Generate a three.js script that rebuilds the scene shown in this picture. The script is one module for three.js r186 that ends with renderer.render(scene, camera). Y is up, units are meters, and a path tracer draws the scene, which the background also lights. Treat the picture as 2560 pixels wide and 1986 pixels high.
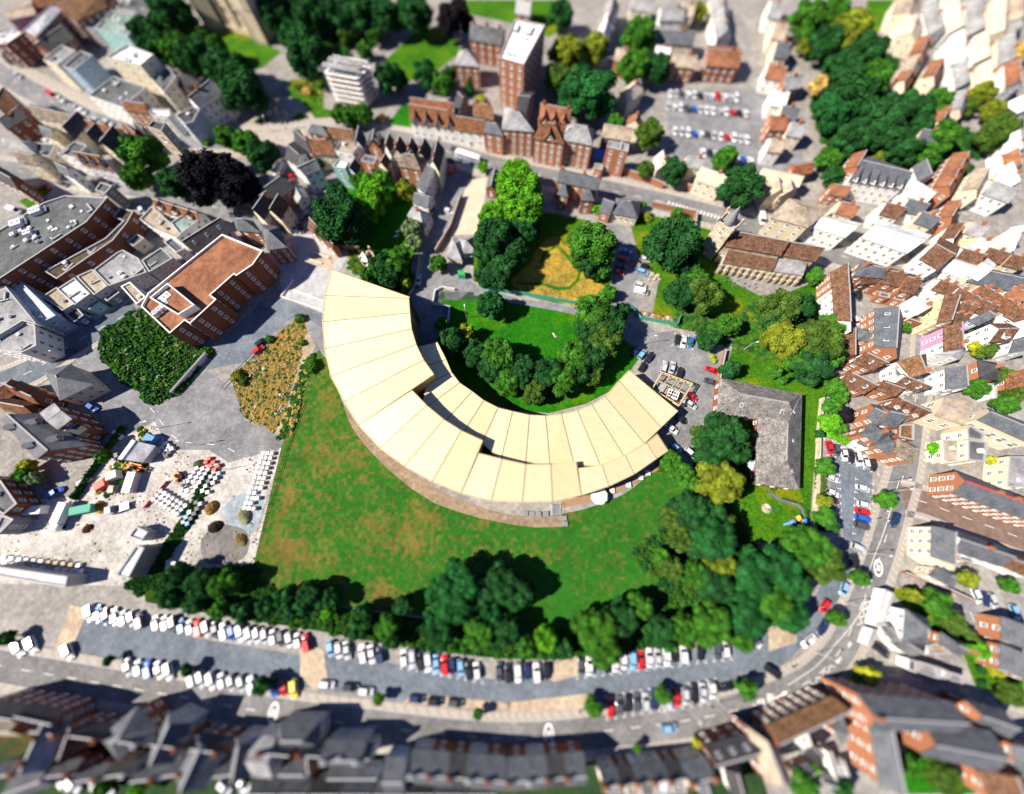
import*as THREE from 'three';
import{mergeGeometries,mergeVertices,toCreasedNormals}from 'three/addons/utils/BufferGeometryUtils.js';
import{FontLoader}from 'three/addons/loaders/FontLoader.js';
import{TextGeometry}from 'three/addons/geometries/TextGeometry.js';

// ---------- camera, sky, sun, exposure ----------
const scene=new THREE.Scene();
const camera=new THREE.PerspectiveCamera(90.75,1024 / 794,1,6000);
camera.position.set(0,122,0);
camera.up.set(0,0,-1);
camera.lookAt(0,0,-122*320 / 980);
camera.focus=126;camera.userData.fStop=0.0024;
const renderer=new THREE.WebGLRenderer({antialias:true});
renderer.setSize(1024,794);
renderer.toneMapping=THREE.LinearToneMapping;
renderer.toneMappingExposure=2.25;
renderer.shadowMap.enabled=true;
const SUN=new THREE.Vector3(-0.98,0.93,0.2).normalize();
{// clear deep blue summer sky, paler towards the horizon
  const w=64,h=32,d=new Float32Array(w*h*4);
  for(let j=0;j<h;j++)for(let i=0;i<w;i++){const e=Math.max(0,((j+.5)/ h - .5)*2),k=Math.pow(1 - e,2.5),o=(j*w+i)*4;d[o]=.026+.075*k;d[o+1]=.052+.085*k;d[o+2]=.16+.07*k;d[o+3]=1;}
  const t=new THREE.DataTexture(d,w,h,THREE.RGBAFormat,THREE.FloatType);t.mapping=THREE.EquirectangularReflectionMapping;t.magFilter=t.minFilter=THREE.LinearFilter;t.needsUpdate=true;scene.background=t;scene.environment=t;
}
const sun=new THREE.DirectionalLight(0xfff4e6,5);sun.name='sun';
sun.position.copy(SUN).multiplyScalar(400);sun.castShadow=true;
sun.shadow.mapSize.set(4096,4096);Object.assign(sun.shadow.camera,{left:-350,right:350,top:350,bottom:-350,near:1,far:1200});
scene.add(sun);

// ---------- helpers ----------
function rng(seed){let a=seed>>>0;return()=>{a=(a+0x6D2B79F5)|0;let t=Math.imul(a ^(a>>>15),1|a);t=(t+Math.imul(t ^(t>>>7),61|t))^ t;return((t ^(t>>>14))>>>0)/ 4294967296;};}
const R=rng(7),rand=(a,b)=>a+(b - a)*R();
const used={};
function numbered(n){const k=used[n]=(used[n]??-1)+1;return k?n+'_'+String(k).padStart(3,'0'):n;}
function tag(o,label,category,group){if(label)o.userData.label=label;if(category)o.userData.category=category;if(group)o.userData.group=group;return o;}
function top(o,name){o.name=numbered(name);scene.add(o);return o;}
function base(name,x,y,z,turn,label,category,group){const g=new THREE.Group();top(g,name);g.position.set(x,y,z);g.rotation.y=turn||0;return tag(g,label,category,group);}
function part(parent,name,geo,mat){const m=new THREE.Mesh(geo,mat);m.name=name;m.castShadow=m.receiveShadow=true;parent.add(m);return m;}
function solo(name,geo,mat,label,category,group){const m=new THREE.Mesh(geo,mat);m.castShadow=m.receiveShadow=true;return tag(top(m,name),label,category,group);}
function structure(name,geo,mat){const m=new THREE.Mesh(geo,mat);m.receiveShadow=m.castShadow=true;m.userData.kind='structure';return top(m,name);}
function box(w,h,d,x=0,y=0,z=0,ry=0){const g=new THREE.BoxGeometry(w,h,d);if(ry)g.rotateY(ry);return g.translate(x,y,z);}
function bar(a,b,r,n=5){const A=new THREE.Vector3(...a),B=new THREE.Vector3(...b),L=A.distanceTo(B);const g=new THREE.CylinderGeometry(r,r,L,n);g.applyQuaternion(new THREE.Quaternion().setFromUnitVectors(new THREE.Vector3(0,1,0),B.clone().sub(A).normalize()));const m=A.add(B).multiplyScalar(.5);return g.translate(m.x,m.y,m.z);}
function merge(list){return mergeGeometries(list.map(g=>g.index?g.toNonIndexed():g));}
// polygons given as [p, q, r, ...] of 3-D corners, uv in metres on each face
function faces(polys){
  const pos=[],uv=[];
  for(const P of polys){
    const v=P.map(p=>new THREE.Vector3(...p)),e=v[1].clone().sub(v[0]).normalize();
    const n=e.clone().cross(v[P.length - 1].clone().sub(v[0])).normalize(),f=n.clone().cross(e);
    for(let i=1;i+1<P.length;i++)for(const k of[0,i,i+1]){const d=v[k].clone().sub(v[0]);pos.push(...P[k]);uv.push(d.dot(e),d.dot(f));}
}
  const g=new THREE.BufferGeometry();
  g.setAttribute('position',new THREE.Float32BufferAttribute(pos,3));g.setAttribute('uv',new THREE.Float32BufferAttribute(uv,2));g.computeVertexNormals();
  return g;
}
const pts2=a=>{const r=[];for(let i=0;i<a.length;i+=2)r.push(new THREE.Vector2(a[i],a[i+1]));return r;};
function ccw(p){let s=0;p.forEach((a,i)=>{const b=p[(i+1)% p.length];s+=a.x*b.y - b.x*a.y;});return s>0?p:p.slice().reverse();}
function sheetGeo(p,y){// horizontal polygon, x z given
  const t=THREE.ShapeUtils.triangulateShape(p,[]),pos=[],uv=[],ix=[];
  p.forEach(q=>{pos.push(q.x,y,q.y);uv.push(q.x,q.y);});
  t.forEach(f=>{const[a,b,c]=f.map(i=>p[i]);((b.x - a.x)*(c.y - a.y)-(b.y - a.y)*(c.x - a.x))<0?ix.push(...f):ix.push(f[0],f[2],f[1]);});
  const g=new THREE.BufferGeometry();g.setAttribute('position',new THREE.Float32BufferAttribute(pos,3));g.setAttribute('uv',new THREE.Float32BufferAttribute(uv,2));g.setIndex(ix);g.computeVertexNormals();return g;
}
function prismGeo(p,y0,y1,lid=true){// vertical walls round a polygon and, if asked, its top
  p=ccw(p);const polys=p.map((a,i)=>{const b=p[(i+1)% p.length];return[[b.x,y0,b.y],[a.x,y0,a.y],[a.x,y1,a.y],[b.x,y1,b.y]];});
  const g=faces(polys);return lid?merge([g,sheetGeo(p,y1)]):g;
}
function smooth(p,n=6,closed=true){const c=new THREE.CatmullRomCurve3(p.map(q=>new THREE.Vector3(q.x,0,q.y)),closed,'centripetal');return c.getPoints(p.length*n).slice(0,closed?-1:undefined).map(v=>new THREE.Vector2(v.x,v.z));}
function sheet(name,y,mat,a,round){let p=pts2(a);if(round)p=smooth(p,5);return structure(name,sheetGeo(p,y),mat);}
function slab(name,h,mat,a,round){let p=pts2(a);if(round)p=smooth(p,5);return structure(name,prismGeo(p,-.05,h),mat);}
function offset(p,d){return p.map((q,i)=>{const a=p[Math.max(0,i - 1)],b=p[Math.min(p.length - 1,i+1)],t=b.clone().sub(a).normalize();return new THREE.Vector2(q.x - t.y*d,q.y+t.x*d);});}
function line(a){return smooth(pts2(a),8,false);}
function strip(p,d0,d1){return[...offset(p,d0),...offset(p,d1).reverse()];}
function stripGeo(p,d0,d1,y){const A=offset(p,d0),B=offset(p,d1),l=[];for(let i=0;i+1<p.length;i++)l.push([[A[i].x,y,A[i].y],[A[i+1].x,y,A[i+1].y],[B[i+1].x,y,B[i+1].y],[B[i].x,y,B[i].y]]);const g=faces(l),uv=g.attributes.uv,po=g.attributes.position;for(let i=0;i<uv.count;i++)uv.setXY(i,po.getX(i),po.getZ(i));if(g.attributes.normal.getY(0)<0){for(let i=0;i<po.count;i+=3){for(const at of[po,uv]){const s=at.itemSize,t=at.array.slice((i+1)*s,(i+2)*s);at.array.copyWithin((i+1)*s,(i+2)*s,(i+3)*s);at.array.set(t,(i+2)*s);}}g.computeVertexNormals();}return g;}
function stripSlab(p,d0,d1,h){const A=offset(p,d0),B=offset(p,d1),l=[];const q=(v,y)=>[v.x,y,v.y];for(let i=0;i+1<p.length;i++){l.push([q(A[i],h),q(A[i+1],h),q(B[i+1],h),q(B[i],h)],[q(A[i],0),q(A[i+1],0),q(A[i+1],h),q(A[i],h)],[q(B[i],0),q(B[i+1],0),q(B[i+1],h),q(B[i],h)]);}const n=p.length - 1;l.push([q(A[0],0),q(B[0],0),q(B[0],h),q(A[0],h)],[q(A[n],0),q(B[n],0),q(B[n],h),q(A[n],h)]);return faces(l);}
function inside(p,x,y){let c=false;for(let i=0,j=p.length - 1;i<p.length;j=i++)if((p[i].y>y)!==(p[j].y>y)&&x<(p[j].x - p[i].x)*(y - p[i].y)/(p[j].y - p[i].y)+p[i].x)c=!c;return c;}

// ---------- textures ----------
function lattice(seed,n){const r=rng(seed),a=new Float32Array(n*n);for(let i=0;i<a.length;i++)a[i]=r();return(x,y)=>{const xi=Math.floor(x),yi=Math.floor(y),s=t=>t*t*(3 - 2*t),fx=s(x - xi),fy=s(y - yi),m=i=>((i % n)+n)% n;const g=(i,j)=>a[m(j)*n+m(i)];return(g(xi,yi)*(1 - fx)+g(xi+1,yi)*fx)*(1 - fy)+(g(xi,yi+1)*(1 - fx)+g(xi+1,yi+1)*fx)*fy;};}
function fbm(seed,oct,per){const L=[];for(let o=0;o<oct;o++)L.push(lattice(seed+o*17,per<<o));return(u,v)=>{let s=0,a=.5,t=0;for(let o=0;o<oct;o++){s+=a*L[o](u*(per<<o),v*(per<<o));t+=a;a*=.6;}return s / t;};}
function texture(size,metres,fn){// fn(u, v) -> [r, g, b] or a grey, tiles every `metres`
  const d=new Uint8Array(size*size*4);
  for(let j=0;j<size;j++)for(let i=0;i<size;i++){const c=fn((i+.5)/ size,(j+.5)/ size),k=(j*size+i)*4;for(let n=0;n<3;n++)d[k+n]=255*Math.min(1,Math.max(0,Array.isArray(c)?c[n]:c));d[k+3]=255;}
  const t=new THREE.DataTexture(d,size,size);t.wrapS=t.wrapT=THREE.RepeatWrapping;t.magFilter=THREE.LinearFilter;t.minFilter=THREE.LinearMipmapLinearFilter;t.generateMipmaps=true;t.colorSpace=THREE.SRGBColorSpace;t.repeat.set(1 / metres,1 / metres);t.needsUpdate=true;return t;
}
const nA=fbm(11,5,4),nB=fbm(23,4,16),nC=fbm(37,3,64),nD=fbm(51,5,3);
const grey=(u,v,big,mid,fine)=>.86+big*(nA(u,v)- .5)+mid*(nB(u,v)- .5)+fine*(nC(u,v)- .5);
const hash=(i,j)=>{const s=Math.sin(i*127.1+j*311.7)*43758.5453;return s - Math.floor(s);};
const TX={
  ground:texture(1024,60,(u,v)=>grey(u,v,.2,.2,.3)),
  asphalt:texture(1024,40,(u,v)=>grey(u,v,.3,.2,.25)),
  concrete:texture(1024,36,(u,v)=>{const s=Math.abs((u*9)% 1 - .5)>.485||Math.abs((v*9)% 1 - .5)>.485;return grey(u,v,.3,.25,.25)-(s?.06:0);}),
  paving:texture(512,8,(u,v)=>{const i=Math.floor(u*10),j=Math.floor(v*10),e=Math.abs((u*10)% 1 - .5)>.46||Math.abs((v*10)% 1 - .5)>.46;return .86+.07*hash(i,j)+.25*(nA(u,v)- .5)+.12*(nC(u,v)- .5)-(e?.09:0);}),
  brick:texture(512,3,(u,v)=>{const r=Math.floor(v*40),x=u*13+(r % 2)*.5,e=(v*40)% 1<.14||x % 1<.06;return e?[.93,.9,.86]:[.72+.26*hash(Math.floor(x),r),.72+.2*hash(Math.floor(x),r)+.1*(nA(u,v)- .5),.72+.2*hash(Math.floor(x),r)];}),
  render:texture(512,12,(u,v)=>.93+.16*(nA(u,v)- .5)+.08*(nC(u,v)- .5)),
  tile:texture(512,6,(u,v)=>{const r=Math.floor(v*20),x=u*20+(r % 2)*.5,f=(v*20)% 1;return .62+.32*hash(Math.floor(x),r)+.5*(nA(u,v)- .5)-(f<.18?.22:0)-(x % 1<.08?.1:0);}),
  slate:texture(512,6,(u,v)=>{const r=Math.floor(v*24),x=u*16+(r % 2)*.5,f=(v*24)% 1;return .7+.22*hash(Math.floor(x),r+9)+.4*(nA(u,v)- .5)-(f<.16?.18:0);}),
  felt:texture(512,20,(u,v)=>grey(u,v,.5,.35,.2)-(Math.abs((u*10)% 1 - .5)>.485?.1:0)),
  metal:texture(512,6,(u,v)=>.95+.1*(nA(u,v)- .5)-(((u+v)*8)% 1<.22?.1:0)),
  grass:texture(1024,30,(u,v)=>{const a=nA(u,v),c=nC(u,v),d=Math.max(0,nD(u,v)- .52)*2.4;return[.55+.5*(a - .5)+.55*(c - .5)+d,.78+.3*(a - .5)+.4*(c - .5)+d*.2,.5+.3*(c - .5)];}),
  dry:texture(1024,30,(u,v)=>{const a=nA(u,v),b=nB(v,u),c=nC(u,v);return[.78+.4*(a - .5)+.5*(c - .5)+.3*(b - .5),.72+.3*(a - .5)+.5*(c - .5)+.2*(b - .5),.5+.3*(c - .5)];}),
  stone:texture(512,6,(u,v)=>{const r=Math.floor(v*14),x=u*8+hash(r,3),e=(v*14)% 1<.1||x % 1<.06;return .78+.3*hash(Math.floor(x),r)+.4*(nA(u,v)- .5)-(e?.14:0);}),
};
function M(color,map,rough=.9,bump=0,extra){const m=new THREE.MeshPhysicalMaterial({color:new THREE.Color().setRGB(...color),roughness:rough,specularIntensity:rough>.85?.2:1,side:THREE.DoubleSide,...extra});if(map){m.map=TX[map];if(bump){m.bumpMap=TX[map];m.bumpScale=bump;}}return m;}
const MAT={
  ground:M([.315,.3,.28],'ground'),asphalt:M([.16,.19,.225],'asphalt',.92),road:M([.21,.21,.21],'asphalt',.92),paleroad:M([.235,.24,.25],'concrete',.92),yard:M([.5,.475,.44],'concrete',.92),
  pavement:M([.4,.365,.32],'paving',.92),sand:M([.5,.4,.29],'ground',.95),flags:M([.42,.43,.44],'paving',.85),brickroad:M([.2,.14,.115],'paving',.92),gravel:M([.38,.31,.22],'ground',.97),dirt:M([.25,.18,.11],'ground',.97),
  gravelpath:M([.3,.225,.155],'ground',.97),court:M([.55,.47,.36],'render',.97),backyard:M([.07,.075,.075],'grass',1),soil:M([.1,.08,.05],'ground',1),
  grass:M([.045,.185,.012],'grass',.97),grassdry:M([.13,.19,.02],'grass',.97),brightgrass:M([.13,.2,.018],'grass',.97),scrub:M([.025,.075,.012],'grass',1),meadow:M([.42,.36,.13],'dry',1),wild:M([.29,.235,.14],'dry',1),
  paint:M([.75,.75,.72],null,.8),yellowpaint:M([.7,.5,.1],null,.8),
  // walls
  white:M([.78,.77,.74],'render',.85),cream:M([.68,.6,.44],'render',.88),brick:M([.29,.12,.07],'brick',.92,.004),orange:M([.42,.195,.105],'brick',.92,.004),darkbrick:M([.24,.1,.06],'brick',.92,.004),greywall:M([.4,.41,.42],'render',.9),blue:M([.3,.42,.55],'render',.85),pink:M([.55,.25,.42],'render',.85),yellow:M([.7,.6,.32],'render',.85),stone:M([.52,.44,.33],'stone',.93,.01),lilac:M([.55,.53,.58],'render',.88),teal:M([.25,.5,.5],'render',.8),darkwall:M([.2,.2,.205],'render',.8),
  // roofs
  clay:M([.27,.125,.065],'tile',.92,.02),brown:M([.22,.12,.075],'tile',.92,.02),red:M([.4,.15,.07],'tile',.92,.02),slate:M([.125,.14,.165],'slate',.8,.01),grey:M([.125,.135,.14],'felt',.9),palegrey:M([.3,.305,.31],'felt',.88),dark:M([.055,.055,.06],'slate',.85,.01),whiteroof:M([.75,.75,.75],'felt',.85),sandroof:M([.4,.33,.25],'felt',.92),greenroof:M([.24,.32,.29],'felt',.88),terracotta:M([.28,.125,.07],'felt',.92),oldtile:M([.3,.24,.19],'tile',.92,.02),dust:M([.32,.38,.42],'ground',1),darkdust:M([.2,.19,.18],'ground',1),hallroof:M([.29,.275,.26],'tile',.95,.015),rust:M([.27,.15,.08],'tile',.92,.02),
  // details
  frame:M([.8,.8,.78],null,.5),pane:M([.03,.04,.05],null,.12),paneblue:M([.07,.11,.15],null,.1),lead:M([.3,.3,.31],null,.7),metal:M([.3,.31,.33],null,.45,0,{metalness:.5}),blackmetal:M([.02,.02,.022],null,.5),galv:M([.55,.56,.57],null,.45,0,{metalness:.3}),timber:M([.25,.15,.08],null,.85),greyboard:M([.2,.32,.28],null,.8),tealboard:M([.04,.3,.2],null,.7),bark:M([.11,.08,.055],null,.95),doorred:M([.3,.03,.02],null,.5),doorblue:M([.03,.06,.2],null,.5),bluesheet:M([.02,.12,.45],null,.6),redplastic:M([.6,.05,.03],null,.5),yellowplastic:M([.75,.5,.02],null,.5),orangeplastic:M([.7,.2,.02],null,.5),whiteplastic:M([.66,.66,.66],null,.5),blueplastic:M([.05,.25,.6],null,.5),green:M([.03,.3,.08],null,.6),rubble:M([.4,.28,.2],'ground',.95),skin:M([.5,.3,.2],null,.7),cloth:M([.05,.05,.07],null,.9),
};
// ---------- windows, chimneys ----------
const ringGeo=merge([box(1,.08,.1,0,.46,0),box(1,.08,.1,0,-.46,0),box(.08,.84,.1,.46,0,0),box(.08,.84,.1,-.46,0,0),box(.05,.84,.06,0,0,0),box(.84,.05,.06,0,.05,0),box(1.1,.05,.22,0,-.525,.04)]);
const paneGeo=box(.84,.84,.03,0,0,0),doorGeo=box(1,1,.08),dFrame=merge([box(.14,1.08,.16,-.56,.03,0),box(.14,1.08,.16,.56,.03,0),box(1.26,.08,.16,0,.55,0)]);
function addWindow(parent,x,y,z,ry,w,h,name='window',fm=MAT.frame,pm=MAT.pane){const f=part(parent,name,ringGeo,fm);f.position.set(x,y,z);f.rotation.y=ry;f.scale.set(w,h,1);const p=part(f,'pane',paneGeo,pm);p.position.z=-.012;return f;}
const chimneyGeo=merge([box(1,3,.7,0,.6,0),box(1.16,.18,.86,0,2,0),...[-.28,.28].map(x=>new THREE.CylinderGeometry(.13,.16,.5,7).translate(x,2.3,0))]);
function addChimney(parent,x,y,z,ry,mat){const c=part(parent,'chimney',chimneyGeo,mat);c.position.set(x,y,z);c.rotation.y=ry;return c;}
function windowsOn(g,a,b,y0,y1,o){// a row of windows per storey on the wall from a to b (outside to the right of a->b)
  const dx=b.x - a.x,dz=b.y - a.y,L=Math.hypot(dx,dz),st=o.storey||2.9,rows=Math.max(1,Math.round((y1 - y0)/ st)),cols=o.cols||Math.max(1,Math.floor(L /(o.gap||2.9))),ry=Math.atan2(dx,dz)- Math.PI / 2;
  if(L<2.2)return;const nx=-dz / L,nz=dx / L,w=Math.min(o.ww||1.15,L / cols*.62),h=o.wh||1.5;
  const door=o.door&&cols>1?(o.doorAt??Math.floor(cols / 2)):-1;
  for(let r=0;r<rows;r++)for(let c=0;c<cols;c++){const t=(c+.5)/ cols,x=a.x+dx*t+nx*.03,z=a.y+dz*t+nz*.03,y=y0+(y1 - y0)*(r+.53)/ rows;
    if(r===0&&c===door){const d=part(g,'door',doorGeo,o.doorMat||MAT.doorred);d.position.set(x,1.05,z);d.rotation.y=ry;d.scale.set(1,2.1,1);part(d,'door_frame',dFrame,MAT.frame);continue;}
    addWindow(g,x,y,z,ry,w,h,'window',o.fm||MAT.frame,o.pm||MAT.pane);}
}
const ventGeo=merge([box(.8,.5,.8,0,.3,0),box(1,.1,1,0,.6,0),new THREE.CylinderGeometry(.2,.2,.3,8).translate(0,.75,0)]),lightGeo=merge([box(1.3,.25,1,0,.15,0),box(1.1,.08,.8,0,.3,0)]),ductGeo=merge([box(3,.35,.45,0,.35,0),box(.45,.35,1.6,1.5,.35,.6),box(.3,.3,.3,-1.2,.1,0)]);
const CAMX=0,CAMZ=0;
function facesCamera(a,b,px,pz,h){const dx=b.x - a.x,dz=b.y - a.y,nx=-dz,nz=dx;return(CAMX -(px+(a.x+b.x)/ 2))*nx+(CAMZ -(pz+(a.y+b.y)/ 2))*nz>-6*Math.hypot(dx,dz);}
// slope: a thick roof plane from its outline (first edge along the eave)
function slopeGeo(P,t=.16){const top=P,low=P.map(p=>[p[0],p[1]- t,p[2]]),l=[top,low.slice().reverse()];P.forEach((p,i)=>{const j=(i+1)% P.length;l.push([low[i],low[j],top[j],top[i]]);});return faces(l);}
function upward(P){const a=new THREE.Vector3(...P[0]),b=new THREE.Vector3(...P[1]),c=new THREE.Vector3(...P[2]);return b.sub(a).cross(c.sub(a)).y>0?P:[P[1],P[0],...P.slice(2).reverse()];}
/* house: quad q (x z of four corners, first side along the ridge), eave and ridge heights */
function house(name,label,cat,q,he,hr,roof,wall,o={}){
  let p=pts2(q);const cx=o.into?o.into.position.x:p.reduce((s,v)=>s+v.x,0)/ p.length,cz=o.into?o.into.position.z:p.reduce((s,v)=>s+v.y,0)/ p.length;
  p=p.map(v=>new THREE.Vector2(v.x - cx,v.y - cz));
  const g=o.into||base(name,cx,0,cz,0,label,cat,o.group),wm=MAT[wall],rm=MAT[roof],type=o.type||'gable';
  if(type==='leanto'){
    const[A,B,C,D]=p,v=(P,y)=>[P.x,y,P.y];part(g,'wall',faces([[v(A,0),v(B,0),v(B,he),v(A,he)],[v(B,0),v(C,0),v(C,hr),v(B,he)],[v(D,0),v(A,0),v(A,he),v(D,hr)],[v(C,0),v(D,0),v(D,hr),v(C,hr)]]),wm);
    const up=(P,k)=>{const m=A.clone().add(B).add(C).add(D).multiplyScalar(.25);return P.clone().add(P.clone().sub(m).normalize().multiplyScalar(k));};part(g,'roof',slopeGeo(upward([v(up(A,.3),he+.1),v(up(B,.3),he+.1),v(up(C,.2),hr+.18),v(up(D,.2),hr+.18)])),rm);
}else if(type !=='flat'){
    let s=0;p.forEach((a,i)=>{const b=p[(i+1)% 4];s+=a.x*b.y - b.x*a.y;});
    if(s<0)p=[p[1],p[0],p[3],p[2]];
    const[A,B,C,D]=p,r1=D.clone().add(A).multiplyScalar(.5),r2=B.clone().add(C).multiplyScalar(.5),len=r1.distanceTo(r2),wid=(A.distanceTo(D)+B.distanceTo(C))/ 2;
    const v=(P,y)=>[P.x,y,P.y],k=type==='hip'?Math.min(.46,(o.hip||.5)*wid / len):0;
    const e1=r1.clone().lerp(r2,k),e2=r2.clone().lerp(r1,k);
    const walls=[[v(B,0),v(A,0),v(A,he),v(B,he)],[v(D,0),v(C,0),v(C,he),v(D,he)]];
    if(type==='gable')walls.push([v(C,0),v(B,0),v(B,he),v(r2,hr),v(C,he)],[v(A,0),v(D,0),v(D,he),v(r1,hr),v(A,he)]);else walls.push([v(C,0),v(B,0),v(B,he),v(C,he)],[v(A,0),v(D,0),v(D,he),v(A,he)]);
    part(g,'wall',faces(walls),wm);
    const oh=o.over??.35,slopeK=(hr - he)/(wid / 2),dir=r2.clone().sub(r1).normalize(),gx=type==='gable'?.2:oh,out=(P,Q)=>{const d=P.clone().sub(Q).normalize();return d;};
    const ext=(P,mid,sgn)=>P.clone().add(out(P,mid).multiplyScalar(oh)).add(dir.clone().multiplyScalar(gx*sgn)),ye=he - oh*slopeK+.14,yr=hr+.14;
    const a=ext(A,r1,-1),b=ext(B,r2,1),c=ext(C,r2,1),d=ext(D,r1,-1),s1=type==='gable'?e1.clone().addScaledVector(dir,-gx):e1,s2=type==='gable'?e2.clone().addScaledVector(dir,gx):e2;
    const S=[[v(a,ye),v(b,ye),v(s2,yr),v(s1,yr)],[v(c,ye),v(d,ye),v(s1,yr),v(s2,yr)]];if(type==='hip')S.push([v(b,ye),v(c,ye),v(s2,yr)],[v(d,ye),v(a,ye),v(s1,yr)]);
    const rf=part(g,'roof',merge(S.map(P=>slopeGeo(upward(P)))),rm);
    const rl=s1.distanceTo(s2),ra=-Math.atan2(s2.y - s1.y,s2.x - s1.x),rc=s1.clone().add(s2).multiplyScalar(.5);
    if(rl>.5)part(rf,'ridge',box(rl,.16,.3,rc.x,yr+.03,rc.y,ra),MAT[o.ridge||'lead']);
(o.ch||[]).forEach((t,i)=>{const P=r1.clone().lerp(r2,t);addChimney(g,P.x,hr - .9,P.y,ra,MAT[o.chm||(wall==='white'||wall==='cream'?'orange':wall)]);});
    if(o.dorm)for(const[sd,n]of o.dorm)for(let i=0;i<n;i++){const E1=sd?C:A,E2=sd?D:B,t=(i+.5)/ n,eP=E1.clone().lerp(E2,t),rP=(sd?r2.clone().lerp(r1,t):r1.clone().lerp(r2,t)),P=eP.clone().lerp(rP,.42),ry=Math.atan2(eP.x - rP.x,eP.y - rP.y),y=he+(hr - he)*.42;const dm=part(g,'dormer',faces([[[-.8,-.8,1],[.8,-.8,1],[.8,.7,1],[0,1.3,1],[-.8,.7,1]],[[.8,-.8,1],[.8,-.8,-1.6],[.8,.7,-1.6],[.8,.7,1]],[[-.8,-.8,-1.6],[-.8,-.8,1],[-.8,.7,1],[-.8,.7,-1.6]]]),wm);dm.position.set(P.x,y+.5,P.y);dm.rotation.y=ry;part(dm,'roof',merge([slopeGeo([[-.95,.6,1.15],[0,1.4,1.15],[0,1.4,-2],[-.95,.6,-2]],.08),slopeGeo([[0,1.4,1.15],[.95,.6,1.15],[.95,.6,-2],[0,1.4,-2]],.08)]),rm);addWindow(dm,0,0,1.03,0,1,1);}
    if(o.gab)for(const[sd,n,gw]of o.gab)for(let i=0;i<n;i++){const E1=sd?C:A,E2=sd?D:B,t=(i+.5)/ n,P=E1.clone().lerp(E2,t),rP=sd?r2.clone().lerp(r1,t):r1.clone().lerp(r2,t),w=gw / 2,top=(hr - he)*.86,dp=P.distanceTo(rP),gg=part(g,'front_gable',faces([[[-w,0,.12],[w,0,.12],[0,top,.12]]]),MAT[o.gabm||wall]);gg.position.set(P.x,he,P.y);gg.rotation.y=Math.atan2(P.x - rP.x,P.y - rP.y);part(gg,'roof',merge([slopeGeo([[-w - .2,-.15,.4],[0,top+.1,.4],[0,top+.1,-dp],[-w - .2,-.15,-.2]],.1),slopeGeo([[0,top+.1,.4],[w+.2,-.15,.4],[w+.2,-.15,-.2],[0,top+.1,-dp]],.1)]),rm);addWindow(gg,0,top*.3,.14,0,Math.min(1,w*.6),Math.min(1.1,top*.4));}
    if(o.sky)for(const[sd,n]of o.sky)for(let i=0;i<n;i++){const E1=sd?C:A,E2=sd?D:B,t=(i+.5)/ n,eP=E1.clone().lerp(E2,t),rP=(sd?r2.clone().lerp(r1,t):r1.clone().lerp(r2,t)),P=eP.clone().lerp(rP,.5),m=part(g,'skylight',box(.9,.12,1.3),MAT.frame);m.position.set(P.x,(he+hr)/ 2+.2,P.y);m.rotation.order='YXZ';m.rotation.y=Math.atan2(eP.x - rP.x,eP.y - rP.y);m.rotation.x=Math.atan2(hr - he,wid / 2);part(m,'pane',box(.74,.06,1.1,0,.05,0),MAT.paneblue);}
}else{
    p=ccw(p);const ph=o.para??.5,inn=p.map((P,i)=>{const a=p[(i+p.length - 1)% p.length],b=p[(i+1)% p.length],d1=P.clone().sub(a).normalize(),d2=b.clone().sub(P).normalize();const n=new THREE.Vector2(-d1.y - d2.y,d1.x+d2.x).normalize();const k=.4 / Math.max(.4,n.dot(new THREE.Vector2(-d1.y,d1.x)));return P.clone().addScaledVector(n,k);});
    part(g,'wall',prismGeo(p,0,he+ph - .08,false),wm);
    part(g,'roof',sheetGeo(inn,he),rm);
    const L=[];p.forEach((P,i)=>{const j=(i+1)% p.length,q=p[j],a=inn[i],b=inn[j],y=he+ph,z=he;L.push([[P.x,y,P.y],[a.x,y,a.y],[b.x,y,b.y],[q.x,y,q.y]],[[a.x,z,a.y],[b.x,z,b.y],[b.x,y,b.y],[a.x,y,a.y]],[[P.x,y - .08,P.y],[P.x,y,P.y],[q.x,y,q.y],[q.x,y - .08,q.y]]);});
    part(g,'parapet',faces(L),MAT[o.cope||'lead']);
}
  if(type==='flat'&&!o.into&&!o.clean){const area=Math.abs(THREE.ShapeUtils.area(p)),r=rng(Math.round(area*10)),nv=Math.min(26,Math.floor(area / 28));for(let i=0,t=0;i<nv&&t<200;t++){const b=new THREE.Box2().setFromPoints(p),x=b.min.x+(b.max.x - b.min.x)*(.1+.8*r()),z=b.min.y+(b.max.y - b.min.y)*(.1+.8*r());if(!inside(p,x,z)||!inside(p,x+1.5,z)||!inside(p,x - 1.5,z)||!inside(p,x,z+1.5)||!inside(p,x,z - 1.5))continue;i++;const k=r(),v=part(g,k<.4?'roof_vent':k<.75?'rooflight':'duct',k<.4?ventGeo:k<.75?lightGeo:ductGeo,MAT[k<.2?'whiteplastic':k<.4?'metal':k<.75?'galv':'lead']);v.position.set(x,he,z);v.rotation.y=Math.atan2(p[1].y - p[0].y,p[0].x - p[1].x)+(r()<.5?0:Math.PI / 2);v.scale.setScalar(.7+.7*r());}}
  const n=p.length,P=ccw(p);
  for(let i=0;i<n&&!o.nowin;i++){const a=P[(i+1)% n],b=P[i];if(facesCamera(a,b,cx,cz)||o.allwin)windowsOn(g,a,b,o.y0||.2,he,i===(o.doorSide??-1)||o.doors?{door:1,...o}:o);}
  return g;
}
const HO=(label,a,he,hr,roof,wall,o)=>house('house',label,'house',a,he,hr,roof,wall,o),FB=(label,a,h,roof,wall,o)=>house('flat_roofed_building',label,'building',a,h,h,roof,wall,{type:'flat',...o});
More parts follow.
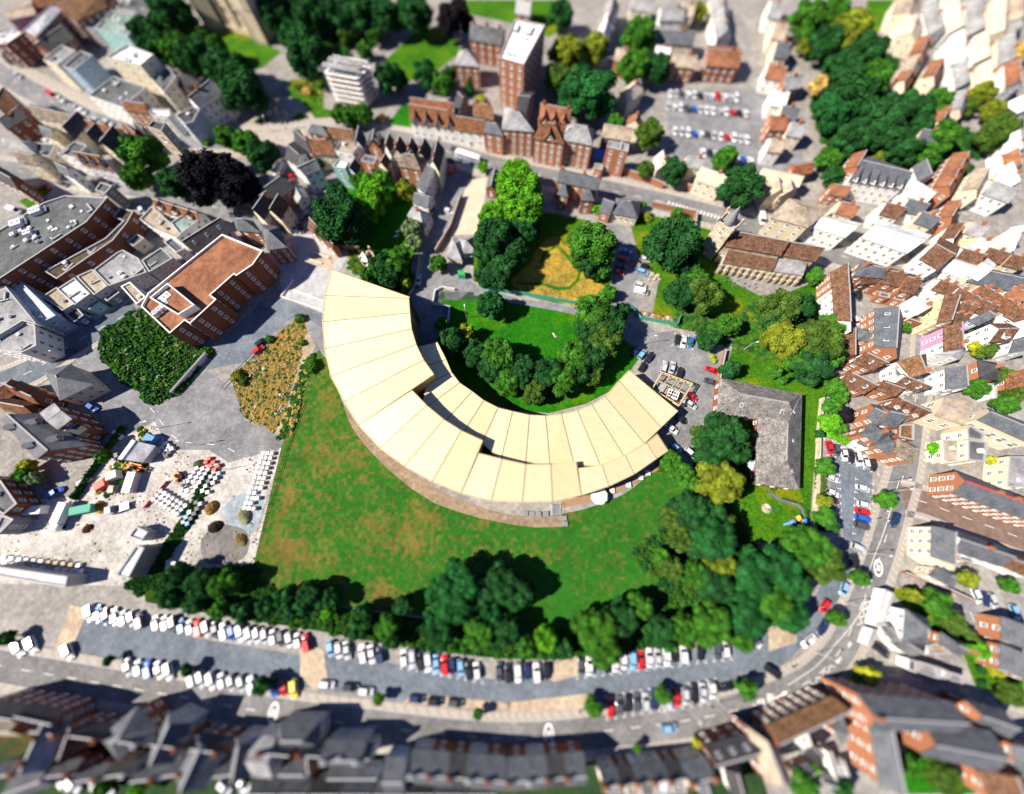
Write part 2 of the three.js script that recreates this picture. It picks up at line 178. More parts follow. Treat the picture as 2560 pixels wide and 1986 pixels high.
// ---------- foliage ----------
function crownGeo(seed,cards,size,shape){
  const r=rng(seed),pos=[],col=[],blobs=[],nb=shape==='cone'?9:shape==='low'?12:cards>3000?44:18;
  for(let i=0;i<nb;i++){if(shape==='cone'){const t=i / nb,w=.62*(1 - t);const a=r()*6.28;blobs.push([Math.cos(a)*w*.35,-.95+1.9*t,Math.sin(a)*w*.35,w*.85+.1]);}else{const a=i*2.4+r(),y=shape==='low'?r()*.5 - .3:r()*1.35 - .62,m=Math.sqrt(Math.max(0,1 -(y*.9)**2))*(nb>30?.42+.4*r():.35+.36*r());blobs.push([Math.cos(a)*m,y*.8,Math.sin(a)*m,nb>30?.17+.15*r():.28+.2*r()]);}}
  if(shape !=='cone')blobs.push([0,.1,0,.62]);
  const tot=blobs.reduce((s,b)=>s+b[3]**2,0),V=new THREE.Vector3(),U=new THREE.Vector3(),W=new THREE.Vector3(),N=new THREE.Vector3();
  const push=(a,b,c,k)=>{pos.push(...a,...b,...c);for(let i=0;i<3;i++)col.push(...k);};
  for(const[bx,by,bz,br]of blobs){
    const tint=.65+.7*r(),n=Math.round(cards*br*br / tot);
    for(let i=0;i<n;i++){
      const z=2*r()- 1,a=6.283*r(),s=Math.sqrt(1 - z*z);N.set(s*Math.cos(a),z,s*Math.sin(a));const rr=br*(.8+.28*r());const c=[bx+N.x*rr,by+N.y*rr,bz+N.z*rr];
      N.x+=(r()- .5)*1.5;N.y+=(r()- .5)*1.5+.25;N.z+=(r()- .5)*1.5;N.normalize();V.set(r()- .5,r()- .5,r()- .5).cross(N).normalize();U.crossVectors(N,V);const e=size*(.55+.9*r()),k=tint*(.7+.6*r()),h=(r()- .5)*.3,kc=[k*(1+h),k,k*(1 - .5*h)];
      const q=(i,j,d)=>[c[0]+V.x*i*e+U.x*j*e+N.x*d*e,c[1]+V.y*i*e+U.y*j*e+N.y*d*e,c[2]+V.z*i*e+U.z*j*e+N.z*d*e];
      const t1=q(0,-.75,-.2),t2=q(.45,0,.12),t3=q(0,.85,-.2),t4=q(-.5,.05,.1);push(t1,t2,t3,kc);push(t1,t3,t4,kc);
}
    const ico=new THREE.IcosahedronGeometry(br*.78,cards<200?0:1),ig=ico,ip=ig.attributes.position;for(let i=0;i<ip.count;i++){pos.push(ip.getX(i)+bx,ip.getY(i)+by,ip.getZ(i)+bz);col.push(tint,tint,tint);}
}
  const g=new THREE.BufferGeometry();g.setAttribute('position',new THREE.Float32BufferAttribute(pos,3));g.setAttribute('color',new THREE.Float32BufferAttribute(col,3));g.computeVertexNormals();return g;
}
const CROWN={big:[1,2,3,4].map(s=>crownGeo(s*31,5200,.075,'round')),small:[5,6,7].map(s=>crownGeo(s*31,1000,.17,'round')),cone:[8,9].map(s=>crownGeo(s*31,1500,.12,'cone')),low:[10,11].map(s=>crownGeo(s*31,1400,.13,'low'))};
const F=c=>new THREE.MeshPhysicalMaterial({color:new THREE.Color().setRGB(...c),vertexColors:true,roughness:.9,specularIntensity:.1,side:THREE.DoubleSide});
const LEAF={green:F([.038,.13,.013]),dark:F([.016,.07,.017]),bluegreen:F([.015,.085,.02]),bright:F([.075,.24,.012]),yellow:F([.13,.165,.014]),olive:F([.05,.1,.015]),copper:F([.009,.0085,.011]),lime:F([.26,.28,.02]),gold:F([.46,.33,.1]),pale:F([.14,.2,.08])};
const trunkGeo=merge([new THREE.CylinderGeometry(.5,1,1,8).translate(0,.5,0),bar([0,.8,0],[1.6,1.35,.6],.3),bar([0,.8,0],[-1.3,1.4,.9],.28),bar([0,.75,0],[.2,1.45,-1.7],.3)]);
function tree(kind,x,z,r,h,label,group,o={}){
  const shape=o.shape||(r>3.2?'big':'small'),G=CROWN[shape],g=base(o.name||(shape==='cone'?'conifer_tree':r>3.2?'tree':'small_tree'),x,0,z,R()*6.28,label,o.cat||'tree',group);
  const ry=shape==='cone'?h*.5:Math.min(h*.46,r*(o.tall||1.05)),t=part(g,'trunk',trunkGeo,MAT.bark);const th=h - ry*1.5;t.scale.set(.05*r+.1,Math.max(.4,th),.05*r+.1);
  const c=part(g,'crown',G[Math.floor(R()*G.length)],LEAF[kind]);c.scale.set(r*rand(.95,1.08),ry,r*rand(.95,1.08));c.position.y=h - ry*.95;return g;
}
function shrub(kind,x,z,r,h,label,group,name='shrub',cat='shrub'){const g=base(name,x,0,z,R()*6.28,label,cat,group);const c=part(g,'crown',CROWN.low[Math.floor(R()*2)],LEAF[kind]);c.scale.set(r,h*.75,r*rand(.8,1.1));c.position.y=h*.35;const t=part(g,'stem',trunkGeo,MAT.bark);t.scale.set(.08,h*.4,.08);return g;}
const clumpGeo=[41,42,43].map(s=>crownGeo(s,190,.26,'low'));
function scatter(name,label,cat,a,n,s0,s1,kinds,o={}){// uncountable undergrowth over an area
  const p=pts2(a),r=rng(n+5);let x0=1e9,x1=-1e9,z0=1e9,z1=-1e9;p.forEach(q=>{x0=Math.min(x0,q.x);x1=Math.max(x1,q.x);z0=Math.min(z0,q.y);z1=Math.max(z1,q.y);});
  const m=new THREE.InstancedMesh(clumpGeo[n % 3],F([1,1,1]),n),d=new THREE.Object3D(),c=new THREE.Color();let i=0,t=0;
  while(i<n&&t++<n*60){const x=x0+r()*(x1 - x0),z=z0+r()*(z1 - z0);if(!inside(p,x,z))continue;const s=s0+(s1 - s0)*r();d.position.set(x,s*.15,z);d.rotation.set(0,r()*6.28,0);d.scale.set(s,s*(o.h||.8),s);d.updateMatrix();m.setMatrixAt(i,d.matrix);c.copy(LEAF[kinds[Math.floor(r()*kinds.length)]].color);m.setColorAt(i++,c);}
  m.count=i;m.castShadow=m.receiveShadow=true;m.userData.kind='stuff';tag(m,label,cat);return top(m,name);
}
function hedge(kind,a,w,h,label,group){const p=line(a),g=base('hedge',p[0].x,0,p[0].y,0,label,'hedge',group),l=[];const r=rng(Math.round(a[0]*10+999));for(let i=0;i+1<p.length;i++){const L=p[i].distanceTo(p[i+1]),n=Math.max(1,Math.round(L /(w*.6)));for(let j=0;j<n;j++){const q=p[i].clone().lerp(p[i+1],(j+.5)/ n),c=clumpGeo[Math.floor(r()*3)].clone();c.rotateY(r()*6);c.scale(w*.7,h*.8,w*.7);c.translate(q.x - p[0].x+(r()- .5)*.3,h*.4,q.y - p[0].y);l.push(c);}}part(g,'foliage',mergeGeometries(l),LEAF[kind]);return g;}
// ---------- vehicles ----------
const PAINT={};const carPaint=(c)=>PAINT[c]||=new THREE.MeshPhysicalMaterial({color:new THREE.Color().setRGB(...{w:[.62,.63,.65],s:[.42,.44,.47],k:[.012,.013,.016],r:[.5,.012,.012],b:[.02,.1,.42],d:[.06,.065,.075],n:[.012,.025,.09],l:[.18,.36,.55],y:[.7,.6,.1],m:[.12,.01,.03],g:[.03,.14,.08],o:[.6,.2,.02],e:[.5,.43,.3]}[c]),roughness:.35,metalness:.05,clearcoat:1,clearcoatRoughness:.08});
const CN={w:'white',s:'silver',k:'black',r:'red',b:'blue',d:'dark grey',n:'navy blue',l:'light blue',y:'yellow',m:'maroon',g:'dark green',o:'orange',e:'beige'};
const GLASS=M([.015,.018,.022],null,.08),TYRE=M([.015,.015,.015],null,.9),RIM=M([.4,.4,.42],null,.4),LAMPW=M([.7,.7,.68],null,.2),LAMPR=M([.4,.02,.02],null,.3);
function loft(sec){// sections [x, halfwidth, y0, y1]; rounded-rectangle rings joined
  const ring=s=>{const[x,w,a,b]=s,c=.16,m=(a+b)/ 2;return[[x,a,-w+c],[x,a+c,-w],[x,m,-w*1.02],[x,b - c*.8,-w*.99],[x,b,-w+c*1.4],[x,b,w - c*1.4],[x,b - c*.8,w*.99],[x,m,w*1.02],[x,a+c,w],[x,a,w - c]];};
  const l=[],rs=sec.map(ring);for(let i=0;i+1<rs.length;i++)for(let j=0;j<10;j++){const k=(j+1)% 10;l.push([rs[i][j],rs[i][k],rs[i+1][k],rs[i+1][j]]);}l.push(rs[0],rs[rs.length - 1].slice().reverse());
  const g=faces(l);return toCreasedNormals(mergeVertices(g,1e-3).toNonIndexed(),.7);
}
function hull(b,t){const[x0,x1,w,y]=b,[u0,u1,v,h]=t;const B=[[x0,y,-w],[x1,y,-w],[x1,y,w],[x0,y,w]],C=[[u0,h,-v],[u1,h,-v],[u1,h,v],[u0,h,v]];const l=[C.slice().reverse()];for(let i=0;i<4;i++){const j=(i+1)% 4;l.push([B[i],C[i],C[j],B[j]]);}return faces(l);}
function carProto(kind){// front towards +x
  const K={hatch:{L:4,W:.88,b:[[-2,.72,.35,.72],[-1.92,.84,.22,.92],[-1.2,.88,.2,.95],[.9,.88,.2,.9],[1.65,.84,.2,.78],[2,.68,.28,.62]],g:[-1.9,1.15,.8],t:[-1.5,.35,.62,1.46]},saloon:{L:4.6,W:.9,b:[[-2.3,.74,.35,.78],[-2.2,.86,.25,.92],[-1.2,.9,.2,.92],[.9,.9,.2,.9],[1.9,.86,.2,.76],[2.3,.7,.28,.6]],g:[-1.75,1.2,.8],t:[-1.05,.4,.62,1.42]},estate:{L:4.6,W:.92,b:[[-2.3,.78,.35,.85],[-2.22,.88,.25,1],[-1.2,.92,.22,1.02],[.95,.92,.22,.98],[1.9,.88,.22,.86],[2.3,.74,.3,.7]],g:[-2.2,1.2,.84],t:[-1.9,.45,.68,1.66]},van:{L:5.2,W:.98,b:[[-2.6,.92,.35,1.05],[-2.5,.97,.3,1.2],[0,.98,.3,1.2],[1.5,.97,.3,1.15],[2.3,.9,.3,1.02],[2.6,.78,.35,.8]],g:[-2.55,1.95,.92],t:[-2.5,1.1,.86,2.05]}}[kind];
  const g=new THREE.Group();g.name='car';const P=carPaint('w');
  part(g,'body',loft(K.b),P).userData.paint=1;
  const yb=kind==='van'?1.1:.86,[x0,x1,w]=K.g,[u0,u1,v,h]=K.t;
  part(g,'cabin_glass',hull([x0,x1,w,yb],[u0,u1,v,h - .05]),GLASS);
  const top=part(g,'roof',merge([box(u1 - u0+.16,.07,v*2+.08,(u0+u1)/ 2,h - .03,0),...[-1,1].flatMap(s=>[bar([x0+.04,yb,s*w],[u0,h - .05,s*v],.05,4),bar([x1 - .04,yb,s*w],[u1,h - .05,s*v],.05,4),bar([(u0+u1)/ 2,yb,s*(w+.01)],[(u0+u1)/ 2 - .05,h - .05,s*(v+.01)],.05,4)])]),P);top.userData.paint=1;
  if(kind==='van'){const pn=part(g,'side_panel',hull([-2.57,.75,.935,1.15],[-2.52,.62,.875,2.0]),P);pn.userData.paint=1;}
  const wg=new THREE.CylinderGeometry(.32,.32,.2,12).rotateX(Math.PI / 2),rg=new THREE.CylinderGeometry(.19,.19,.22,8).rotateX(Math.PI / 2);
  for(const sx of[-1,1])for(const sz of[-1,1]){const wl=part(g,'wheel',wg,TYRE);wl.position.set(sx*K.L*.31,.32,sz*(K.W - .07));part(wl,'rim',rg,RIM);}
  for(const s of[-1,1]){part(g,'headlight',box(.14,.14,.34,K.L / 2 - .16,.62,s*(K.W - .3)),LAMPW);part(g,'tail_light',box(.1,.2,.26,-K.L / 2+.07,.74,s*(K.W - .24)),LAMPR);part(g,'mirror',box(.12,.12,.2,.72*x1,yb+.05,s*(K.W+.08)),P).userData.paint=1;}
  return g;
}
const CARS={};for(const k of['hatch','saloon','estate','van'])CARS[k]=carProto(k);
const KN={hatch:'hatchback',saloon:'saloon',estate:'estate car',van:'van'};
function car(kind,c,x,z,ang,where,group,y=.02){const o=CARS[kind].clone();o.traverse(m=>{if(m.userData.paint)m.material=carPaint(c);});top(o,'parked_car');o.position.set(x,y,z);o.rotation.y=ang;tag(o,(CN[c]+' '+KN[kind]+' '+where),kind==='van'?'van':'car',group);o.traverse(m=>delete m.userData.paint);return o;}
const ORD=['first','second','third','fourth','fifth','sixth','seventh','eighth','ninth','tenth','eleventh','twelfth','thirteenth','fourteenth','fifteenth','sixteenth','seventeenth','eighteenth','nineteenth','twentieth'];
function row(x0,z0,x1,z1,ang,s,where,group,flip){const n=s.length;let k=0;const r=rng(n*7+Math.round(x0*3+500));for(let i=0;i<n;i++){const c=s[i];if(c==='-')continue;const t=n>1?i /(n - 1):0,q=r();const kind=q<.42?'hatch':q<.68?'saloon':q<.95?'estate':'hatch';car(kind,c,x0+(x1 - x0)*t+(r()- .5)*.15,z0+(z1 - z0)*t+(r()- .5)*.3,ang+(r()- .5)*.03+((flip?r()<.7:r()<.4)?Math.PI:0),where.replace('#',ORD[k]),group);k++;}}
// ---------- streets, walls, fences ----------
function roadway(name,a,w,mat,y,pave,pm,dash){
  const p=line(a);structure(name,stripGeo(p,-w / 2,w / 2,y),mat);
  if(pave)for(const s of[-1,1]){structure('pavement',stripSlab(p,s*(w / 2+.16),s*(w / 2+pave),.12),pm);structure('kerb',stripSlab(p,s*w / 2,s*(w / 2+.16),.125),MAT.lead);}
  if(dash){const L=[];let acc=0;for(let i=0;i+1<p.length;i++){acc+=p[i].distanceTo(p[i+1]);if(acc>6){acc=0;const d=p[i+1].clone().sub(p[i]).normalize();L.push(box(2.6,.012,.13,p[i].x,y+.01,p[i].y,-Math.atan2(d.y,d.x)));}}if(L.length)structure('road_marking',merge(L),MAT.paint);}
}
function edgeLine(a,w,y,mat){structure('road_marking',stripGeo(line(a),-w / 2,w / 2,y),MAT[mat]);}
function zigzag(x0,z0,x1,z1,n,amp,y){const L=[],d=new THREE.Vector2(x1 - x0,z1 - z0),nrm=new THREE.Vector2(-d.y,d.x).normalize();const P=i=>new THREE.Vector2(x0+d.x*i / n,z0+d.y*i / n).addScaledVector(nrm,i % 2?amp:-amp);for(let i=0;i<n;i++){const a=P(i),b=P(i+1);L.push(box(a.distanceTo(b),.012,.14,(a.x+b.x)/ 2,y,(a.y+b.y)/ 2,-Math.atan2(b.y - a.y,b.x - a.x)));}structure('road_marking',merge(L),MAT.paint);}
function bayMarks(x0,z0,x1,z1,n,ang,y){const L=[];for(let i=0;i<=n;i++){const t=(i - .5)/(n - 1),x=x0+(x1 - x0)*t,z=z0+(z1 - z0)*t,c=Math.cos(ang),s=-Math.sin(ang);for(const k of[-1,1]){L.push(box(.9,.012,.1,x+c*k*2.2,y,z+s*k*2.2,ang));L.push(box(.1,.012,.9,x+c*k*2.65,y+.003,z+s*k*2.65,ang));}}structure('parking_marking',merge(L),MAT.paint);}
function wallLine(name,label,cat,a,h,th,mat,cope){const p=pts2(a),o=p[0],g=base(name,o.x,0,o.y,0,label,cat),W=[],C=[];for(let i=0;i+1<p.length;i++){const A=p[i],B=p[i+1],L=A.distanceTo(B),an=-Math.atan2(B.y - A.y,B.x - A.x),x=(A.x+B.x)/ 2 - o.x,z=(A.y+B.y)/ 2 - o.y;const w=faces([]);W.push(prismBox(L+th*.98,h - .1,th,x,0,z,an));C.push(box(L+th+.1,.12,th+.12,x,h - .04+i*.003,z,an));}part(g,'wall',merge(W),mat);part(g,'coping',merge(C),cope);return g;}
function prismBox(L,h,t,x,y,z,an){const c=Math.cos(an),s=-Math.sin(an),q=(u,v,w)=>[x+u*c+v*s,y+w,z+u*s - v*c];const a=L / 2,b=t / 2;return faces([[q(-a,b,0),q(a,b,0),q(a,b,h),q(-a,b,h)],[q(a,-b,0),q(-a,-b,0),q(-a,-b,h),q(a,-b,h)],[q(a,b,0),q(a,-b,0),q(a,-b,h),q(a,b,h)],[q(-a,-b,0),q(-a,b,0),q(-a,b,h),q(-a,-b,h)],[q(-a,b,h),q(a,b,h),q(a,-b,h),q(-a,-b,h)]]);}
const unitBox=box(1,1,1,0,.5,0),postGeo=new THREE.CylinderGeometry(.06,.06,1,6).translate(0,.5,0);
function fenceLine(name,label,a,h,mat,step,kind){
  const p=pts2(a),o=p[0],g=base(name,o.x,0,o.y,0,label,'fence');
  for(let i=0;i+1<p.length;i++){const A=p[i],B=p[i+1],L=A.distanceTo(B),n=Math.max(1,Math.round(L / step)),an=-Math.atan2(B.y - A.y,B.x - A.x);for(let j=0;j<n;j++){const q=A.clone().lerp(B,(j+.5)/ n),e=A.clone().lerp(B,j / n),po=part(g,'post',postGeo,mat);po.position.set(e.x - o.x,0,e.y - o.y);po.scale.y=h+.1;po.rotation.y=an;
    const bars=kind==='panel'?[[h*.98,.05,.03]]:kind==='rail'?[[.1,.06,h*.9],[.1,.06,h*.5]]:[[.06,.04,h*.95],[.06,.04,h*.15]];
    for(const[bh,bt,by]of bars){const m=part(g,kind==='panel'?'panel':'rail',unitBox,mat);m.position.set(q.x - o.x,by,q.y - o.y);m.rotation.y=an;m.scale.set(L / n - .06,bh,bt);}}}
  return g;
}
// ---------- the golden crescent ----------
const GOLD=[[.71,.61,.36],[.74,.64,.4],[.68,.58,.33],[.72,.62,.38]].map(c=>M(c,'metal',.5,.015,{metalness:.2}));
const GOLDTRIM=M([.6,.46,.24],null,.45,0,{metalness:.25}),GOLDWALL=M([.4,.27,.1],'metal',.5,.02,{metalness:.3}),GUTTER=M([.14,.1,.04],null,.7);
function shell(g,inn,outr,hs,steps){// inn[k] = [before, after] points on the inner edge at station k, hs[k] = [inner, outer] height; one roof panel between stations
  const n=hs.length,V=(q,y)=>[q[0]- g.position.x,y,q[1]- g.position.z],low=[],trim=[],wallF=[],mid=(a,b)=>[(a[0]+b[0])/ 2,(a[1]+b[1])/ 2];
  for(let k=0;k+1<n;k++){
    const i0=inn[k][1],i1=inn[k+1][0],o0=outr[k],o1=outr[k+1],[a0,b0]=hs[k],[a1,b1]=hs[k+1],gp=(a,b)=>{const d=Math.hypot(b[0]- a[0],b[1]- a[1]),t=Math.min(.3,.13 / d);return[a[0]+(b[0]- a[0])*t,a[1]+(b[1]- a[1])*t];};
    part(g,'roof_panel',slopeGeo(upward([V(gp(o0,o1),b0),V(gp(o1,o0),b1),V(gp(i1,i0),a1),V(gp(i0,i1),a0)]),.22),GOLD[(k*7+3)% 4]);
    low.push([V(o0,b0 - .14),V(o1,b1 - .14),V(i1,a1 - .14),V(i0,a0 - .14)]);
    for(const[a,b,h0,h1]of[[o0,o1,b0,b1],[i0,i1,a0,a1]]){const c=mid(mid(o0,o1),mid(i0,i1)),pull=(p,m)=>{const d=Math.hypot(c[0]- p[0],c[1]- p[1]);return[p[0]+(c[0]- p[0])*m / d,p[1]+(c[1]- p[1])*m / d];};const pa=pull(a,.9),pb=pull(b,.9),ea=pull(a,.3),eb=pull(b,.3),y0=h0+.1,y1=h1+.1;wallF.push([V(pa,0),V(pb,0),V(pb,h1 - .3),V(pa,h0 - .3)]);trim.push([V(a,y0),V(b,y1),V(eb,y1),V(ea,y0)],[V(a,y0 - .55),V(b,y1 - .55),V(b,y1),V(a,y0)],[V(ea,y0 - .2),V(eb,y1 - .2),V(eb,y1),V(ea,y0)]);}
}
  const across=(a,b,h,j)=>{wallF.push([V(a,0),V(b,0),V(b,j - .2),V(a,h - .2)]);trim.push([V(a,h - .55),V(b,j - .55),V(b,j+.1),V(a,h+.1)]);};
  across(inn[0][1],outr[0],...hs[0]);across(inn[n - 1][0],outr[n - 1],...hs[n - 1]);for(const k of steps)across(inn[k][0],inn[k][1],hs[k][0],hs[k][0]);
  part(g,'gutter',faces(low),GUTTER);part(g,'roof_edge',faces(trim),GOLDTRIM);part(g,'wall',faces(wallF),GOLDWALL);
}
// ---------- small things ----------
const lampGeo={pole:new THREE.CylinderGeometry(.07,.1,1,7).translate(0,.5,0)};
function streetLamp(x,z,h,ang,label){const g=base('street_lamp',x,0,z,ang,label,'street lamp','street lamps');part(g,'pole',lampGeo.pole,MAT.galv).scale.y=h;part(g,'arm',bar([0,h - .05,0],[1.3,h+.15,0],.05),MAT.galv);part(g,'lamp_head',merge([box(.8,.14,.32,1.6,h+.16,0),box(.5,.06,.24,1.6,h+.07,0)]),MAT.whiteplastic);return g;}
function bench(x,z,an,label){const g=base('concrete_seat',x,0,z,an,label,'bench','grey slatted seats beside the curved path');part(g,'seat',merge([0,1,2,3,4].map(i=>box(1.7,.06,.24,0,.45,-.56+i*.28))),MAT.palegrey);part(g,'base',box(1.5,.42,1.2,0,.21,0),MAT.lead);return g;}
function cafeTable(x,z,label){const g=base('cafe_table',x,0,z,0,label,'table','white tables on the shaded terrace');part(g,'table_top',box(1.5,.05,1.5,0,.76,0),MAT.whiteplastic);part(g,'pedestal',merge([new THREE.CylinderGeometry(.05,.05,.72,8).translate(0,.38,0),new THREE.CylinderGeometry(.35,.38,.04,12).translate(0,.03,0)]),MAT.metal);return g;}
function parasol(x,z,r,mat,label){const g=base('parasol',x,0,z,.3,label,'parasol');part(g,'pole',new THREE.CylinderGeometry(.04,.04,2.7,8).translate(0,1.35,0),MAT.galv);part(g,'canopy',new THREE.ConeGeometry(r,.7,8,1,true).translate(0,2.6,0),mat);part(g,'base',new THREE.CylinderGeometry(.4,.45,.1,10).translate(0,.06,0),MAT.lead);return g;}
function person(x,z,an,mats,label,lying){const g=base('person',x,.02,z,an,label,'person');const P=[[0,.05,.1],[0,.5,.1],[0,.92,.08],[0,1.35,0],[0,1.5,0],[0,1.64,0]];const lathe=(prof,seg=8)=>new THREE.LatheGeometry(prof.map(p=>new THREE.Vector2(p[0],p[1])),seg);const leg=s=>{const t=lathe([[.001,0],[.07,.02],[.05,.1],[.065,.35],[.055,.45],[.095,.85],[.1,.95]]);return t.translate(s*.1,0,s*.07);};const arm=s=>bar([s*.2,1.42,0],[s*.27,.8,.06*s],.042,6);const torso=lathe([[.001,.86],[.15,.9],[.14,1.1],[.19,1.38],[.12,1.48],[.05,1.52],[.05,1.56]]).scale(1,1,.65);const head=new THREE.SphereGeometry(.105,10,8).scale(.85,1.15,1).translate(0,1.66,.01);const paint=(gg,c)=>{const n=gg.attributes.position.count,a=new Float32Array(n*3);for(let i=0;i<n;i++)a.set(c,i*3);gg.setAttribute('color',new THREE.BufferAttribute(a,3));gg.deleteAttribute('uv');return gg;};const parts=[paint(leg(1),mats[1]),paint(leg(-1),mats[1]),paint(torso,mats[0]),paint(arm(1),[.5,.3,.2]),paint(arm(-1),[.5,.3,.2]),paint(head,[.5,.32,.22])];const b=part(g,'body',merge(parts),PERSONM);part(g,'hair',new THREE.SphereGeometry(.112,10,6,0,6.3,0,1.7).scale(.88,1.12,1).translate(0,1.69,-.015),MAT.bark);if(lying){g.rotation.order='YXZ';g.rotation.x=-Math.PI / 2;g.position.y=.12;}return g;}
const PERSONM=new THREE.MeshStandardMaterial({vertexColors:true,roughness:.85,side:THREE.DoubleSide});
const blockGeo=[0,1,2].map(s=>{const r=rng(90+s),l=[];for(let i=0;i<2;i++)for(let j=0;j<2;j++)l.push(box(.52,.9+r()*.25,.52,-.28+i*.56,.6,-.28+j*.56));return merge(l);}),palletGeo=merge([box(1.15,.05,1.15,0,.12,0),box(1.15,.08,.1,0,.05,-.5),box(1.15,.08,.1,0,.05,0),box(1.15,.08,.1,0,.05,.5)]);
let firstPallet;function pallet(x,z,an,mat,label,group,sc=1){let g;if(!firstPallet){g=firstPallet=new THREE.Group();part(g,'load',blockGeo[0],MAT.whiteplastic);part(g,'pallet',palletGeo,MAT.timber);}else g=firstPallet.clone();top(g,'block_pallet');g.children[0].geometry=blockGeo[Math.floor(R()*3)];g.children[0].material=mat;g.position.set(x,0,z);g.rotation.y=an;g.scale.setScalar(sc);return tag(g,label,'pallet',group);}
function palletGrid(x0,z0,ux,uz,n,vx,vz,m,an,mats,where,group){for(let j=0;j<m;j++)for(let i=0;i<n;i++)if(hash(i*3.1+x0,j*7.7)<.93)pallet(x0+ux*i+vx*j,z0+uz*i+vz*j,an+(R()- .5)*.12,MAT[mats[Math.floor(R()*mats.length)]],`${ORD[i]} pallet in the ${ORD[j]} line of the ${where}`,group,rand(.92,1.05));}
function heap(x,z,r,h,color,label){const g=new THREE.SphereGeometry(1,36,18,0,6.2832,0,Math.PI / 2),p=g.attributes.position;for(let i=0;i<p.count;i++){const X=p.getX(i),Z=p.getZ(i),Y=p.getY(i),k=1+.35*(nB(X*.3+.5+x*.01,Z*.3+.5)- .5)+.15*(nC(X*.2+.3,Z*.2+.7)- .5);p.setXYZ(i,X*r*k,(1 -(1 - Y)**.8)*h*k,Z*r*.75*k);}g.computeVertexNormals();const m=solo('material_heap',g,M(color,'dry',1),label,'heap');m.position.set(x,0,z);m.rotation.y=x;return m;}
function telehandler(x,z,an,label){const g=base('telehandler',x,0,z,an,label,'telehandler');const Y=MAT.orangeplastic;part(g,'body',merge([box(4,.7,1.7,-.4,.95,0),box(1.6,.6,.7,-1.2,1.5,.5)]),Y);part(g,'boom',merge([bar([-2.2,2,-.1],[2.4,1.5,-.1],.2,6),bar([2.4,1.5,-.1],[3.6,.8,-.1],.15,6)]),Y);part(g,'cab',merge([box(1.3,1.1,.9,0,1.8,.5),box(1.4,.1,1,0,2.4,.5)]),GLASS);part(g,'fork',merge([box(1.2,.08,.12,4.1,.5,-.4),box(1.2,.08,.12,4.1,.5,.3),box(.1,.8,1.2,3.5,.75,0)]),MAT.blackmetal);const wg=new THREE.CylinderGeometry(.6,.6,.5,14).rotateX(Math.PI / 2);for(const sx of[-1.6,1.2])for(const sz of[-.9,.9]){const w=part(g,'wheel',wg,TYRE);w.position.set(sx,.6,sz);}return g;}
function excavator(x,z,an,label){const g=base('excavator',x,0,z,an,label,'excavator');part(g,'track',box(2.6,.6,.45,0,.3,-.8),TYRE);part(g,'track',box(2.6,.6,.45,0,.3,.8),TYRE);part(g,'body',merge([box(2.1,.8,1.8,-.3,1.1,0),box(.5,.7,1.7,-1.2,1.2,0)]),MAT.orangeplastic);part(g,'cab',box(1,1.2,.8,.3,1.9,-.45),GLASS);part(g,'boom',merge([bar([.7,1.2,.2],[2,2.8,.2],.16,6),bar([2,2.8,.2],[3.4,1.6,.2],.13,6)]),MAT.orangeplastic);part(g,'bucket',merge([box(.6,.5,.8,3.5,1.2,.2),bar([3.3,.9,-.1],[3.7,.8,-.1],.05),bar([3.3,.9,.5],[3.7,.8,.5],.05)]),MAT.blackmetal);return g;}
function lorry(x,z,an,L,cabMat,bedMat,label,boxy){const g=base('lorry',x,0,z,an,label,'lorry');part(g,'cab',merge([loft([[L / 2 - 1.9,1.05,.7,2.5],[L / 2 - .5,1.1,.6,2.6],[L / 2,1.02,.6,2.2]])]),cabMat);part(g,'windscreen',box(.06,.7,1.8,L / 2 - .08,2,0),GLASS);part(g,boxy?'cargo_box':'flatbed',boxy?box(L - 2.1,2.2,2.3,-1.05,2,0):merge([box(L - 2.1,.2,2.3,-1.05,1,0),box(.1,1.2,2.3,L / 2 - 2.2,1.5,0),box(L - 2.1,.3,.06,-1.05,1.2,1.15),box(L - 2.1,.3,.06,-1.05,1.2,-1.15)]),bedMat);part(g,'chassis',box(L - .4,.3,.9,0,.75,0),MAT.blackmetal);const wg=new THREE.CylinderGeometry(.48,.48,.34,12).rotateX(Math.PI / 2);for(const sx of[L / 2 - 1.1,-L / 2+1.3])for(const s of[-.95,.95]){const w=part(g,'wheel',wg,TYRE);w.position.set(sx,.48,s);}return g;}
function bus(x,z,an,label,L=10.8){const g=base('bus',x,0,z,an,label,'bus');part(g,'body',loft([[-L / 2,1.15,.45,2.8],[-L / 2+.2,1.24,.35,3],[0,1.25,.35,3.02],[L / 2 - .3,1.24,.35,3],[L / 2,1.12,.45,2.7]]),carPaint('w'));for(const s of[-1,1]){for(let i=0;i<7;i++)part(g,'window',box(1.1,.85,.05,-L / 2+1.4+i*1.33,1.95,s*1.27),GLASS);part(g,'skirt_stripe',box(L - 1,.4,.03,0,.75,s*1.285),PAINT.b||carPaint('n'));}part(g,'windscreen',box(.06,1.1,2,L / 2+.005,1.85,0),GLASS);part(g,'roof_unit',merge([box(1.8,.25,1.5,-1.8,3.12,0),box(1,.2,1.2,2.2,3.1,0),box(.8,.18,.8,3.8,3.1,0)]),MAT.whiteplastic);const wg=new THREE.CylinderGeometry(.48,.48,.3,12).rotateX(Math.PI / 2);for(const sx of[-L*.28,L*.3])for(const s of[-1.05,1.05]){const w=part(g,'wheel',wg,TYRE);w.position.set(sx,.48,s);}return g;}
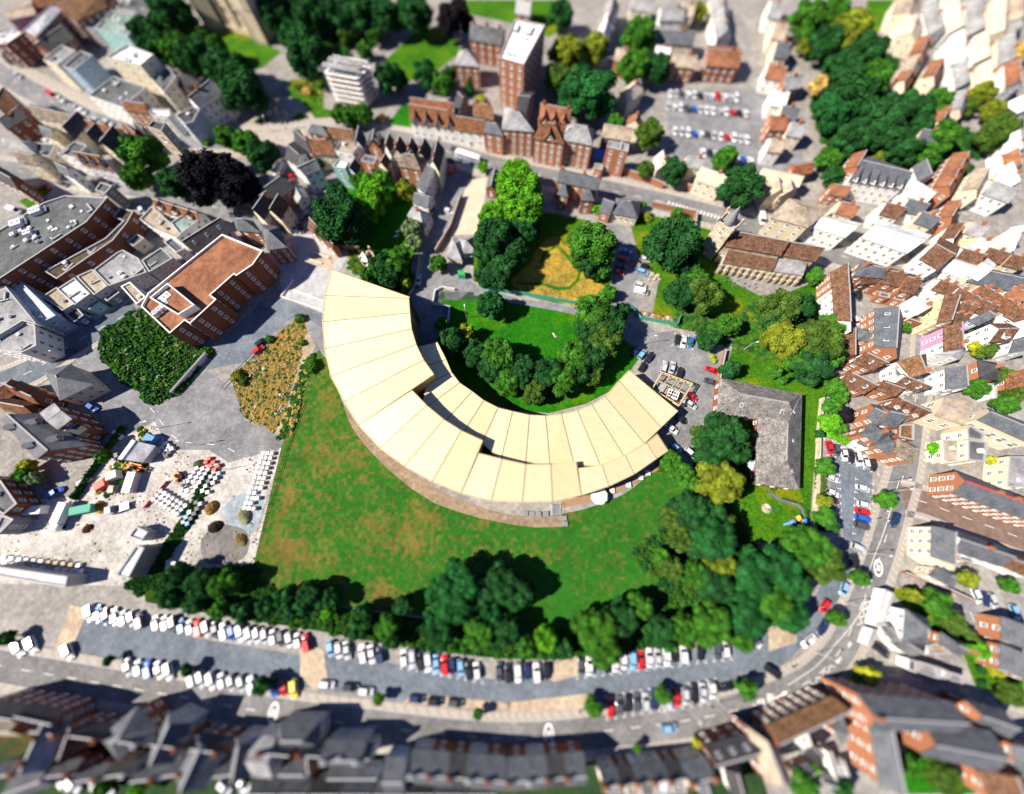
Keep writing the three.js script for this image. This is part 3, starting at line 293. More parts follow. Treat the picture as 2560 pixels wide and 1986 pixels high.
function airUnit(x,y,z,an,w,d,label){const g=base('air_handling_unit',x,y,z,an,label,'air unit','white rooftop air units');part(g,'casing',merge([box(w,1.3,d,0,.85,0),box(w*.9,.2,d*.9,0,.1,0),box(w*1.03,.08,d*1.03,0,1.52,0)]),MAT.whiteplastic);for(let i=0;i<Math.max(1,Math.round(w / 1.4));i++){const f=part(g,'fan',new THREE.CylinderGeometry(.48,.48,.1,14),MAT.metal);f.position.set(-w / 2+(i+.5)*w / Math.max(1,Math.round(w / 1.4)),1.6,0);}part(g,'duct',merge([box(w*.5,.4,.5,w*.6,.5,d*.2),box(.4,.4,d,w*.75,.5,0)]),MAT.galv);return g;}
function stoneRock(x,z,s,mat,label,group){const g=new THREE.IcosahedronGeometry(s,1),p=g.attributes.position,r=Math.round(x*10);for(let i=0;i<p.count;i++){const k=.75+.5*hash(Math.round(p.getX(i)*40)+r,Math.round(p.getZ(i)*40+p.getY(i)*17));p.setXYZ(i,p.getX(i)*k,p.getY(i)*k*.7,p.getZ(i)*k);}g.computeVertexNormals();const m=solo('boulder',g,mat,label,'boulder',group);m.position.set(x,s*.3,z);return m;}
function gravestone(x,z,an,label){const s=new THREE.Shape();s.moveTo(-.3,0);s.lineTo(.3,0);s.lineTo(.3,.7);s.absarc(0,.7,.3,0,Math.PI);s.lineTo(-.3,0);const g=new THREE.ExtrudeGeometry(s,{depth:.14,bevelEnabled:true,bevelSize:.02,bevelThickness:.02,bevelSegments:1,curveSegments:8});const m=solo('gravestone',g,MAT.palegrey,label,'gravestone','pale gravestones in the green plot by the church');m.position.set(x,0,z);m.rotation.y=an;return m;}
const FONT=await new FontLoader().loadAsync('fonts/droid/droid_sans_bold.typeface.json');
function roadText(txt,x,z,an,size,stretch,y){const g=new TextGeometry(txt,{font:FONT,size,depth:.006,curveSegments:3});g.computeBoundingBox();const b=g.boundingBox;g.translate(-(b.max.x+b.min.x)/ 2,-(b.max.y+b.min.y)/ 2,0);g.scale(1,stretch,1);g.rotateX(-Math.PI / 2);g.rotateY(an);g.translate(x,y,z);structure('road_lettering',g,MAT.paint);}
function roadArrow(x,z,an,y){const g=new THREE.ShapeGeometry(new THREE.Shape([[-2,-.12],[.6,-.12],[.6,-.5],[2,0],[.6,.5],[.6,.12],[-2,.12]].map(p=>new THREE.Vector2(...p))));g.rotateX(-Math.PI / 2);g.rotateY(an);g.translate(x,y,z);structure('road_marking',g,MAT.paint);}
function roundel(x,z,an,y,txt){const g=new THREE.RingGeometry(.95,1.25,32);g.scale(1,1.9,1);g.rotateX(-Math.PI / 2);g.rotateY(an);g.translate(x,y,z);structure('road_marking',g,MAT.paint);roadText(txt,x,z,an,.8,2,y);}

function castleKeep(a){// massive stone keep with corner turrets and buttresses
  const p=ccw(pts2(a)),o=p[0],q=p.map(v=>v.clone().sub(o)),g=base('castle_keep',o.x,0,o.y,0,'huge square stone castle keep cut by the top edge','castle'),H=24;
  part(g,'wall',prismGeo(q,0,H,false),MAT.stone);part(g,'plinth',prismGeo(q.map((v,i)=>v.clone().add(v.clone().sub(q[(i+2)% 4]).normalize().multiplyScalar(1.2))),0,2.2),MAT.stone);part(g,'roof',sheetGeo(q,H - 1),MAT.lead);
  q.forEach((v,i)=>{const t=part(g,'turret',box(8,H+4,8,0,(H+4)/ 2,0),MAT.stone),w=q[(i+1)% 4];t.position.set(v.x,0,v.y);t.rotation.y=-Math.atan2(w.y - v.y,w.x - v.x);
    const L=v.distanceTo(w);for(let k=1;k<4;k++){const b=part(g,'buttress',box(2.2,H - 2,1.4,0,(H - 2)/ 2,0),MAT.stone),c=v.clone().lerp(w,k / 4);b.position.set(c.x,0,c.y);b.rotation.y=t.rotation.y;}
    for(let k=0;k<4;k++)for(const y of[8,15]){const c=v.clone().lerp(w,(k+.5)/ 4),d=w.clone().sub(v).normalize(),s=part(g,'window',box(.7,2.2,.12),MAT.pane);s.position.set(c.x+d.y*.05,y,c.y - d.x*.05);s.rotation.y=t.rotation.y;}});
}
function scaffoldHouse(a){
  const p=pts2(a),o=p[0],q=p.map(v=>v.clone().sub(o)),c=q.reduce((s,v)=>s.clone().add(v)).multiplyScalar(.25),H=12;
  const g=base('brick_house',o.x,0,o.y,0,'square brick house wrapped in scaffolding beside the garden','house'),inn=q.map(v=>v.clone().lerp(c,.17));part(g,'wall',prismGeo(inn,0,H,false),MAT.orange);part(g,'roof',sheetGeo(inn,H - .1),MAT.lead);const P=ccw(inn);for(let i=0;i<4;i++)windowsOn(g,P[(i+1)% 4],P[i],.2,H,{});
  const s=base('scaffolding',o.x,0,o.y,0,'white and silver scaffolding with boarded lifts round the brick house','scaffolding');
  for(let i=0;i<4;i++){const A=q[i],B=q[(i+1)% 4],Ai=A.clone().lerp(c,.12),Bi=B.clone().lerp(c,.12),n=Math.max(3,Math.round(A.distanceTo(B)/ 2.2)),an=-Math.atan2(B.y - A.y,B.x - A.x),L=A.distanceTo(B);
    for(let k=0;k<n;k++)for(const[U,V]of[[A,B],[Ai,Bi]]){const v=U.clone().lerp(V,k / n),m=part(s,'pole',postGeo,MAT.galv);m.position.set(v.x,0,v.y);m.scale.y=H+3;}
    for(let f=1;f<=6;f++){const v=A.clone().add(B).add(Ai).add(Bi).multiplyScalar(.25),b=part(s,'deck_board',box(L*.93,.07,1.15),MAT.frame);b.position.set(v.x,f*2.05+i*.01,v.y);b.rotation.y=an;for(const up of[.5,1]){const m=A.clone().add(B).multiplyScalar(.5),r=part(s,'rail',box(L,.07,.07),MAT.galv);r.position.set(m.x,f*2.05+up,m.y);r.rotation.y=an;}}
    for(let k=0;k<4;k++){const u=A.clone().lerp(B,k / 4),v=A.clone().lerp(B,(k+1)/ 4);part(s,'brace',bar([u.x,k % 2?.5:6,u.y],[v.x,k % 2?6:12,v.y],.05),MAT.galv);}}
  for(let k=0;k<5;k++){const u=q[0].clone().lerp(q[3],(k+.5)/ 5),v=q[1].clone().lerp(q[2],(k+.5)/ 5);part(s,'roof_beam',merge([bar([u.x,H+2.6,u.y],[v.x,H+2.6,v.y],.12),bar([u.x,H+2,u.y],[v.x,H+2,v.y],.1)]),MAT.frame);}
  const sh=[0,.45].map(t=>{const u=q[0].clone().lerp(q[3],t),v=q[1].clone().lerp(q[2],t),w=q[1].clone().lerp(q[2],t+.25),x=q[0].clone().lerp(q[3],t+.25);return slopeGeo(upward([[u.x,H+2.8,u.y],[v.x,H+2.8,v.y],[w.x,H+3.2,w.y],[x.x,H+3.2,x.y]]),.05);});part(s,'roof_sheet',merge(sh),MAT.palegrey);
}
function sheetedGap(a){const p=pts2(a),o=p[0],q=p.map(v=>v.clone().sub(o)),g=base('sheeted_stall',o.x,0,o.y,0,'blue sheeted lean-to filling the gap beside the plain brick block','lean-to');part(g,'roof',slopeGeo(upward([[q[0].x,3,q[0].y],[q[1].x,3,q[1].y],[q[2].x,3.8,q[2].y],[q[3].x,3.8,q[3].y]])),MAT.bluesheet);q.forEach(v=>{const m=part(g,'post',postGeo,MAT.metal);m.position.set(v.x,0,v.y);m.scale.set(2,3,2);});part(g,'wall',prismGeo([q[0].clone().lerp(q[3],.2),q[1].clone().lerp(q[2],.2),q[2],q[3]],0,2.4),MAT.bluesheet);}
function church(tw,nv,ai,ch,cp){
  const g=house('church','medieval stone church with brown tiled roofs and small spire','church',nv,9,12,'brown','stone',{gap:2.4,storey:8,wh:1.6,ww:1});
  house('','','',ai,5,7.6,'brown','stone',{into:g,type:'leanto',gap:4.2,storey:5,wh:2.6,ww:1.8});
  house('','','',ch,8,11,'brown','stone',{into:g,gap:4,storey:8,wh:2.6});
  house('','','',cp,5.5,7,'palegrey','stone',{into:g,type:'leanto',gap:3.4,storey:5,wh:2.6,ww:1.7});
  house('','','',tw,14,14,'lead','stone',{into:g,type:'flat',cols:1,storey:4.6,para:.9,cope:'stone',wh:1.8});
  const P=pts2(tw),c=P.reduce((s,v)=>s.clone().add(v),new THREE.Vector2()).multiplyScalar(.25);const sp=part(g,'spire',merge([new THREE.CylinderGeometry(1.5,1.7,2.2,8).translate(0,1,0),new THREE.ConeGeometry(1.7,5.5,8).translate(0,4.8,0)]),MAT.palegrey);sp.position.set(c.x - g.position.x,14,c.y - g.position.z);part(sp,'vane',bar([0,7,0],[0,8.6,0],.06),MAT.blackmetal);
  for(const[arr,n,h]of[[ai,7,4.4],[cp,4,4.8]]){const q=pts2(arr),d=q[1].clone().sub(q[0]),nn=new THREE.Vector2(-d.y,d.x).normalize();const m=q[2].clone().sub(q[1]);if(nn.dot(m)>0)nn.negate();for(let i=0;i<=n;i++){const v=q[0].clone().lerp(q[1],i / n).addScaledVector(nn,.5),b=part(g,'buttress',merge([box(.7,h*.65,1.2,0,h*.325,0),box(.7,h*.35,.7,0,h*.825,-.25)]),MAT.stone);b.position.set(v.x - g.position.x,0,v.y - g.position.z);b.rotation.y=Math.atan2(nn.x,nn.y);}}
  for(const arr of[tw])pts2(arr).forEach(v=>{const t=part(g,'pinnacle',merge([box(.7,1.4,.7,0,.7,0),new THREE.ConeGeometry(.4,1.2,4).translate(0,2,0)]),MAT.stone);t.position.set(v.x - g.position.x,14.6,v.y - g.position.z);});
}
MAT.mint=M([.55,.75,.6],null,.8);
function plantFrame(a){const p=pts2(a),o=p[0],q=p.map(v=>v.clone().sub(o)),g=base('plant_frame',o.x,0,o.y,0,'open golden beam frame round rooftop plant at the gallery end','frame'),H=4,B=(u,v,y,r=.16)=>part(g,'beam',bar([u.x,y,u.y],[v.x,y,v.y],r,4),GOLDTRIM);
  for(let i=0;i<4;i++){const u=q[i],v=q[(i+1)% 4];B(u,v,H,.2);B(u,v,H - .9);for(let k=0;k<3;k++){const w=u.clone().lerp(v,k / 3),m=part(g,'post',postGeo,GOLDTRIM);m.position.set(w.x,0,w.y);m.scale.set(2.4,H,2.4);}for(let k=0;k<4;k++){const w=u.clone().lerp(v,k / 4),x=u.clone().lerp(v,(k+1)/ 4);part(g,'brace',bar([w.x,H -(k % 2)*.9,w.y],[x.x,H -((k+1)% 2)*.9,x.y],.07,4),GOLDTRIM);}}
  for(let k=1;k<4;k++)B(q[0].clone().lerp(q[1],k / 4),q[3].clone().lerp(q[2],k / 4),H);
  B(q[0].clone().lerp(q[3],.5),q[1].clone().lerp(q[2],.5),H - .05);
  const c=(s,t)=>q[0].clone().lerp(q[1],s).lerp(q[3].clone().lerp(q[2],s),t),an=-Math.atan2(q[1].y - q[0].y,q[1].x - q[0].x);
  for(const[s,t,w,d,n,l]of[[.3,.6,3.2,3,0,'square grey louvred unit inside the golden plant frame'],[.68,.62,3.6,3,8,'white cooling unit with eight fans inside the golden plant frame']]){const v=c(s,t).add(o),u=base('cooling_unit',v.x,0,v.y,an,l,'air unit');part(u,'casing',merge([box(w,2,d,0,1.1,0),box(w*.9,.2,d*.9,0,.1,0)]),n?MAT.whiteplastic:MAT.palegrey);if(n)for(let k=0;k<n;k++){const f=part(u,'fan',new THREE.CylinderGeometry(.34,.34,.1,12),MAT.blackmetal);f.position.set(-1.2+(k % 4)*.8,2.14,-.55+Math.floor(k / 4)*1.1);}else for(let k=0;k<6;k++)part(u,'louvre',box(w*.86,.05,.3,0,2.13,-1.1+k*.44),MAT.lead);}}
function steelSteps(a){const p=pts2(a),o=p[0],q=p.map(v=>v.clone().sub(o)),g=base('steel_steps',o.x,0,o.y,0,'grey steel steps between seats and terrace','steps');const L=q[0].distanceTo(q[3]),an=-Math.atan2(q[1].y - q[0].y,q[1].x - q[0].x),w=q[0].distanceTo(q[1]);for(let i=0;i<12;i++){const c=q[0].clone().lerp(q[3],(i+.5)/ 12).add(q[1].clone().lerp(q[2],(i+.5)/ 12)).multiplyScalar(.5),s=part(g,'tread',box(w,.06,L / 14),MAT.metal);s.position.set(c.x,.75 - i*.055,c.y);s.rotation.y=an;}for(const[u,v]of[[q[0],q[3]],[q[1],q[2]]])part(g,'handrail',merge([bar([u.x,1.7,u.y],[v.x,1,v.y],.04),bar([u.x,.1,u.y],[u.x,1.7,u.y],.04),bar([v.x,0,v.y],[v.x,1,v.y],.04),bar([u.x,.65,u.y],[v.x,.03,v.y],.06)]),MAT.galv);}
function memorial(x,z){const g=base('war_memorial',x,0,z,.2,'stone war memorial with bronze figures between half-moon lawns','memorial');part(g,'step',new THREE.CylinderGeometry(3.4,3.6,.3,24).translate(0,.15,0),MAT.stone);part(g,'step',new THREE.CylinderGeometry(2.6,2.8,.3,24).translate(0,.45,0),MAT.stone);part(g,'plinth',merge([box(3,1.8,1.6,0,1.5,0),box(1.5,3.6,1.5,0,2.4,0),box(1.8,.2,1.8,0,4.3,0)]),MAT.palegrey);const fig=new THREE.LatheGeometry([[.001,0],[.42,.05],[.3,.5],[.24,1],[.34,1.5],[.12,1.75],[.1,1.85],[.15,2],[.1,2.15],[.001,2.2]].map(p=>new THREE.Vector2(...p)),10);part(g,'crowning_figure',merge([fig.clone().translate(0,4.4,0),bar([0,5.6,0],[.7,6.9,.1],.07),bar([-.2,5.8,-.1],[-1,6.7,-.8],.14,4),bar([.2,5.8,-.1],[.9,6.4,-.9],.14,4)]),MAT.blackmetal);part(g,'side_figure',fig.clone().scale(.9,.9,.9).translate(-1.2,2.4,0),MAT.blackmetal);part(g,'side_figure',fig.clone().scale(.9,.9,.9).translate(1.2,2.4,0),MAT.blackmetal);}
function playground(x,z,sx,sz,tx,tz,rx,rz,fx,fz){
  let g=base('climbing_frame',x,0,z,.35,'blue and yellow climbing frame with roofed towers and slide','climbing frame');for(const[px,pz,m]of[[-2,0,MAT.blueplastic],[1,-.6,MAT.yellowplastic],[2.6,1.4,MAT.blueplastic]]){for(const a of[-.7,.7])for(const b of[-.7,.7])part(g,'post',bar([px+a,0,pz+b],[px+a,2.4,pz+b],.06),MAT.timber);part(g,'platform',box(1.4,.1,1.4,px,1.2,pz),MAT.timber);part(g,'tower_roof',new THREE.ConeGeometry(1.25,.9,4).rotateY(Math.PI / 4).translate(px,2.8,pz),m);}part(g,'slide',merge([box(2.6,.06,.6,0,0,0),box(2.6,.2,.05,0,.1,.3),box(2.6,.2,.05,0,.1,-.3)]).rotateZ(.45).translate(-3.7,.65,0),MAT.blueplastic);g.scale.setScalar(.75);part(g,'bridge',merge([box(1.7,.08,.9,-.5,1.2,-.3),box(1.7,.05,.05,-.5,1.9,.1),box(1.7,.05,.05,-.5,1.9,-.7)]),MAT.redplastic);
  const swing=(X,Z,l,an)=>{const s=base('swing',X,0,Z,an,l,'swing');part(s,'frame',merge([bar([-1.6,2.3,0],[1.6,2.3,0],.06),...[-1.6,1.6].flatMap(k=>[bar([k,2.3,0],[k*1.1,0,.9],.05),bar([k,2.3,0],[k*1.1,0,-.9],.05)])]),MAT.green);for(const k of[-.7,.7]){part(s,'seat',box(.45,.05,.2,k,.5,0),MAT.blackmetal);part(s,'chain',merge([bar([k - .2,.5,0],[k - .2,2.3,0],.015,3),bar([k+.2,.5,0],[k+.2,2.3,0],.015,3)]),MAT.galv);}};
  swing(sx,sz,'green swing frame by the stone wall path',.2);swing(fx,fz,'green swing frame in the big tree shadow',1.2);
  g=base('trampoline',tx,0,tz,0,'dark hoop seat ring below the grey hall gable','play ring');part(g,'rim',new THREE.TorusGeometry(.9,.12,6,24).rotateX(Math.PI / 2).translate(0,.35,0),MAT.blackmetal);for(let k=0;k<6;k++)part(g,'leg',bar([Math.cos(k)*.9,0,Math.sin(k)*.9],[Math.cos(k)*.9,.35,Math.sin(k)*.9],.04),MAT.galv);
  g=base('roundabout',rx,0,rz,0,'pale round play disc on the playground lawn','roundabout');part(g,'disc',new THREE.CylinderGeometry(1.4,1.4,.15,24).translate(0,.2,0),MAT.stone);part(g,'handrail',merge([0,1,2,3].flatMap(k=>{const c=Math.cos(k*1.57),s=Math.sin(k*1.57);return[bar([c*.4,.9,s*.4],[c*1.2,.9,s*1.2],.03),bar([c*1.2,.25,s*1.2],[c*1.2,.9,s*1.2],.03),bar([c*.4,.25,s*.4],[c*.4,.9,s*.4],.03)];})),MAT.galv);
}
function phoneBox(x,z,an){const g=base('phone_box',x,0,z,an,'red telephone box on the main road pavement','phone box');part(g,'frame',merge([[-1,-1],[1,-1],[-1,1],[1,1]].map(([a,b])=>box(.1,2.2,.1,a*.42,1.1,b*.42)).concat([box(.95,.3,.95,0,.15,0),box(.98,.25,.98,0,2.2,0)])),MAT.redplastic);part(g,'roof',new THREE.SphereGeometry(.66,12,6,0,6.3,0,.8).scale(1,.7,1).translate(0,2,0),MAT.redplastic);for(let i=0;i<4;i++){const m=part(g,'pane',box(.72,1.7,.03,0,1.2,.43),MAT.paneblue);m.rotation.y=i*Math.PI / 2;}}
function binShed(a){const p=pts2(a),o=p[0],q=p.map(v=>v.clone().sub(o)),g=base('bin_shelter',o.x,0,o.y,0,'small green shelter on the lane apron beside dark trees','shelter');part(g,'wall',prismGeo(q,0,1.8,false),MAT.tealboard);part(g,'roof',slopeGeo(upward([[q[0].x,1.9,q[0].y],[q[1].x,1.9,q[1].y],[q[2].x,2.3,q[2].y],[q[3].x,2.3,q[3].y]])),MAT.green);}
function ruin(a){const p=pts2(a),o=p[0],q=p.map(v=>v.clone().sub(o)),g=base('stone_ruin',o.x,0,o.y,0,'roofless stone ruin with glazed lean-to beside the dark garden trees','ruin');for(let i=0;i<4;i++){const u=q[i],v=q[(i+1)% 4],n=5;for(let k=0;k<n;k++){const w=u.clone().lerp(v,(k+.5)/ n),m=part(g,'wall',prismBox(u.distanceTo(v)/ n,i===0?2.2+.5*Math.sin(k*2.3):3.4+1.1*Math.sin(k*1.7+i*2),.6,0,0,0,0),MAT.stone);m.position.set(w.x,0,w.y);m.rotation.y=-Math.atan2(v.y - u.y,v.x - u.x);}}part(g,'glass_roof',slopeGeo(upward([[q[0].x,2.6,q[0].y],[q[3].x,2.6,q[3].y],[q[3].x*.6+q[2].x*.4,3.8,q[3].y*.6+q[2].y*.4],[q[0].x*.6+q[1].x*.4,3.8,q[0].y*.6+q[1].y*.4]]),.06),MAT.whiteplastic);}
function seatSlab(x,z,an,label){const g=base('slab_bench',x,0,z,an,label,'bench');part(g,'seat',box(7,.12,.55,0,.45,0),MAT.whiteroof);part(g,'support',merge([-2.8,0,2.8].map(k=>box(.5,.4,.45,k,.2,0))),MAT.lead);}
function cycleHoop(x,z,an,label){const g=base('tree_grate',x,0,z,an,label,'grate');part(g,'frame',merge([box(3.6,.12,.12,0,.08,.6),box(3.6,.12,.12,0,.08,-.6),box(.12,.12,1.2,1.8,.08,0),box(.12,.12,1.2,-1.8,.08,0)]),MAT.blackmetal);part(g,'grille',merge([...Array(9).keys()].map(k=>box(.12,.06,1.1,-1.5+k*.375,.06,0))),MAT.metal);}
function lounger(x,z,an,label){const g=base('sun_lounger',x,0,z,an,label,'sun lounger');part(g,'bed',box(1.4,.08,.65,.2,.35,0),MAT.whiteplastic);part(g,'backrest',box(.75,.07,.65).rotateZ(-.6).translate(-.75,.55,0),MAT.whiteplastic);for(const a of[-.4,.8])for(const b of[-.28,.28])part(g,'leg',box(.05,.35,.05,a,.17,b),MAT.whiteplastic);}

function rubbleField(name,label,a,n,s0,s1,mats,seed){const p=pts2(a),r=rng(seed);let x0=1e9,x1=-1e9,z0=1e9,z1=-1e9;p.forEach(q=>{x0=Math.min(x0,q.x);x1=Math.max(x1,q.x);z0=Math.min(z0,q.y);z1=Math.max(z1,q.y);});const g=new THREE.IcosahedronGeometry(1,0),m=new THREE.InstancedMesh(g,new THREE.MeshStandardMaterial({roughness:.95}),n),d=new THREE.Object3D(),c=new THREE.Color();let i=0,t=0;while(i<n&&t++<n*40){const x=x0+r()*(x1 - x0),z=z0+r()*(z1 - z0);if(!inside(p,x,z)||nB(x*.011+5,z*.011+5)<.47+r()*.12)continue;const s=s0+(s1 - s0)*r()**3;d.position.set(x,s*.35,z);d.rotation.set(r()*6,r()*6,r()*6);d.scale.set(s*(.6+r()),s*.7,s*(.6+r()));d.updateMatrix();m.setMatrixAt(i,d.matrix);c.setRGB(...mats[Math.floor(r()*mats.length)]);m.setColorAt(i++,c);}m.count=i;m.castShadow=m.receiveShadow=true;m.userData.kind='stuff';tag(m,label,'rubble');return top(m,name);}
function container(x,z,an,L,mat,label){const g=base('shipping_container',x,0,z,an,label,'container');part(g,'body',merge([box(L,2.4,2.3,0,1.3,0),...[...Array(12).keys()].flatMap(i=>[box(.12,2.2,.06,-L / 2+(i+.5)*L / 12,1.3,1.17),box(.12,2.2,.06,-L / 2+(i+.5)*L / 12,1.3,-1.17),box(.12,.05,2.2,-L / 2+(i+.5)*L / 12,2.51,0)])]),mat);part(g,'door',merge([box(.06,2.1,1,L / 2+.02,1.3,.55),box(.06,2.1,1,L / 2+.02,1.3,-.55)]),mat);part(g,'locking_bar',merge([-.8,-.3,.3,.8].map(k=>bar([L / 2+.09,.3,k],[L / 2+.09,2.3,k],.03))),MAT.galv);}
let g_;
const CPG="cars parked in the long curved car park";
const BAYG="cars parked in the small bay car park east of the stone wall";
const BENDG="cars at the lot bend";
const MEADG="cars in the meadow car park near the church";
const GALG="cars in the gallery car park";
const TOWNG="cars in the town streets";
const FARG="cars in the far blurred car park";
const SPAREG="vehicles in the blurred rear yards";
const LAWNDRY=[[-67.6,-7.1,1.78,4.63,1.0,0.1],[-64.7,6.8,3.77,3.09,1.0,0],[-60.3,-37.7,3.46,5.0,0.8,-0.3],[-59.2,-20.3,6.26,4.79,0.55,0.4],[-47.7,-19.6,2.57,6.25,0.6,-0.5],[-25.3,-3.0,5.99,2.11,0.95,0.6],[-35.5,1.0,11.5,4.18,0.75,0.15],[-29.8,6.2,8.59,3.09,0.6,0],[-9.7,-0.7,2.8,1.75,0.8,0],[-9.2,7.8,5.47,2.05,0.5,0],[-57.9,8.7,6.82,2.73,0.5,0.2],[-37.1,18.3,5.65,2.99,1.0,0],[-71.2,15.9,2.34,2.34,0.9,0],[19.5,-5.4,5.32,1.77,0.6,-0.2],[17.6,-2.0,4.21,1.4,0.5,0],[13.7,8.1,5.81,2.05,0.45,0],[29.0,8.4,2.73,2.05,0.5,0],[52.3,-12.4,3.25,2.17,0.7,0.5],[42.0,14.1,1.68,2.35,0.5,0],[8.6,7.8,4.1,2.05,0.4,0],[-36.4,15.9,1.0,1.17,1,0],[-53.4,-12.5,0.79,0.79,1.2,0],[-46.3,-14.1,0.8,0.8,1.2,0],[-31.6,-3.0,0.63,0.85,1.2,0],[-45.2,12.5,0.68,0.84,1,0],[-22.0,4.3,0.62,0.76,1,0],[-49.1,15.6,2.01,1.0,0.7,0],[40.2,-0.3,1.4,5.24,0.5,0],[-22.0,-1.0,1.05,3.85,0.6,0]];
function lawnField(a){// the big lawn: turf with bleached, dry patches
  const p=pts2(a);let x0=1e9,x1=-1e9,z0=1e9,z1=-1e9;p.forEach(q=>{x0=Math.min(x0,q.x);x1=Math.max(x1,q.x);z0=Math.min(z0,q.y);z1=Math.max(z1,q.y);});
  const g=sheetGeo(smooth(p,3),.01),S=Math.max(x1 - x0,z1 - z0),N=1024,d=new Uint8Array(N*N*4),fine=fbm(77,3,128),mid=fbm(78,4,20),big=fbm(79,4,6);
  const dry=LAWNDRY,sm=(t)=>{t=Math.min(1,Math.max(0,t));return t*t*(3 - 2*t);};
  for(let j=0;j<N;j++)for(let i=0;i<N;i++){
    const u=i / N,v=j / N,x=x0+u*S,z=z0+v*S;let k=-.02+.34*sm((1.05 - u*1.7))+.55*(big(u,v)- .5)+.3*(mid(u,v)- .5)+1.8*(fine(u,v)- .5);
    for(const[X,Z,rx,rz,s,an]of dry){const c=Math.cos(an),n=Math.sin(an),dx=((x - X)*c+(z - Z)*n)/ rx,dz=(-(x - X)*n+(z - Z)*c)/ rz,w=Math.exp(-dx*dx - dz*dz);k+=s*w*(.62+.6*(mid(v,u)- .4));}
    k=sm(k*.85+.06);const tr=Math.abs(((u*.8+v*.6)*46+2*(big(v,u)- .5))% 1 - .5);k=Math.max(0,k -(tr<.16?.05:0));const f=.82+.5*(fine(v,u)- .5)+.25*(mid(u,v)- .5),w=[(.018+.14*k)*f,(.122 - .002*k)*f,(.008+.016*k)*f];const o=(j*N+i)*4;for(let n=0;n<3;n++)d[o+n]=255*Math.pow(w[n],1 / 2.2);d[o+3]=255;
}
  const t=new THREE.DataTexture(d,N,N);t.magFilter=THREE.LinearFilter;t.minFilter=THREE.LinearMipmapLinearFilter;t.generateMipmaps=true;t.colorSpace=THREE.SRGBColorSpace;t.wrapS=t.wrapT=THREE.RepeatWrapping;t.needsUpdate=true;
  const uv=g.attributes.uv;for(let i=0;i<uv.count;i++)uv.setXY(i,(uv.getX(i)- x0)/ S,(uv.getY(i)- z0)/ S);
  structure('lawn',g,new THREE.MeshPhysicalMaterial({map:t,roughness:.97,specularIntensity:.1}));
}
// ---------- ground ----------
structure('ground',new THREE.PlaneGeometry(3000,3000).rotateX(-Math.PI / 2).translate(0,-.03,0),MAT.ground);{const m=scene.children[scene.children.length - 1].geometry,u=m.attributes.uv;for(let i=0;i<u.count;i++)u.setXY(i,u.getX(i)*3000,u.getY(i)*3000);}
lawnField([-65.9,-57,-54.3,-36.2,-40.3,-18.7,-23,-8.1,-4.5,-2.9,13.7,-2.9,33.8,-8.8,47.7,-18,56,-15.1,48.6,-2.7,41.4,5.2,42.3,15.2,28.3,23.5,7.4,28,-24.9,24,-46,21.7,-62.1,19.4,-74.5,12.1,-72.6,-23.9,-69,-37.8]);
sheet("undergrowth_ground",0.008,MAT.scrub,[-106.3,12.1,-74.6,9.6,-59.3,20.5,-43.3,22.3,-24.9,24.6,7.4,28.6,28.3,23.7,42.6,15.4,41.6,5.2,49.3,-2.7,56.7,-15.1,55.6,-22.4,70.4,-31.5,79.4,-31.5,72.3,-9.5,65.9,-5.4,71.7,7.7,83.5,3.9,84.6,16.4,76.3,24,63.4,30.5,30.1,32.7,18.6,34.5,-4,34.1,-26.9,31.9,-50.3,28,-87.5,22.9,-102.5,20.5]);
sheet("garden_grass",0.01,MAT.grass,[-26.7,-76.2,-25.6,-79.7,-15.5,-79.7,-2,-76.2,22.7,-70.2,32.4,-66.5,42,-64.7,47,-58.8,39.7,-49.3,32.1,-41.8,24.1,-37.5,11.8,-34.3,-0.3,-35.5,-7.9,-38.1,-14.2,-41.8,-19.9,-47.6,-24.2,-54.4,-26.2,-62.3,-21.8,-65,-21.9,-73.4,-26.9,-74.3]);
sheet("meadow_ground",0.01,MAT.grassdry,[-15,-118,16,-114.6,28.4,-111.3,36.9,-104.7,35.7,-84,35,-79.7,26.1,-72.1,-1.2,-79.7,-13.9,-84]);
sheet("meadow",0.02,MAT.meadow,[-0.3,-84.4,6.6,-92.1,10.2,-99.3,16.5,-103.6,19,-100.4,24.5,-97.2,26.2,-88,30.2,-84,35,-80.1,33,-75.3,26.2,-72.8,14.7,-76.2,1.4,-81.1],1);
sheet("mown_path",0.03,MAT.grassdry,[10,-92.1,11.9,-97.2,17.2,-100,21.4,-95.2,25.4,-88,24.3,-84,20.7,-80.5,16.5,-80.1,11.5,-82,1.4,-82.8,1.4,-83.8,11.5,-83.2,16.6,-81.5,20.5,-81.8,23.3,-84.6,24.2,-87.8,20.3,-94.1,16.8,-98.5,12.9,-96.4,11.2,-91.7]);
sheet("churchyard_grass",0.009,MAT.grassdry,[44.7,-112.4,70.3,-114.6,78.1,-106.9,79.5,-84,91.5,-76.2,110.1,-84,111.4,-74.3,110.3,-61.4,104.4,-44.3,94,-42.6,82.6,-47.6,79.1,-54.4,75.6,-61.4,56.7,-65,49,-69.6,53.2,-84,47.4,-94.1]);
sheet("long_garden_grass",0.011,MAT.brightgrass,[78.7,-65,86.4,-51,105.2,-44.3,99.3,-31.5,92.8,-15.1,87.9,1.3,81.8,5.2,69.6,4.5,65.9,-5.4,72.5,-10.9,66.4,-34.6,69.8,-45.9]);
sheet("house_garden_grass",0.009,MAT.brightgrass,[106.8,17.6,114,15.8,118.8,21.1,126.4,29.2,137,35.8,133.2,45.2,122.5,43.1,121.7,31.4,111.2,24.6]);
sheet("house_garden_grass",0.009,MAT.grass,[99.4,54.1,116.2,50.2,114,62.9,95.5,62.9]);
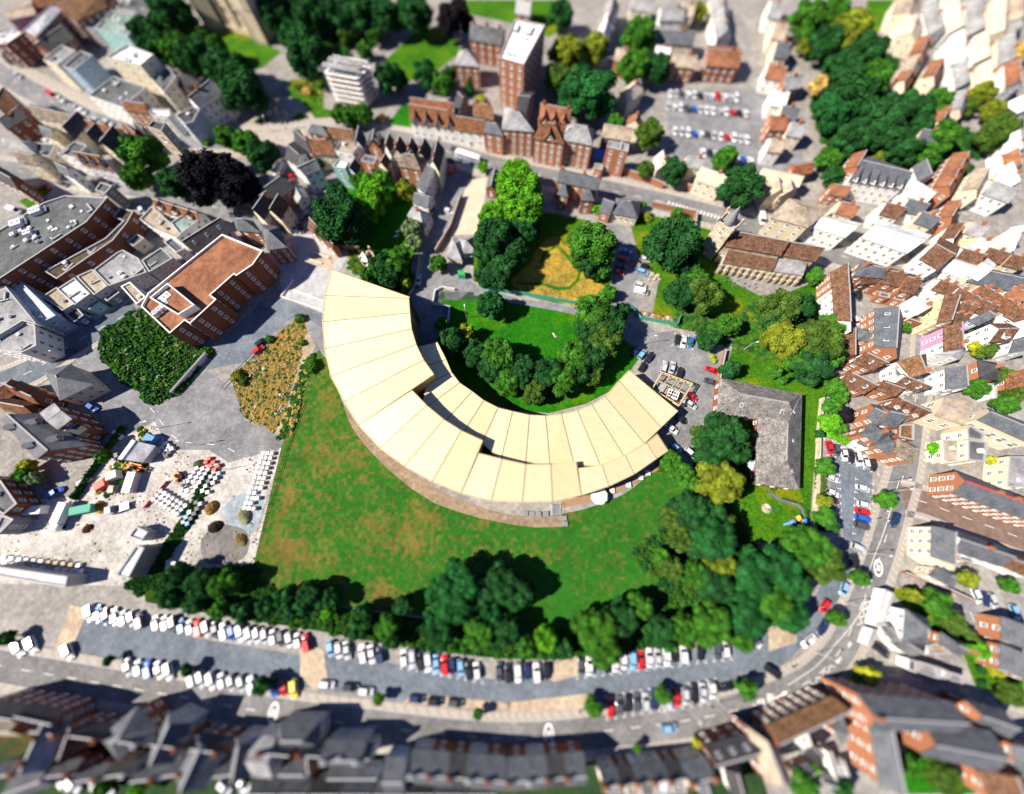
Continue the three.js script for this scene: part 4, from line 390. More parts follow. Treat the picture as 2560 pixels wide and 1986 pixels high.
sheet("lane_garden_grass",0.009,MAT.grass,[-69.4,-128.5,-39.4,-127.3,-35.3,-109,-36.7,-92.1,-40.4,-76.2,-52.8,-82,-61.4,-96.2,-69.6,-104.7,-73.4,-118]);
sheet("castle_lawn",0.009,MAT.brightgrass,[-154.5,-223.4,-138.6,-226.8,-116,-213.4,-106.1,-207,-112.5,-196.1,-124.9,-194.5,-142.7,-207,-153,-213.4]);
sheet("castle_lawn",0.009,MAT.brightgrass,[-56.2,-203.8,-42.7,-225.1,-29.2,-221.7,-23.1,-207,-36.1,-191.5,-50.2,-185.5,-60.9,-188.5]);
sheet("park_lawn",0.009,MAT.brightgrass,[-25.7,-244.3,24.8,-244.3,23.9,-223.4,17.1,-216.7,10.6,-223.4,-20.7,-233.6]);
sheet("park_lawn",0.009,MAT.brightgrass,[173.9,-244.3,199.1,-244.3,179.1,-223.4,163.9,-216.7]);
sheet("memorial_garden_grass",0.009,MAT.grassdry,[-98.9,-188.5,-84.1,-190,-81.3,-171.1,-74.9,-168.4,-82,-162.3,-92.1,-175.4,-97.7,-178.2]);
sheet("formal_garden_grass",0.009,MAT.grass,[-53.8,-158.8,-47.2,-174,-39.7,-169.7,-41.4,-158,-49.8,-158.8]);
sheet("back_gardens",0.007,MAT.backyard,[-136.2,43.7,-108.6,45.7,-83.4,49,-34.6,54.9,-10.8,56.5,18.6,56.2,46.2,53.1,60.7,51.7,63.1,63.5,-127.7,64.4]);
sheet("car_park",0.012,MAT.asphalt,[-119.5,26.3,-111.1,22.3,-85.9,29.4,-55.8,33.6,-47,33,-29.1,35.8,-4,39,10.9,38.7,17.9,35.8,30,34.1,51.8,31.9,64.7,30.5,77.4,25.2,85.4,18.8,97.2,3.9,97.9,-4,96.7,-9.5,99.7,-22.4,107,-22.4,112,-18,105.5,1.3,101.3,7.7,93.6,17.6,83.1,28,74,34.7,62.8,40.5,50,43.7,37.6,45.2,19.2,46.2,1,45.7,-23.5,44.2,-48.3,41.6,-73.8,37.9,-95.7,35.2,-119.1,33]);
slab("sand_island",0.1,MAT.sand,[11,35.5,17.2,33.6,17.9,37.9,10.9,39.5,8.7,37.9]);
slab("sand_island",0.1,MAT.sand,[-57.5,30.8,-51,31.9,-48.5,40,-52,41.5,-56.3,37.9]);
slab("sand_island",0.1,MAT.sand,[-1.5,44.1,19.4,42.1,20.8,44.1,19.8,46.2,-0.2,46.7]);
slab("sand_island",0.1,MAT.sand,[70.4,27.4,78.5,25.7,77.4,30.3,69.3,32.5]);
slab("sand_island",0.1,MAT.sand,[-123.2,21.1,-117.6,22.3,-119.2,32.5,-123.9,33.6]);
slab("sand_island",0.1,MAT.sand,[-26.1,42.1,-0.2,44.1,-0.9,46.2,-28.4,44.1]);
sheet("church_car_park",0.012,MAT.paleroad,[39,-99.3,44.7,-98.7,47.8,-86,46,-78.2,44.2,-70.6,38.5,-70.9,34.5,-73.4,37.7,-92.1]);
sheet("garden_drive",0.01,MAT.paleroad,[32.8,-109,42.6,-109,44.7,-102.5,45.2,-98.3,39.3,-98.7,36.9,-104.7]);
sheet("gallery_car_park",0.012,MAT.paleroad,[37.3,-66.9,46.3,-66.9,50,-63.2,56.6,-64.1,65.5,-58.8,71.8,-53.5,68,-44.3,65.6,-34.6,61.4,-31.5,57.5,-25.4,55.2,-19.4,49.7,-22.4,45.4,-51,41.3,-57.9,36.9,-62.3]);
sheet("park_drive",0.011,MAT.paleroad,[-12.2,-83,3,-76.2,24.6,-74,26.1,-70.9,24.4,-70.2,1.3,-74.7,-13.8,-78.2]);
sheet("lane",0.01,MAT.paleroad,[-25.1,-139.5,-17.4,-137,-15.4,-132.1,-22,-111.3,-25.8,-98.3,-26.9,-88,-19.1,-86,-13.1,-83,-12.9,-76.2,-23.7,-76.2,-26.9,-74.3,-35.1,-72.4,-36.4,-78.2,-32.3,-92.1,-31.4,-104.7,-27.9,-120.3]);
sheet("bowling_court",0.014,MAT.court,[-17.6,-130.9,-9.8,-132.6,-12.4,-104.7,-23.4,-104.3]);
sheet("forecourt",0.012,MAT.flags,[-87.4,-104.7,-71.4,-104.7,-60.5,-96.2,-63.6,-87,-66.6,-72.4,-66.4,-70.9,-81.5,-77.2,-84.8,-86,-92,-92.1]);
sheet("plaza",0.011,MAT.paleroad,[-92,-92.1,-81.5,-77.2,-66.4,-70.9,-64,-57,-75,-54.4,-87.4,-52.7,-102.4,-49.3,-107.8,-65,-96.4,-80.1]);
sheet("gallery_yard",0.011,MAT.asphalt,[-37.2,-78.2,-26.9,-74.3,-21.9,-73.4,-21.8,-65,-26.2,-61.4,-24.9,-54.4,-30.5,-54.4,-34.5,-65]);
sheet("plaza",0.009,MAT.paleroad,[-157.6,-54.4,-143.3,-61.4,-122.4,-42.6,-113.3,-37.8,-102.4,-49.3,-91.5,-42.6,-86.2,-32.3,-73.2,-26.9,-72.3,-22.4,-74.9,-16.5,-74.5,10.2,-99.8,11.5,-111.8,-16.5,-134.2,-31.5,-147.3,-47.6]);
sheet("builders_yard",0.013,MAT.yard,[-129.2,-23.1,-114.6,-31.5,-107.6,-22.4,-95.1,-22.4,-88.4,-18.7,-88.8,-10.9,-95.7,1.3,-102.5,11.5,-109,16.4,-145.1,15.8,-153.9,-6.1,-133.5,-8.1]);
sheet("builders_yard",0.014,MAT.yard,[-94.9,-6.7,-89,-18,-72.5,-23.1,-74.3,10.9,-99.4,13,-100.8,10.2]);
sheet("wild_garden",0.014,MAT.wild,[-80,-64.1,-73.7,-70.2,-71.2,-65,-71.8,-54.4,-73.3,-36.2,-75.5,-27.6,-86.4,-33,-90,-39.4,-94.1,-47.6,-85.1,-57]);
sheet("wild_garden",0.013,MAT.wild,[-67.1,-54.4,-68.3,-47.6,-69.6,-27.6,-74.4,-25.4,-72.6,-36.2,-70.7,-52.7]);
sheet("garden_path",0.015,MAT.gravel,[-71.2,-65,-67.3,-57.9,-70.7,-47.6,-73.5,-26.9,-75.5,-27.6,-73,-36.2,-71.8,-54.4]);
slab("curved_path",0.05,MAT.gravelpath,[-55.1,-37.6,-52,-33.3,-48.5,-29,-38.2,-20.3,-28.9,-13.8,-20.3,-8.8,-7.7,-4.5,0,-2.7,16,-2.5,15,0.5,7.3,0.7,0,-0.1,-9.4,-1.9,-16.5,-3.9,-23,-6.1,-30.1,-10.2,-37.8,-15.9,-44.7,-22.2,-49.4,-27.4,-52.2,-31.3]);
slab("terrace_deck",0.25,MAT.timber,[14.6,-6.8,25,-8.8,30.8,-10.8,44.9,-17.4,45.5,-16.3,30.7,-8.8,24.9,-6.9,14.7,-4.7]);
sheet("memorial_plaza",0.008,MAT.pavement,[-124.2,-164.2,-108.4,-175.4,-96.7,-178.2,-83.1,-169.7,-77.3,-157.5,-83.9,-149.6,-94.6,-144.5,-111.7,-152.2,-124,-154.8]);
slab("plaza_grass",0.1,MAT.brightgrass,[-114,-158.7,-109,-163.3,-104.4,-165.5,-103.1,-160.6,-104.8,-157.4],1);
slab("plaza_grass",0.1,MAT.brightgrass,[-94.4,-163.3,-90.9,-168.2,-85.1,-162.2,-86.4,-159.5,-94.4,-159.5],1);
sheet("far_car_park",0.008,MAT.paleroad,[66,-168.4,78.1,-182.6,113.2,-182.6,123,-171.1,116.8,-127.3,101,-122.6,76.2,-129.7,63.1,-144.5,66.3,-154.8]);
sheet("yard_grass",0.009,MAT.brightgrass,[-192.9,-120.3,-185.6,-130.2,-181.2,-128.5,-184.2,-121.5,-187.9,-116.9]);
sheet("playground_path",0.02,MAT.asphalt,[77.7,-9.7,81.5,-7.5,86.5,-5.7,87.5,-4,86.3,0.3,85.6,0.3,86.6,-3.9,85.8,-5.2,81,-6.7,77.5,-8.8]);
// ---------- roads ----------
roadway("high_street",[-247,-203.8,-213.1,-182.6,-182.6,-165.6,-155.4,-154.8,-131.2,-152.2,-111.7,-152.2,-88.7,-154.8,-69.2,-156.2],9,MAT.paleroad,0.006,5,MAT.pavement,1);
roadway("east_hill_road",[-69.2,-156.2,-45.3,-152.2,-25.5,-145.8,-2.3,-137,29.5,-128.5,65.3,-118,91,-109,115.3,-98.3,145.8,-84,180.8,-72.4,197.6,-66.9],9,MAT.road,0.007,3,MAT.pavement,1);
roadway("queen_street",[-219.4,-139.5,-194.9,-135,-167.1,-130.9,-141.1,-125,-117.2,-118,-95.8,-111.3,-80.1,-103.6],8,MAT.paleroad,0.007,2.5,MAT.pavement,1);
roadway("priory_street_road",[137.6,-51,128.3,-31.5,121.4,-16.5,114,-4,107,7.7,95.9,23.5,88.4,32.5,79.3,39,64.6,44.2,46.9,47.7,28.6,49.7,6.9,51.7,-11,51.4,-35.2,49.2,-59.7,46.7,-84.9,43.1,-110.7,39.5,-137,35.8,-150.5,33.6],7,MAT.road,0.008,2.2,MAT.pavement,1);
roadway("east_bay_road",[118.3,-7.8,123.3,-6.8,132.7,-3,141.9,0.7,149.9,3.9,159.7,7.8],7,MAT.brickroad,0.009,2,MAT.pavement,1);
roadway("side_street",[149.3,-96.2,146.6,-78.5,142.4,-64.4,137.7,-51.1,134.8,-38.6],4.5,MAT.paleroad,0.009,1.5,MAT.pavement,1);
roadway("bus_station_road",[-179.4,-40.2,-169.5,-44.4,-159.8,-49.8,-151,-58.5,-141.3,-66.2,-132.8,-72.3],9,MAT.asphalt,0.009,2,MAT.pavement,1);
roadway("lane_road",[-121,-38.9,-116,-34.9,-106,-25.9,-90.4,-23.3,-79.3,-17.4],6,MAT.paleroad,0.012,0,MAT.pavement,1);
roadway("drive_way",[126.8,18.5,127.6,25.3,129.1,30.1],4,MAT.paleroad,0.012,0,MAT.pavement,1);
roadway("mill_lane",[90.3,36.7,102.5,38.1,114.3,40.5,125.7,43.1,133.2,45.1],3.5,MAT.pavement,0.012,0,MAT.pavement,1);
// ---------- the golden crescent ----------
{const g=base('gallery_building',0,0,-20,0,'crescent shaped art gallery with golden ribbed metal roof','gallery');
shell(g,[[[-31.8,-67.4],[-31.8,-67.4]],[[-32.1,-67.1],[-32.1,-67.1]],[[-31.5,-62.3],[-31.5,-62.3]],[[-30.7,-57],[-30.7,-57]],[[-29,-52],[-29,-52]],[[-26.5,-47.1],[-26.5,-47.1]],[[-23.2,-42.6],[-29.4,-37.7]],[[-24.9,-33.2],[-24.9,-33.2]],[[-19.8,-29.1],[-19.8,-29.1]],[[-14.6,-25.9],[-14.6,-25.9]],[[-8.3,-23.1],[-9.5,-19.5]],[[-2.8,-17.9],[-2.8,-17.9]],[[4,-16.5],[4,-16.5]],[[11.2,-16.6],[11.2,-16.6]],[[18.6,-17.4],[19,-15.5]],[[26.1,-16.6],[26.1,-16.6]],[[33.2,-19.6],[33.2,-19.6]],[[40,-23.3],[40,-23.3]],[[43.6,-26.1],[43.6,-26.1]]],[[-58.2,-78.4],[-59.3,-69.1],[-58.9,-59.9],[-57.1,-51],[-54.2,-42.2],[-49.3,-34.5],[-44.4,-27.4],[-37.8,-20.8],[-30.4,-15.7],[-22.4,-11.5],[-14.2,-8.3],[-5.8,-6.3],[2.9,-6],[11.4,-6.2],[19.7,-7.9],[27.8,-10.5],[35.5,-14],[42.7,-18.6],[46.5,-21]],[[15.9,14.5],[15.44,14.04],[14.98,13.58],[14.52,13.12],[14.06,12.66],[13.59,12.19],[13.13,11.73],[12.56,11.27],[11.99,10.81],[11.41,10.35],[10.84,9.89],[10.27,9.43],[9.7,8.97],[9.12,8.51],[8.54,8.04],[8.08,7.58],[7.62,7.12],[7.16,6.66],[6.7,6.2]],[6,10,14]);
shell(g,[[[-23.7,-55.2],[-23.7,-55.2]],[[-20.6,-49.3],[-20.6,-49.3]],[[-18.8,-45.1],[-18.8,-45.1]],[[-16.1,-41.6],[-16.1,-41.6]],[[-12.2,-38.9],[-12.2,-38.9]],[[-8.6,-36.1],[-8.6,-36.1]],[[-4.2,-33.8],[-4.2,-33.8]],[[0.2,-32.7],[0.2,-32.7]],[[5.3,-31.6],[5.3,-31.6]],[[10.2,-31.4],[10.2,-31.4]],[[15,-31.9],[15,-31.9]],[[19.9,-33.2],[19.9,-33.2]],[[24.5,-35.1],[24.5,-35.1]],[[28.8,-37.8],[28.8,-37.8]],[[33.5,-43.1],[33.5,-43.1]],[[37,-46.7],[37,-46.7]]],[[-29.4,-53.7],[-26.8,-47.2],[-26.4,-40.8],[-27.3,-32.8],[-20.4,-29],[-14.8,-25.4],[-8.8,-23],[-3.2,-18],[4,-16.4],[11.2,-16.6],[18.4,-16.5],[26.1,-16.5],[33.3,-19.4],[39.8,-23.3],[45.5,-28.3],[51.4,-33.5]],[[9.2,9.2],[8.99,8.99],[8.79,8.79],[8.58,8.58],[8.37,8.37],[8.17,8.17],[8.06,7.82],[7.95,7.47],[7.85,7.13],[7.74,6.78],[7.63,6.43],[7.43,6.23],[7.22,6.02],[7.01,5.81],[6.81,5.61],[6.6,5.4]],[]);}
// ---------- the castle quarter and High Street ----------
FB("pale green flat-roofed hall with turquoise panels beside the lime trees",[-180.1,-204.1,-176.9,-216.4,-162.2,-212.8,-164.7,-198.8],10,'greenroof','teal');
FB("low grey flat annexe adjoining the pale green hall",[-189.2,-209.6,-185.6,-223.1,-181.9,-222.2,-185,-209.2],7,'palegrey','greywall');
FB("grey flat roof with sunken centre behind the pale green hall",[-177.2,-219.6,-175,-228.8,-161.9,-226.3,-162.1,-213.9,-171.2,-218],9,'grey','greywall');
FB("tall office block with a bright white roof and long cream side",[-163.6,-179.1,-157.1,-186.9,-144.8,-180.9,-148.3,-174.3,-153.3,-176],14,'whiteroof','cream',{gap:5});
FB("lower ochre-sided wing stepping down from the white-roofed office",[-154.1,-180.2,-149.8,-187.1,-138.3,-175.6,-141.2,-166.7],9,'grey','cream');
FB("grey-topped block with a bright blue side wall",[-184,-178.4,-180,-188.1,-174.2,-185.6,-178.5,-176.7],11,'grey','blue',{gap:6});
FB("shop block with recessed roof well and tan street front",[-195.5,-184.3,-190.9,-193.5,-183.6,-189.8,-188.5,-181.1],10,'palegrey','cream');
FB("wide flat roof with small skylights behind pale shopfronts",[-172.5,-166.1,-165.8,-177.5,-150.4,-171.3,-156.5,-159.5],8,'grey','white',{gap:3.2});
HO("orange brick gable at the end of the pale shopfronts",[-155.7,-159.1,-145.8,-156.9,-146.9,-161.5,-154.5,-162.9],8,10,'clay','orange');
house("hotel","slate-roofed hotel with pale blue front facing the memorial plaza","hotel",[-130.1,-162.7,-125.2,-173.6,-117.4,-166,-124.7,-158.1],9,12,'slate','white',{ch:[.45],gap:2.6});
FB("white corner shop with flat roof at the High Street bend",[-145.9,-158.8,-137.5,-158.8,-136,-154.9,-137.2,-154.3,-144.1,-155.2],8,'whiteroof','white');
FB("dark-roofed pale blue wing of the hotel curving to the street",[-133,-153.9,-127.2,-158.7,-124.1,-157.4,-125.1,-150.4,-128.1,-149.1],9,'dark','blue',{gap:2.2});
FB("small grey pavilion with columns beside the last lime tree",[-123.7,-166.4,-121.3,-171.3,-116.1,-167.8,-118,-163],4,'palegrey','white');
HO("dark hip-roofed stable block behind the hotel",[-144.7,-182.3,-134.2,-180.2,-130.7,-175.9,-138.3,-173.1],7,9.5,'dark','darkbrick',{type:'hip'});
HO("long brick block with bright white roof and rows of small windows",[-209.5,-200.4,-203.1,-216.1,-198.6,-215.3,-203.2,-197.8],11,12.5,'whiteroof','darkbrick',{gap:2.4});
HO("dark gabled warehouse between the white-roofed block and the blue wall",[-207,-197.2,-200.9,-212.4,-193,-203.3,-200.3,-194.9],7,9.5,'dark','darkbrick');
FB("white flat roof at the picture edge above the shaded brick wall",[-225.3,-202.1,-219.3,-206.4,-212.3,-202.9,-216.6,-195.6,-222.8,-196],9,'whiteroof','darkbrick');
HO("sand-roofed building at the top end of High Street",[-225.5,-218,-217.6,-226.3,-212.2,-216.3,-222.9,-212.7],9,10,'sandroof','pink');
HO("large rusty-roofed brick hall at the top edge",[-205.2,-221.8,-181.2,-229.3,-180.6,-219.3,-191,-209.6],10,13,'rust','darkbrick');
HO("brown tiled house left of the large rusty-roofed hall",[-217,-226.3,-201.7,-231.3,-201.5,-224.6,-213,-221.3],9,11,'clay','brick');
HO("small tan roof below the top-edge white roof",[-219.4,-197.4,-214.9,-203.2,-219.6,-209.3,-224.1,-203.4],7,9,'sandroof','brick');
HO("brown gabled corner house in the shade of High Street",[-207.3,-160.7,-207.8,-170.1,-197.6,-160,-200,-154.2],9,12,'rust','brick');
HO("dark roofed yard building below the brown corner house",[-205.6,-155,-200.6,-160.2,-195.2,-156.3,-200.6,-149.5],7,9,'dark','darkbrick');
HO("long weathered-tile range lining the shaded side of High Street",[-194.5,-161.8,-173.6,-155.2,-172.7,-150.7,-190.8,-155.2],8,10,'oldtile','cream',{sky:[[0,1]]});
HO("dark steep gable at the end of the weathered-tile range",[-175.2,-148.5,-171.6,-154.3,-168.6,-153,-170.8,-143.2],8,11,'dark','cream');
HO("long brown tiled range over white gabled backs",[-168.1,-152.3,-153.2,-147.9,-153,-144.5,-165.9,-148.5],8,10,'clay','cream',{ch:[.3,.7]});
HO("dark narrow gable with white side behind the brown range",[-166.6,-146,-163.8,-150.5,-160.7,-147.9,-161.7,-141.1],7,10,'dark','white');
FB("grey flat roof wedged among dark gables",[-161.8,-144.2,-158.5,-148.6,-154.9,-146,-158.3,-140.5],7,'palegrey','cream');
HO("long dark gable running down to the mid-green street tree",[-158.9,-139.5,-156.2,-148.6,-152.7,-144.8,-154.6,-137.7],7,10.5,'dark','cream');
HO("brown gable beside the stone tower",[-154.9,-150.5,-146.6,-142.9,-144.1,-144.2,-151.1,-150.5],7,10,'clay','cream');
HO("dark gable touching the stone tower",[-149.5,-149.8,-144,-145.1,-142.1,-146.7,-147.7,-151.4],7,10,'dark','cream');
HO("pale-roofed house with dark gable facing the lower street",[-199.4,-143.8,-185.4,-141.1,-182.8,-135.3,-196.2,-139.2],8,10,'palegrey','cream',{type:'hip'});
FB("grey flat roof next to the pale-roofed lower street house",[-186.5,-142,-177.8,-141.1,-177.9,-135,-182.5,-135],7,'grey','cream');
FB("grey flat roof above white shopfronts on the lower street",[-173.7,-135,-169.5,-141.4,-163.7,-139.2,-166.6,-132.9],8,'grey','white');
HO("brown-roofed house with a lilac gable end near the street trees",[-162.9,-130,-150.2,-126.8,-157.2,-134.4,-166.8,-136.2],8,11,'brown','lilac',{dorm:[[0,3]]});
HO("dark brick house at the left edge of the lower street",[-197.3,-130.9,-182.7,-122.2,-183,-118.3,-194.4,-123.9],8,11,'dark','darkbrick');
FB("small dark-sided block with flat grey top on the lower street",[-153.7,-117.2,-152.8,-121.1,-147.9,-119.4,-149.3,-115.6],8,'grey','darkwall');
house("church_tower","tall grey stone church tower beside the dark copper trees","tower",[-127.1,-131.9,-126.1,-135,-121.2,-133.8,-121.6,-129.9],21,21,'dark','stone',{type:'flat',cols:1,storey:7,wh:2.4,cope:'palegrey'});
HO("low shed in the shaded courtyard",[-189,-149.3,-183.2,-146.9,-183.6,-151.7,-189.5,-154.1],5,6.5,'grey','cream');
HO("cream-fronted shop row on the lower street",[-188,-131.7,-180.3,-130.1,-181.4,-134.8,-189.2,-136.4],8,10,'oldtile','cream');
HO("white shopfront with slate roof on the lower street",[-170.9,-126.9,-165.6,-124.2,-165.5,-127.9,-170.9,-130.6],8,10,'slate','white');
// ---------- scaffolded house, timber gables, civic row ----------
castleKeep([-139.4,-225.1,-114.9,-215.7,-109.8,-280.6,-142.9,-299.3]);
scaffoldHouse([-76.1,-173.5,-61.7,-170,-57.3,-177.1,-71.9,-180.7]);
house("inn","timber-framed white inn with four front gables and tiled roof","inn",[-40.8,-154.3,-22.5,-150.5,-23.4,-159.6,-41.5,-163.9],6.5,10,'clay','white',{gab:[[0,4,3.4]],ch:[.1],gap:3,door:1,doorSide:0});
HO("rear tiled range behind the white four-gabled inn",[-41.4,-163.3,-24.5,-160.3,-24.4,-163.6,-41.4,-166.3],6,8.5,'red','brick');
HO("long white rendered house with tiled roof and archway",[-22.3,-150.2,-11.2,-147.9,-10.6,-153.7,-22.1,-156.3],6.5,9.5,'clay','white',{doors:1,doorMat:MAT.doorblue});
HO("narrow brick townhouse with slate roof beside the red phone box",[-10.5,-145.7,-3.6,-143.8,-3.4,-148.8,-10.1,-151.3],9,11,'slate','orange',{type:'hip',doors:1});
HO("rust-coloured rear roof behind the narrow brick townhouse",[-15.7,-158.3,-7.6,-156.3,-7.7,-163.6,-15.5,-167],6,8.5,'rust','brick',{ch:[.2,.8]});
HO("dark-sided barn roof below the small conifer",[-24.4,-165,-21.8,-161,-18.2,-169.8,-20,-172.6],5,8,'dark','darkwall');
house("civic_building","brick civic wing with pale slate roof, left of stone portico","civic building",[-3.6,-144.6,8.1,-143.4,4.6,-152.7,-2.8,-156.6],11,14.5,'palegrey','orange',{type:'hip',hip:.35,gap:2.4,ch:[.5]});
house("civic_building","central brick civic bay with stone portico and red roof","civic building",[8.5,-140.1,19.6,-137.1,19,-144.9,10.9,-146.2],11,15,'clay','orange',{type:'hip',gap:2.6,gab:[[0,1,4]],gabm:'stone',doors:1,ch:[.05,.95]});
house("civic_building","brick civic wing with lead mansard, right of stone portico","civic building",[19.7,-139.2,30.3,-136.5,31.2,-144.3,21.4,-146.5],11,14.5,'palegrey','orange',{type:'hip',hip:.35,gap:2.4});
FB("plain tall brick block beyond the blue sheeted gap",[35.5,-134.7,43.3,-132.3,44.1,-136.2,36.6,-138],11,'palegrey','orange',{gap:3.4,doors:1});
FB("low brick outbuilding at the foot of the plain tall brick block",[32.6,-135.4,36.1,-134.8,35.2,-131.8,32.2,-132.7],3.5,'sandroof','orange');
HO("dark slate roofs rising behind the left civic wing",[0.9,-154.9,5.2,-155.6,9.2,-168.2,4.4,-169.6],8,11,'dark','brick');
HO("three pink-brick gables behind the stone portico bay",[10.7,-150.4,21.7,-147.8,23.9,-156.1,11.8,-160],9,13,'terracotta','brick',{gab:[[0,3,4]],ch:[.1,.9]});
HO("pale brick roofs behind the right civic wing",[35.4,-146,46.4,-143.5,46.8,-148.6,36.7,-150.5],7,10,'sandroof','brick');
sheetedGap([32.5,-139.7,36.9,-138.5,37.9,-142.2,33.2,-143.5]);
house("flat_roofed_building","tall six-storey block with white roof and orange brick front","tower block",[-5,-172.2,1,-195.4,13.4,-191.7,4.6,-168.2],18,18,'whiteroof','orange',{type:'flat',gap:3.4,storey:3});
HO("brick house with pale hipped roof beside the tall white-roofed block",[-23.7,-183.8,-13.7,-182.7,-16,-191.5,-22.5,-192.2],9,12,'palegrey','orange',{type:'hip'});
HO("grey-roofed house group behind the pale hipped roof",[-18.3,-199.8,-4.5,-196,-3,-205.2,-17,-209.1],9,12,'grey','brick',{ch:[.1,.5,.9]});
wallLine("garden_wall","long orange brick wall along the upper pavement, joined to the brick block","wall",[44.8,-133.9,51,-131.1],3,0.4,MAT.orange,MAT.lead);
wallLine("garden_wall","orange brick garden wall with white gate beside the upper pavement","wall",[51.4,-130.8,59.2,-126.6],3,0.4,MAT.orange,MAT.lead);
wallLine("garden_wall","orange brick wall below the big roadside tree","wall",[68.7,-126,80.2,-120.7],3,0.4,MAT.orange,MAT.lead);
// ---------- houses below the High Street ----------
HO("clay-roofed house with two chimneys at the plaza corner",[-76.7,-136.5,-68.9,-136.2,-70.9,-144.2,-81.5,-143.9],7,10,'clay','cream',{ch:[.1,.9]});
HO("dark-roofed wing of the clay-roofed corner house",[-85.1,-142.9,-77.1,-136.2,-80.6,-143.5,-84.2,-148.6],7,10,'dark','orange');
HO("grey hip-roofed brick house between clay and mossy roofs",[-80.2,-147.3,-71.9,-144.8,-72.1,-149.2,-79.3,-150.4],8,10,'slate','brick',{type:'hip'});
HO("mossy brown-roofed pale house along the curving street",[-72,-145.4,-62,-143.5,-62.2,-148.6,-72.2,-149.8],7,9.5,'rust','cream');
HO("white-walled dark-roofed house beside the coach yard",[-87.2,-134.1,-82.3,-130.9,-79.9,-136.8,-85.1,-143.2],7,9,'dark','white');
HO("tall white townhouse with slate top and shaded right front",[-80.3,-126.3,-74.5,-131.5,-71.8,-126.8,-77.3,-124],9,11,'slate','white',{gap:2.1});
FB("flat-roofed white house with pink-grey roof",[-68.1,-136.8,-66.5,-141.7,-58.1,-141.1,-61,-135],8,'sandroof','white',{cope:'palegrey'});
FB("small white-topped house with mint green wall",[-67.2,-127.4,-65.5,-131.5,-61.3,-129.7,-62.2,-126.3],9,'whiteroof','teal');
HO("dark-roofed narrow house next to the mint green wall",[-62.3,-127.4,-60.6,-131.5,-57.7,-129.7,-59,-125.7],8,10,'dark','lilac');
FB("blue-sheeted flat roof over a red brick back",[-58.4,-133.8,-57,-136.8,-52.2,-135.6,-53.2,-132],6,'slate','orange');
HO("dark gable at the left of the row of dark street gables",[-60.7,-139.5,-60.7,-147,-57.6,-144.8,-57.9,-138.9],8,11,'dark','white');
HO("broad dark roof with orange dormers in the street gable row",[-55.6,-139.2,-55.8,-144.8,-50.1,-143.5,-50.9,-138],8,11,'dark','orange',{dorm:[[1,2]]});
HO("brown narrow gable in the street gable row",[-49.1,-138,-48.7,-143.5,-45.9,-142.3,-47.1,-136.2],8,10.5,'brown','white');
HO("cream narrow rear wing ending in red brick",[-50.8,-130.3,-49,-135,-46.5,-132.1,-47.6,-128],8,10,'brown','cream');
HO("first steep dark gable right of the brown narrow gable",[-45.7,-133.8,-44.5,-141,-40.7,-138.6,-41.6,-133.3],9,12,'dark','cream',{ch:[.2]});
HO("second steep dark gable right of the brown narrow gable",[-40.6,-132.7,-39.9,-139.8,-36.1,-138,-37.1,-132.7],9,12,'dark','cream',{ch:[.2]});
HO("third steep dark gable right of the brown narrow gable",[-36.6,-132.1,-34.9,-139.8,-31.1,-137.4,-32.5,-131.5],9,12,'dark','cream',{ch:[.2]});
HO("last dark gable of the row, beside the blue-shaded wall",[-31,-129.2,-30.2,-138,-26.1,-136.8,-27.5,-125.7],9,12,'dark','cream',{ch:[.2]});
HO("red brick house with weathered tile roof and white cornice",[-42.5,-128.6,-34.4,-126.8,-32.5,-132.1,-42.8,-133.8],9,12,'oldtile','orange',{type:'hip',doors:1,dorm:[[1,1]]});
HO("slate-topped long house with blue-shaded flank on the lane",[-35.7,-120.5,-32.4,-117.1,-26,-137.4,-28.4,-138.6],7,8.5,'slate','white');
HO("grey hip-roofed extension below the red brick house",[-37,-122,-35.1,-127.2,-31.1,-125.5,-33,-120],5,7,'grey','cream',{type:'hip'});
FB("green-roofed gap building left of the red brick house",[-47.7,-133.1,-47.6,-137.4,-44.6,-137.1,-44.4,-132.5],5,'greenroof','greywall');
HO("big dark roof beside the parked white coach",[-87.6,-113.5,-81.9,-119.5,-87,-126.5,-92.7,-120.3],7,10,'dark','orange',{ch:[.1]});
HO("brown roof with orange gable below the dark big roof",[-90.4,-112.1,-86.8,-115.9,-89.8,-120,-93.4,-116.1],7,9,'brown','orange');
HO("grey-topped shed beside the coach yard",[-83.6,-119.9,-80.2,-114.5,-76.8,-117.3,-80.2,-122.7],5,6.5,'palegrey','white');
HO("dark roof at the courtyard of parked cars",[-89.5,-104.6,-87.1,-111.1,-91.2,-114.3,-93.6,-107.6],8,11,'dark','cream');
HO("cream-walled dark house facing the courtyard cars",[-83.4,-104.7,-81.6,-111.2,-86.2,-114.2,-88,-107.6],8,11,'brown','cream',{sky:[[1,2]]});
HO("long orange brick shed with dark roof beside the big dark trees",[-74.6,-103.4,-64.2,-94,-62.7,-95.1,-72.4,-108.4],5,7,'brown','orange',{gap:4});
HO("brick house with hipped slate roof at the plaza end",[-89.8,-102.3,-83.2,-100.7,-79.2,-92.6,-85.2,-91.4],8,11,'slate','brick',{type:'hip'});
HO("brick house with hipped slate roof beside the terracotta roof building",[-101.3,-105.1,-93,-103.6,-89.5,-98.9,-97.7,-99.9],8,11,'slate','orange',{type:'hip'});
HO("white cottage with grey hipped roof on the lane",[-38.6,-109,-32.3,-103.4,-30.1,-109.5,-36.9,-113.1],5,7.5,'palegrey','white',{type:'hip',ch:[.5]});
HO("slate-roofed shed pair beside the lane cottage parking",[-37.1,-115,-31.6,-112.8,-29.8,-118.4,-35.2,-119.5],5,7,'slate','white');
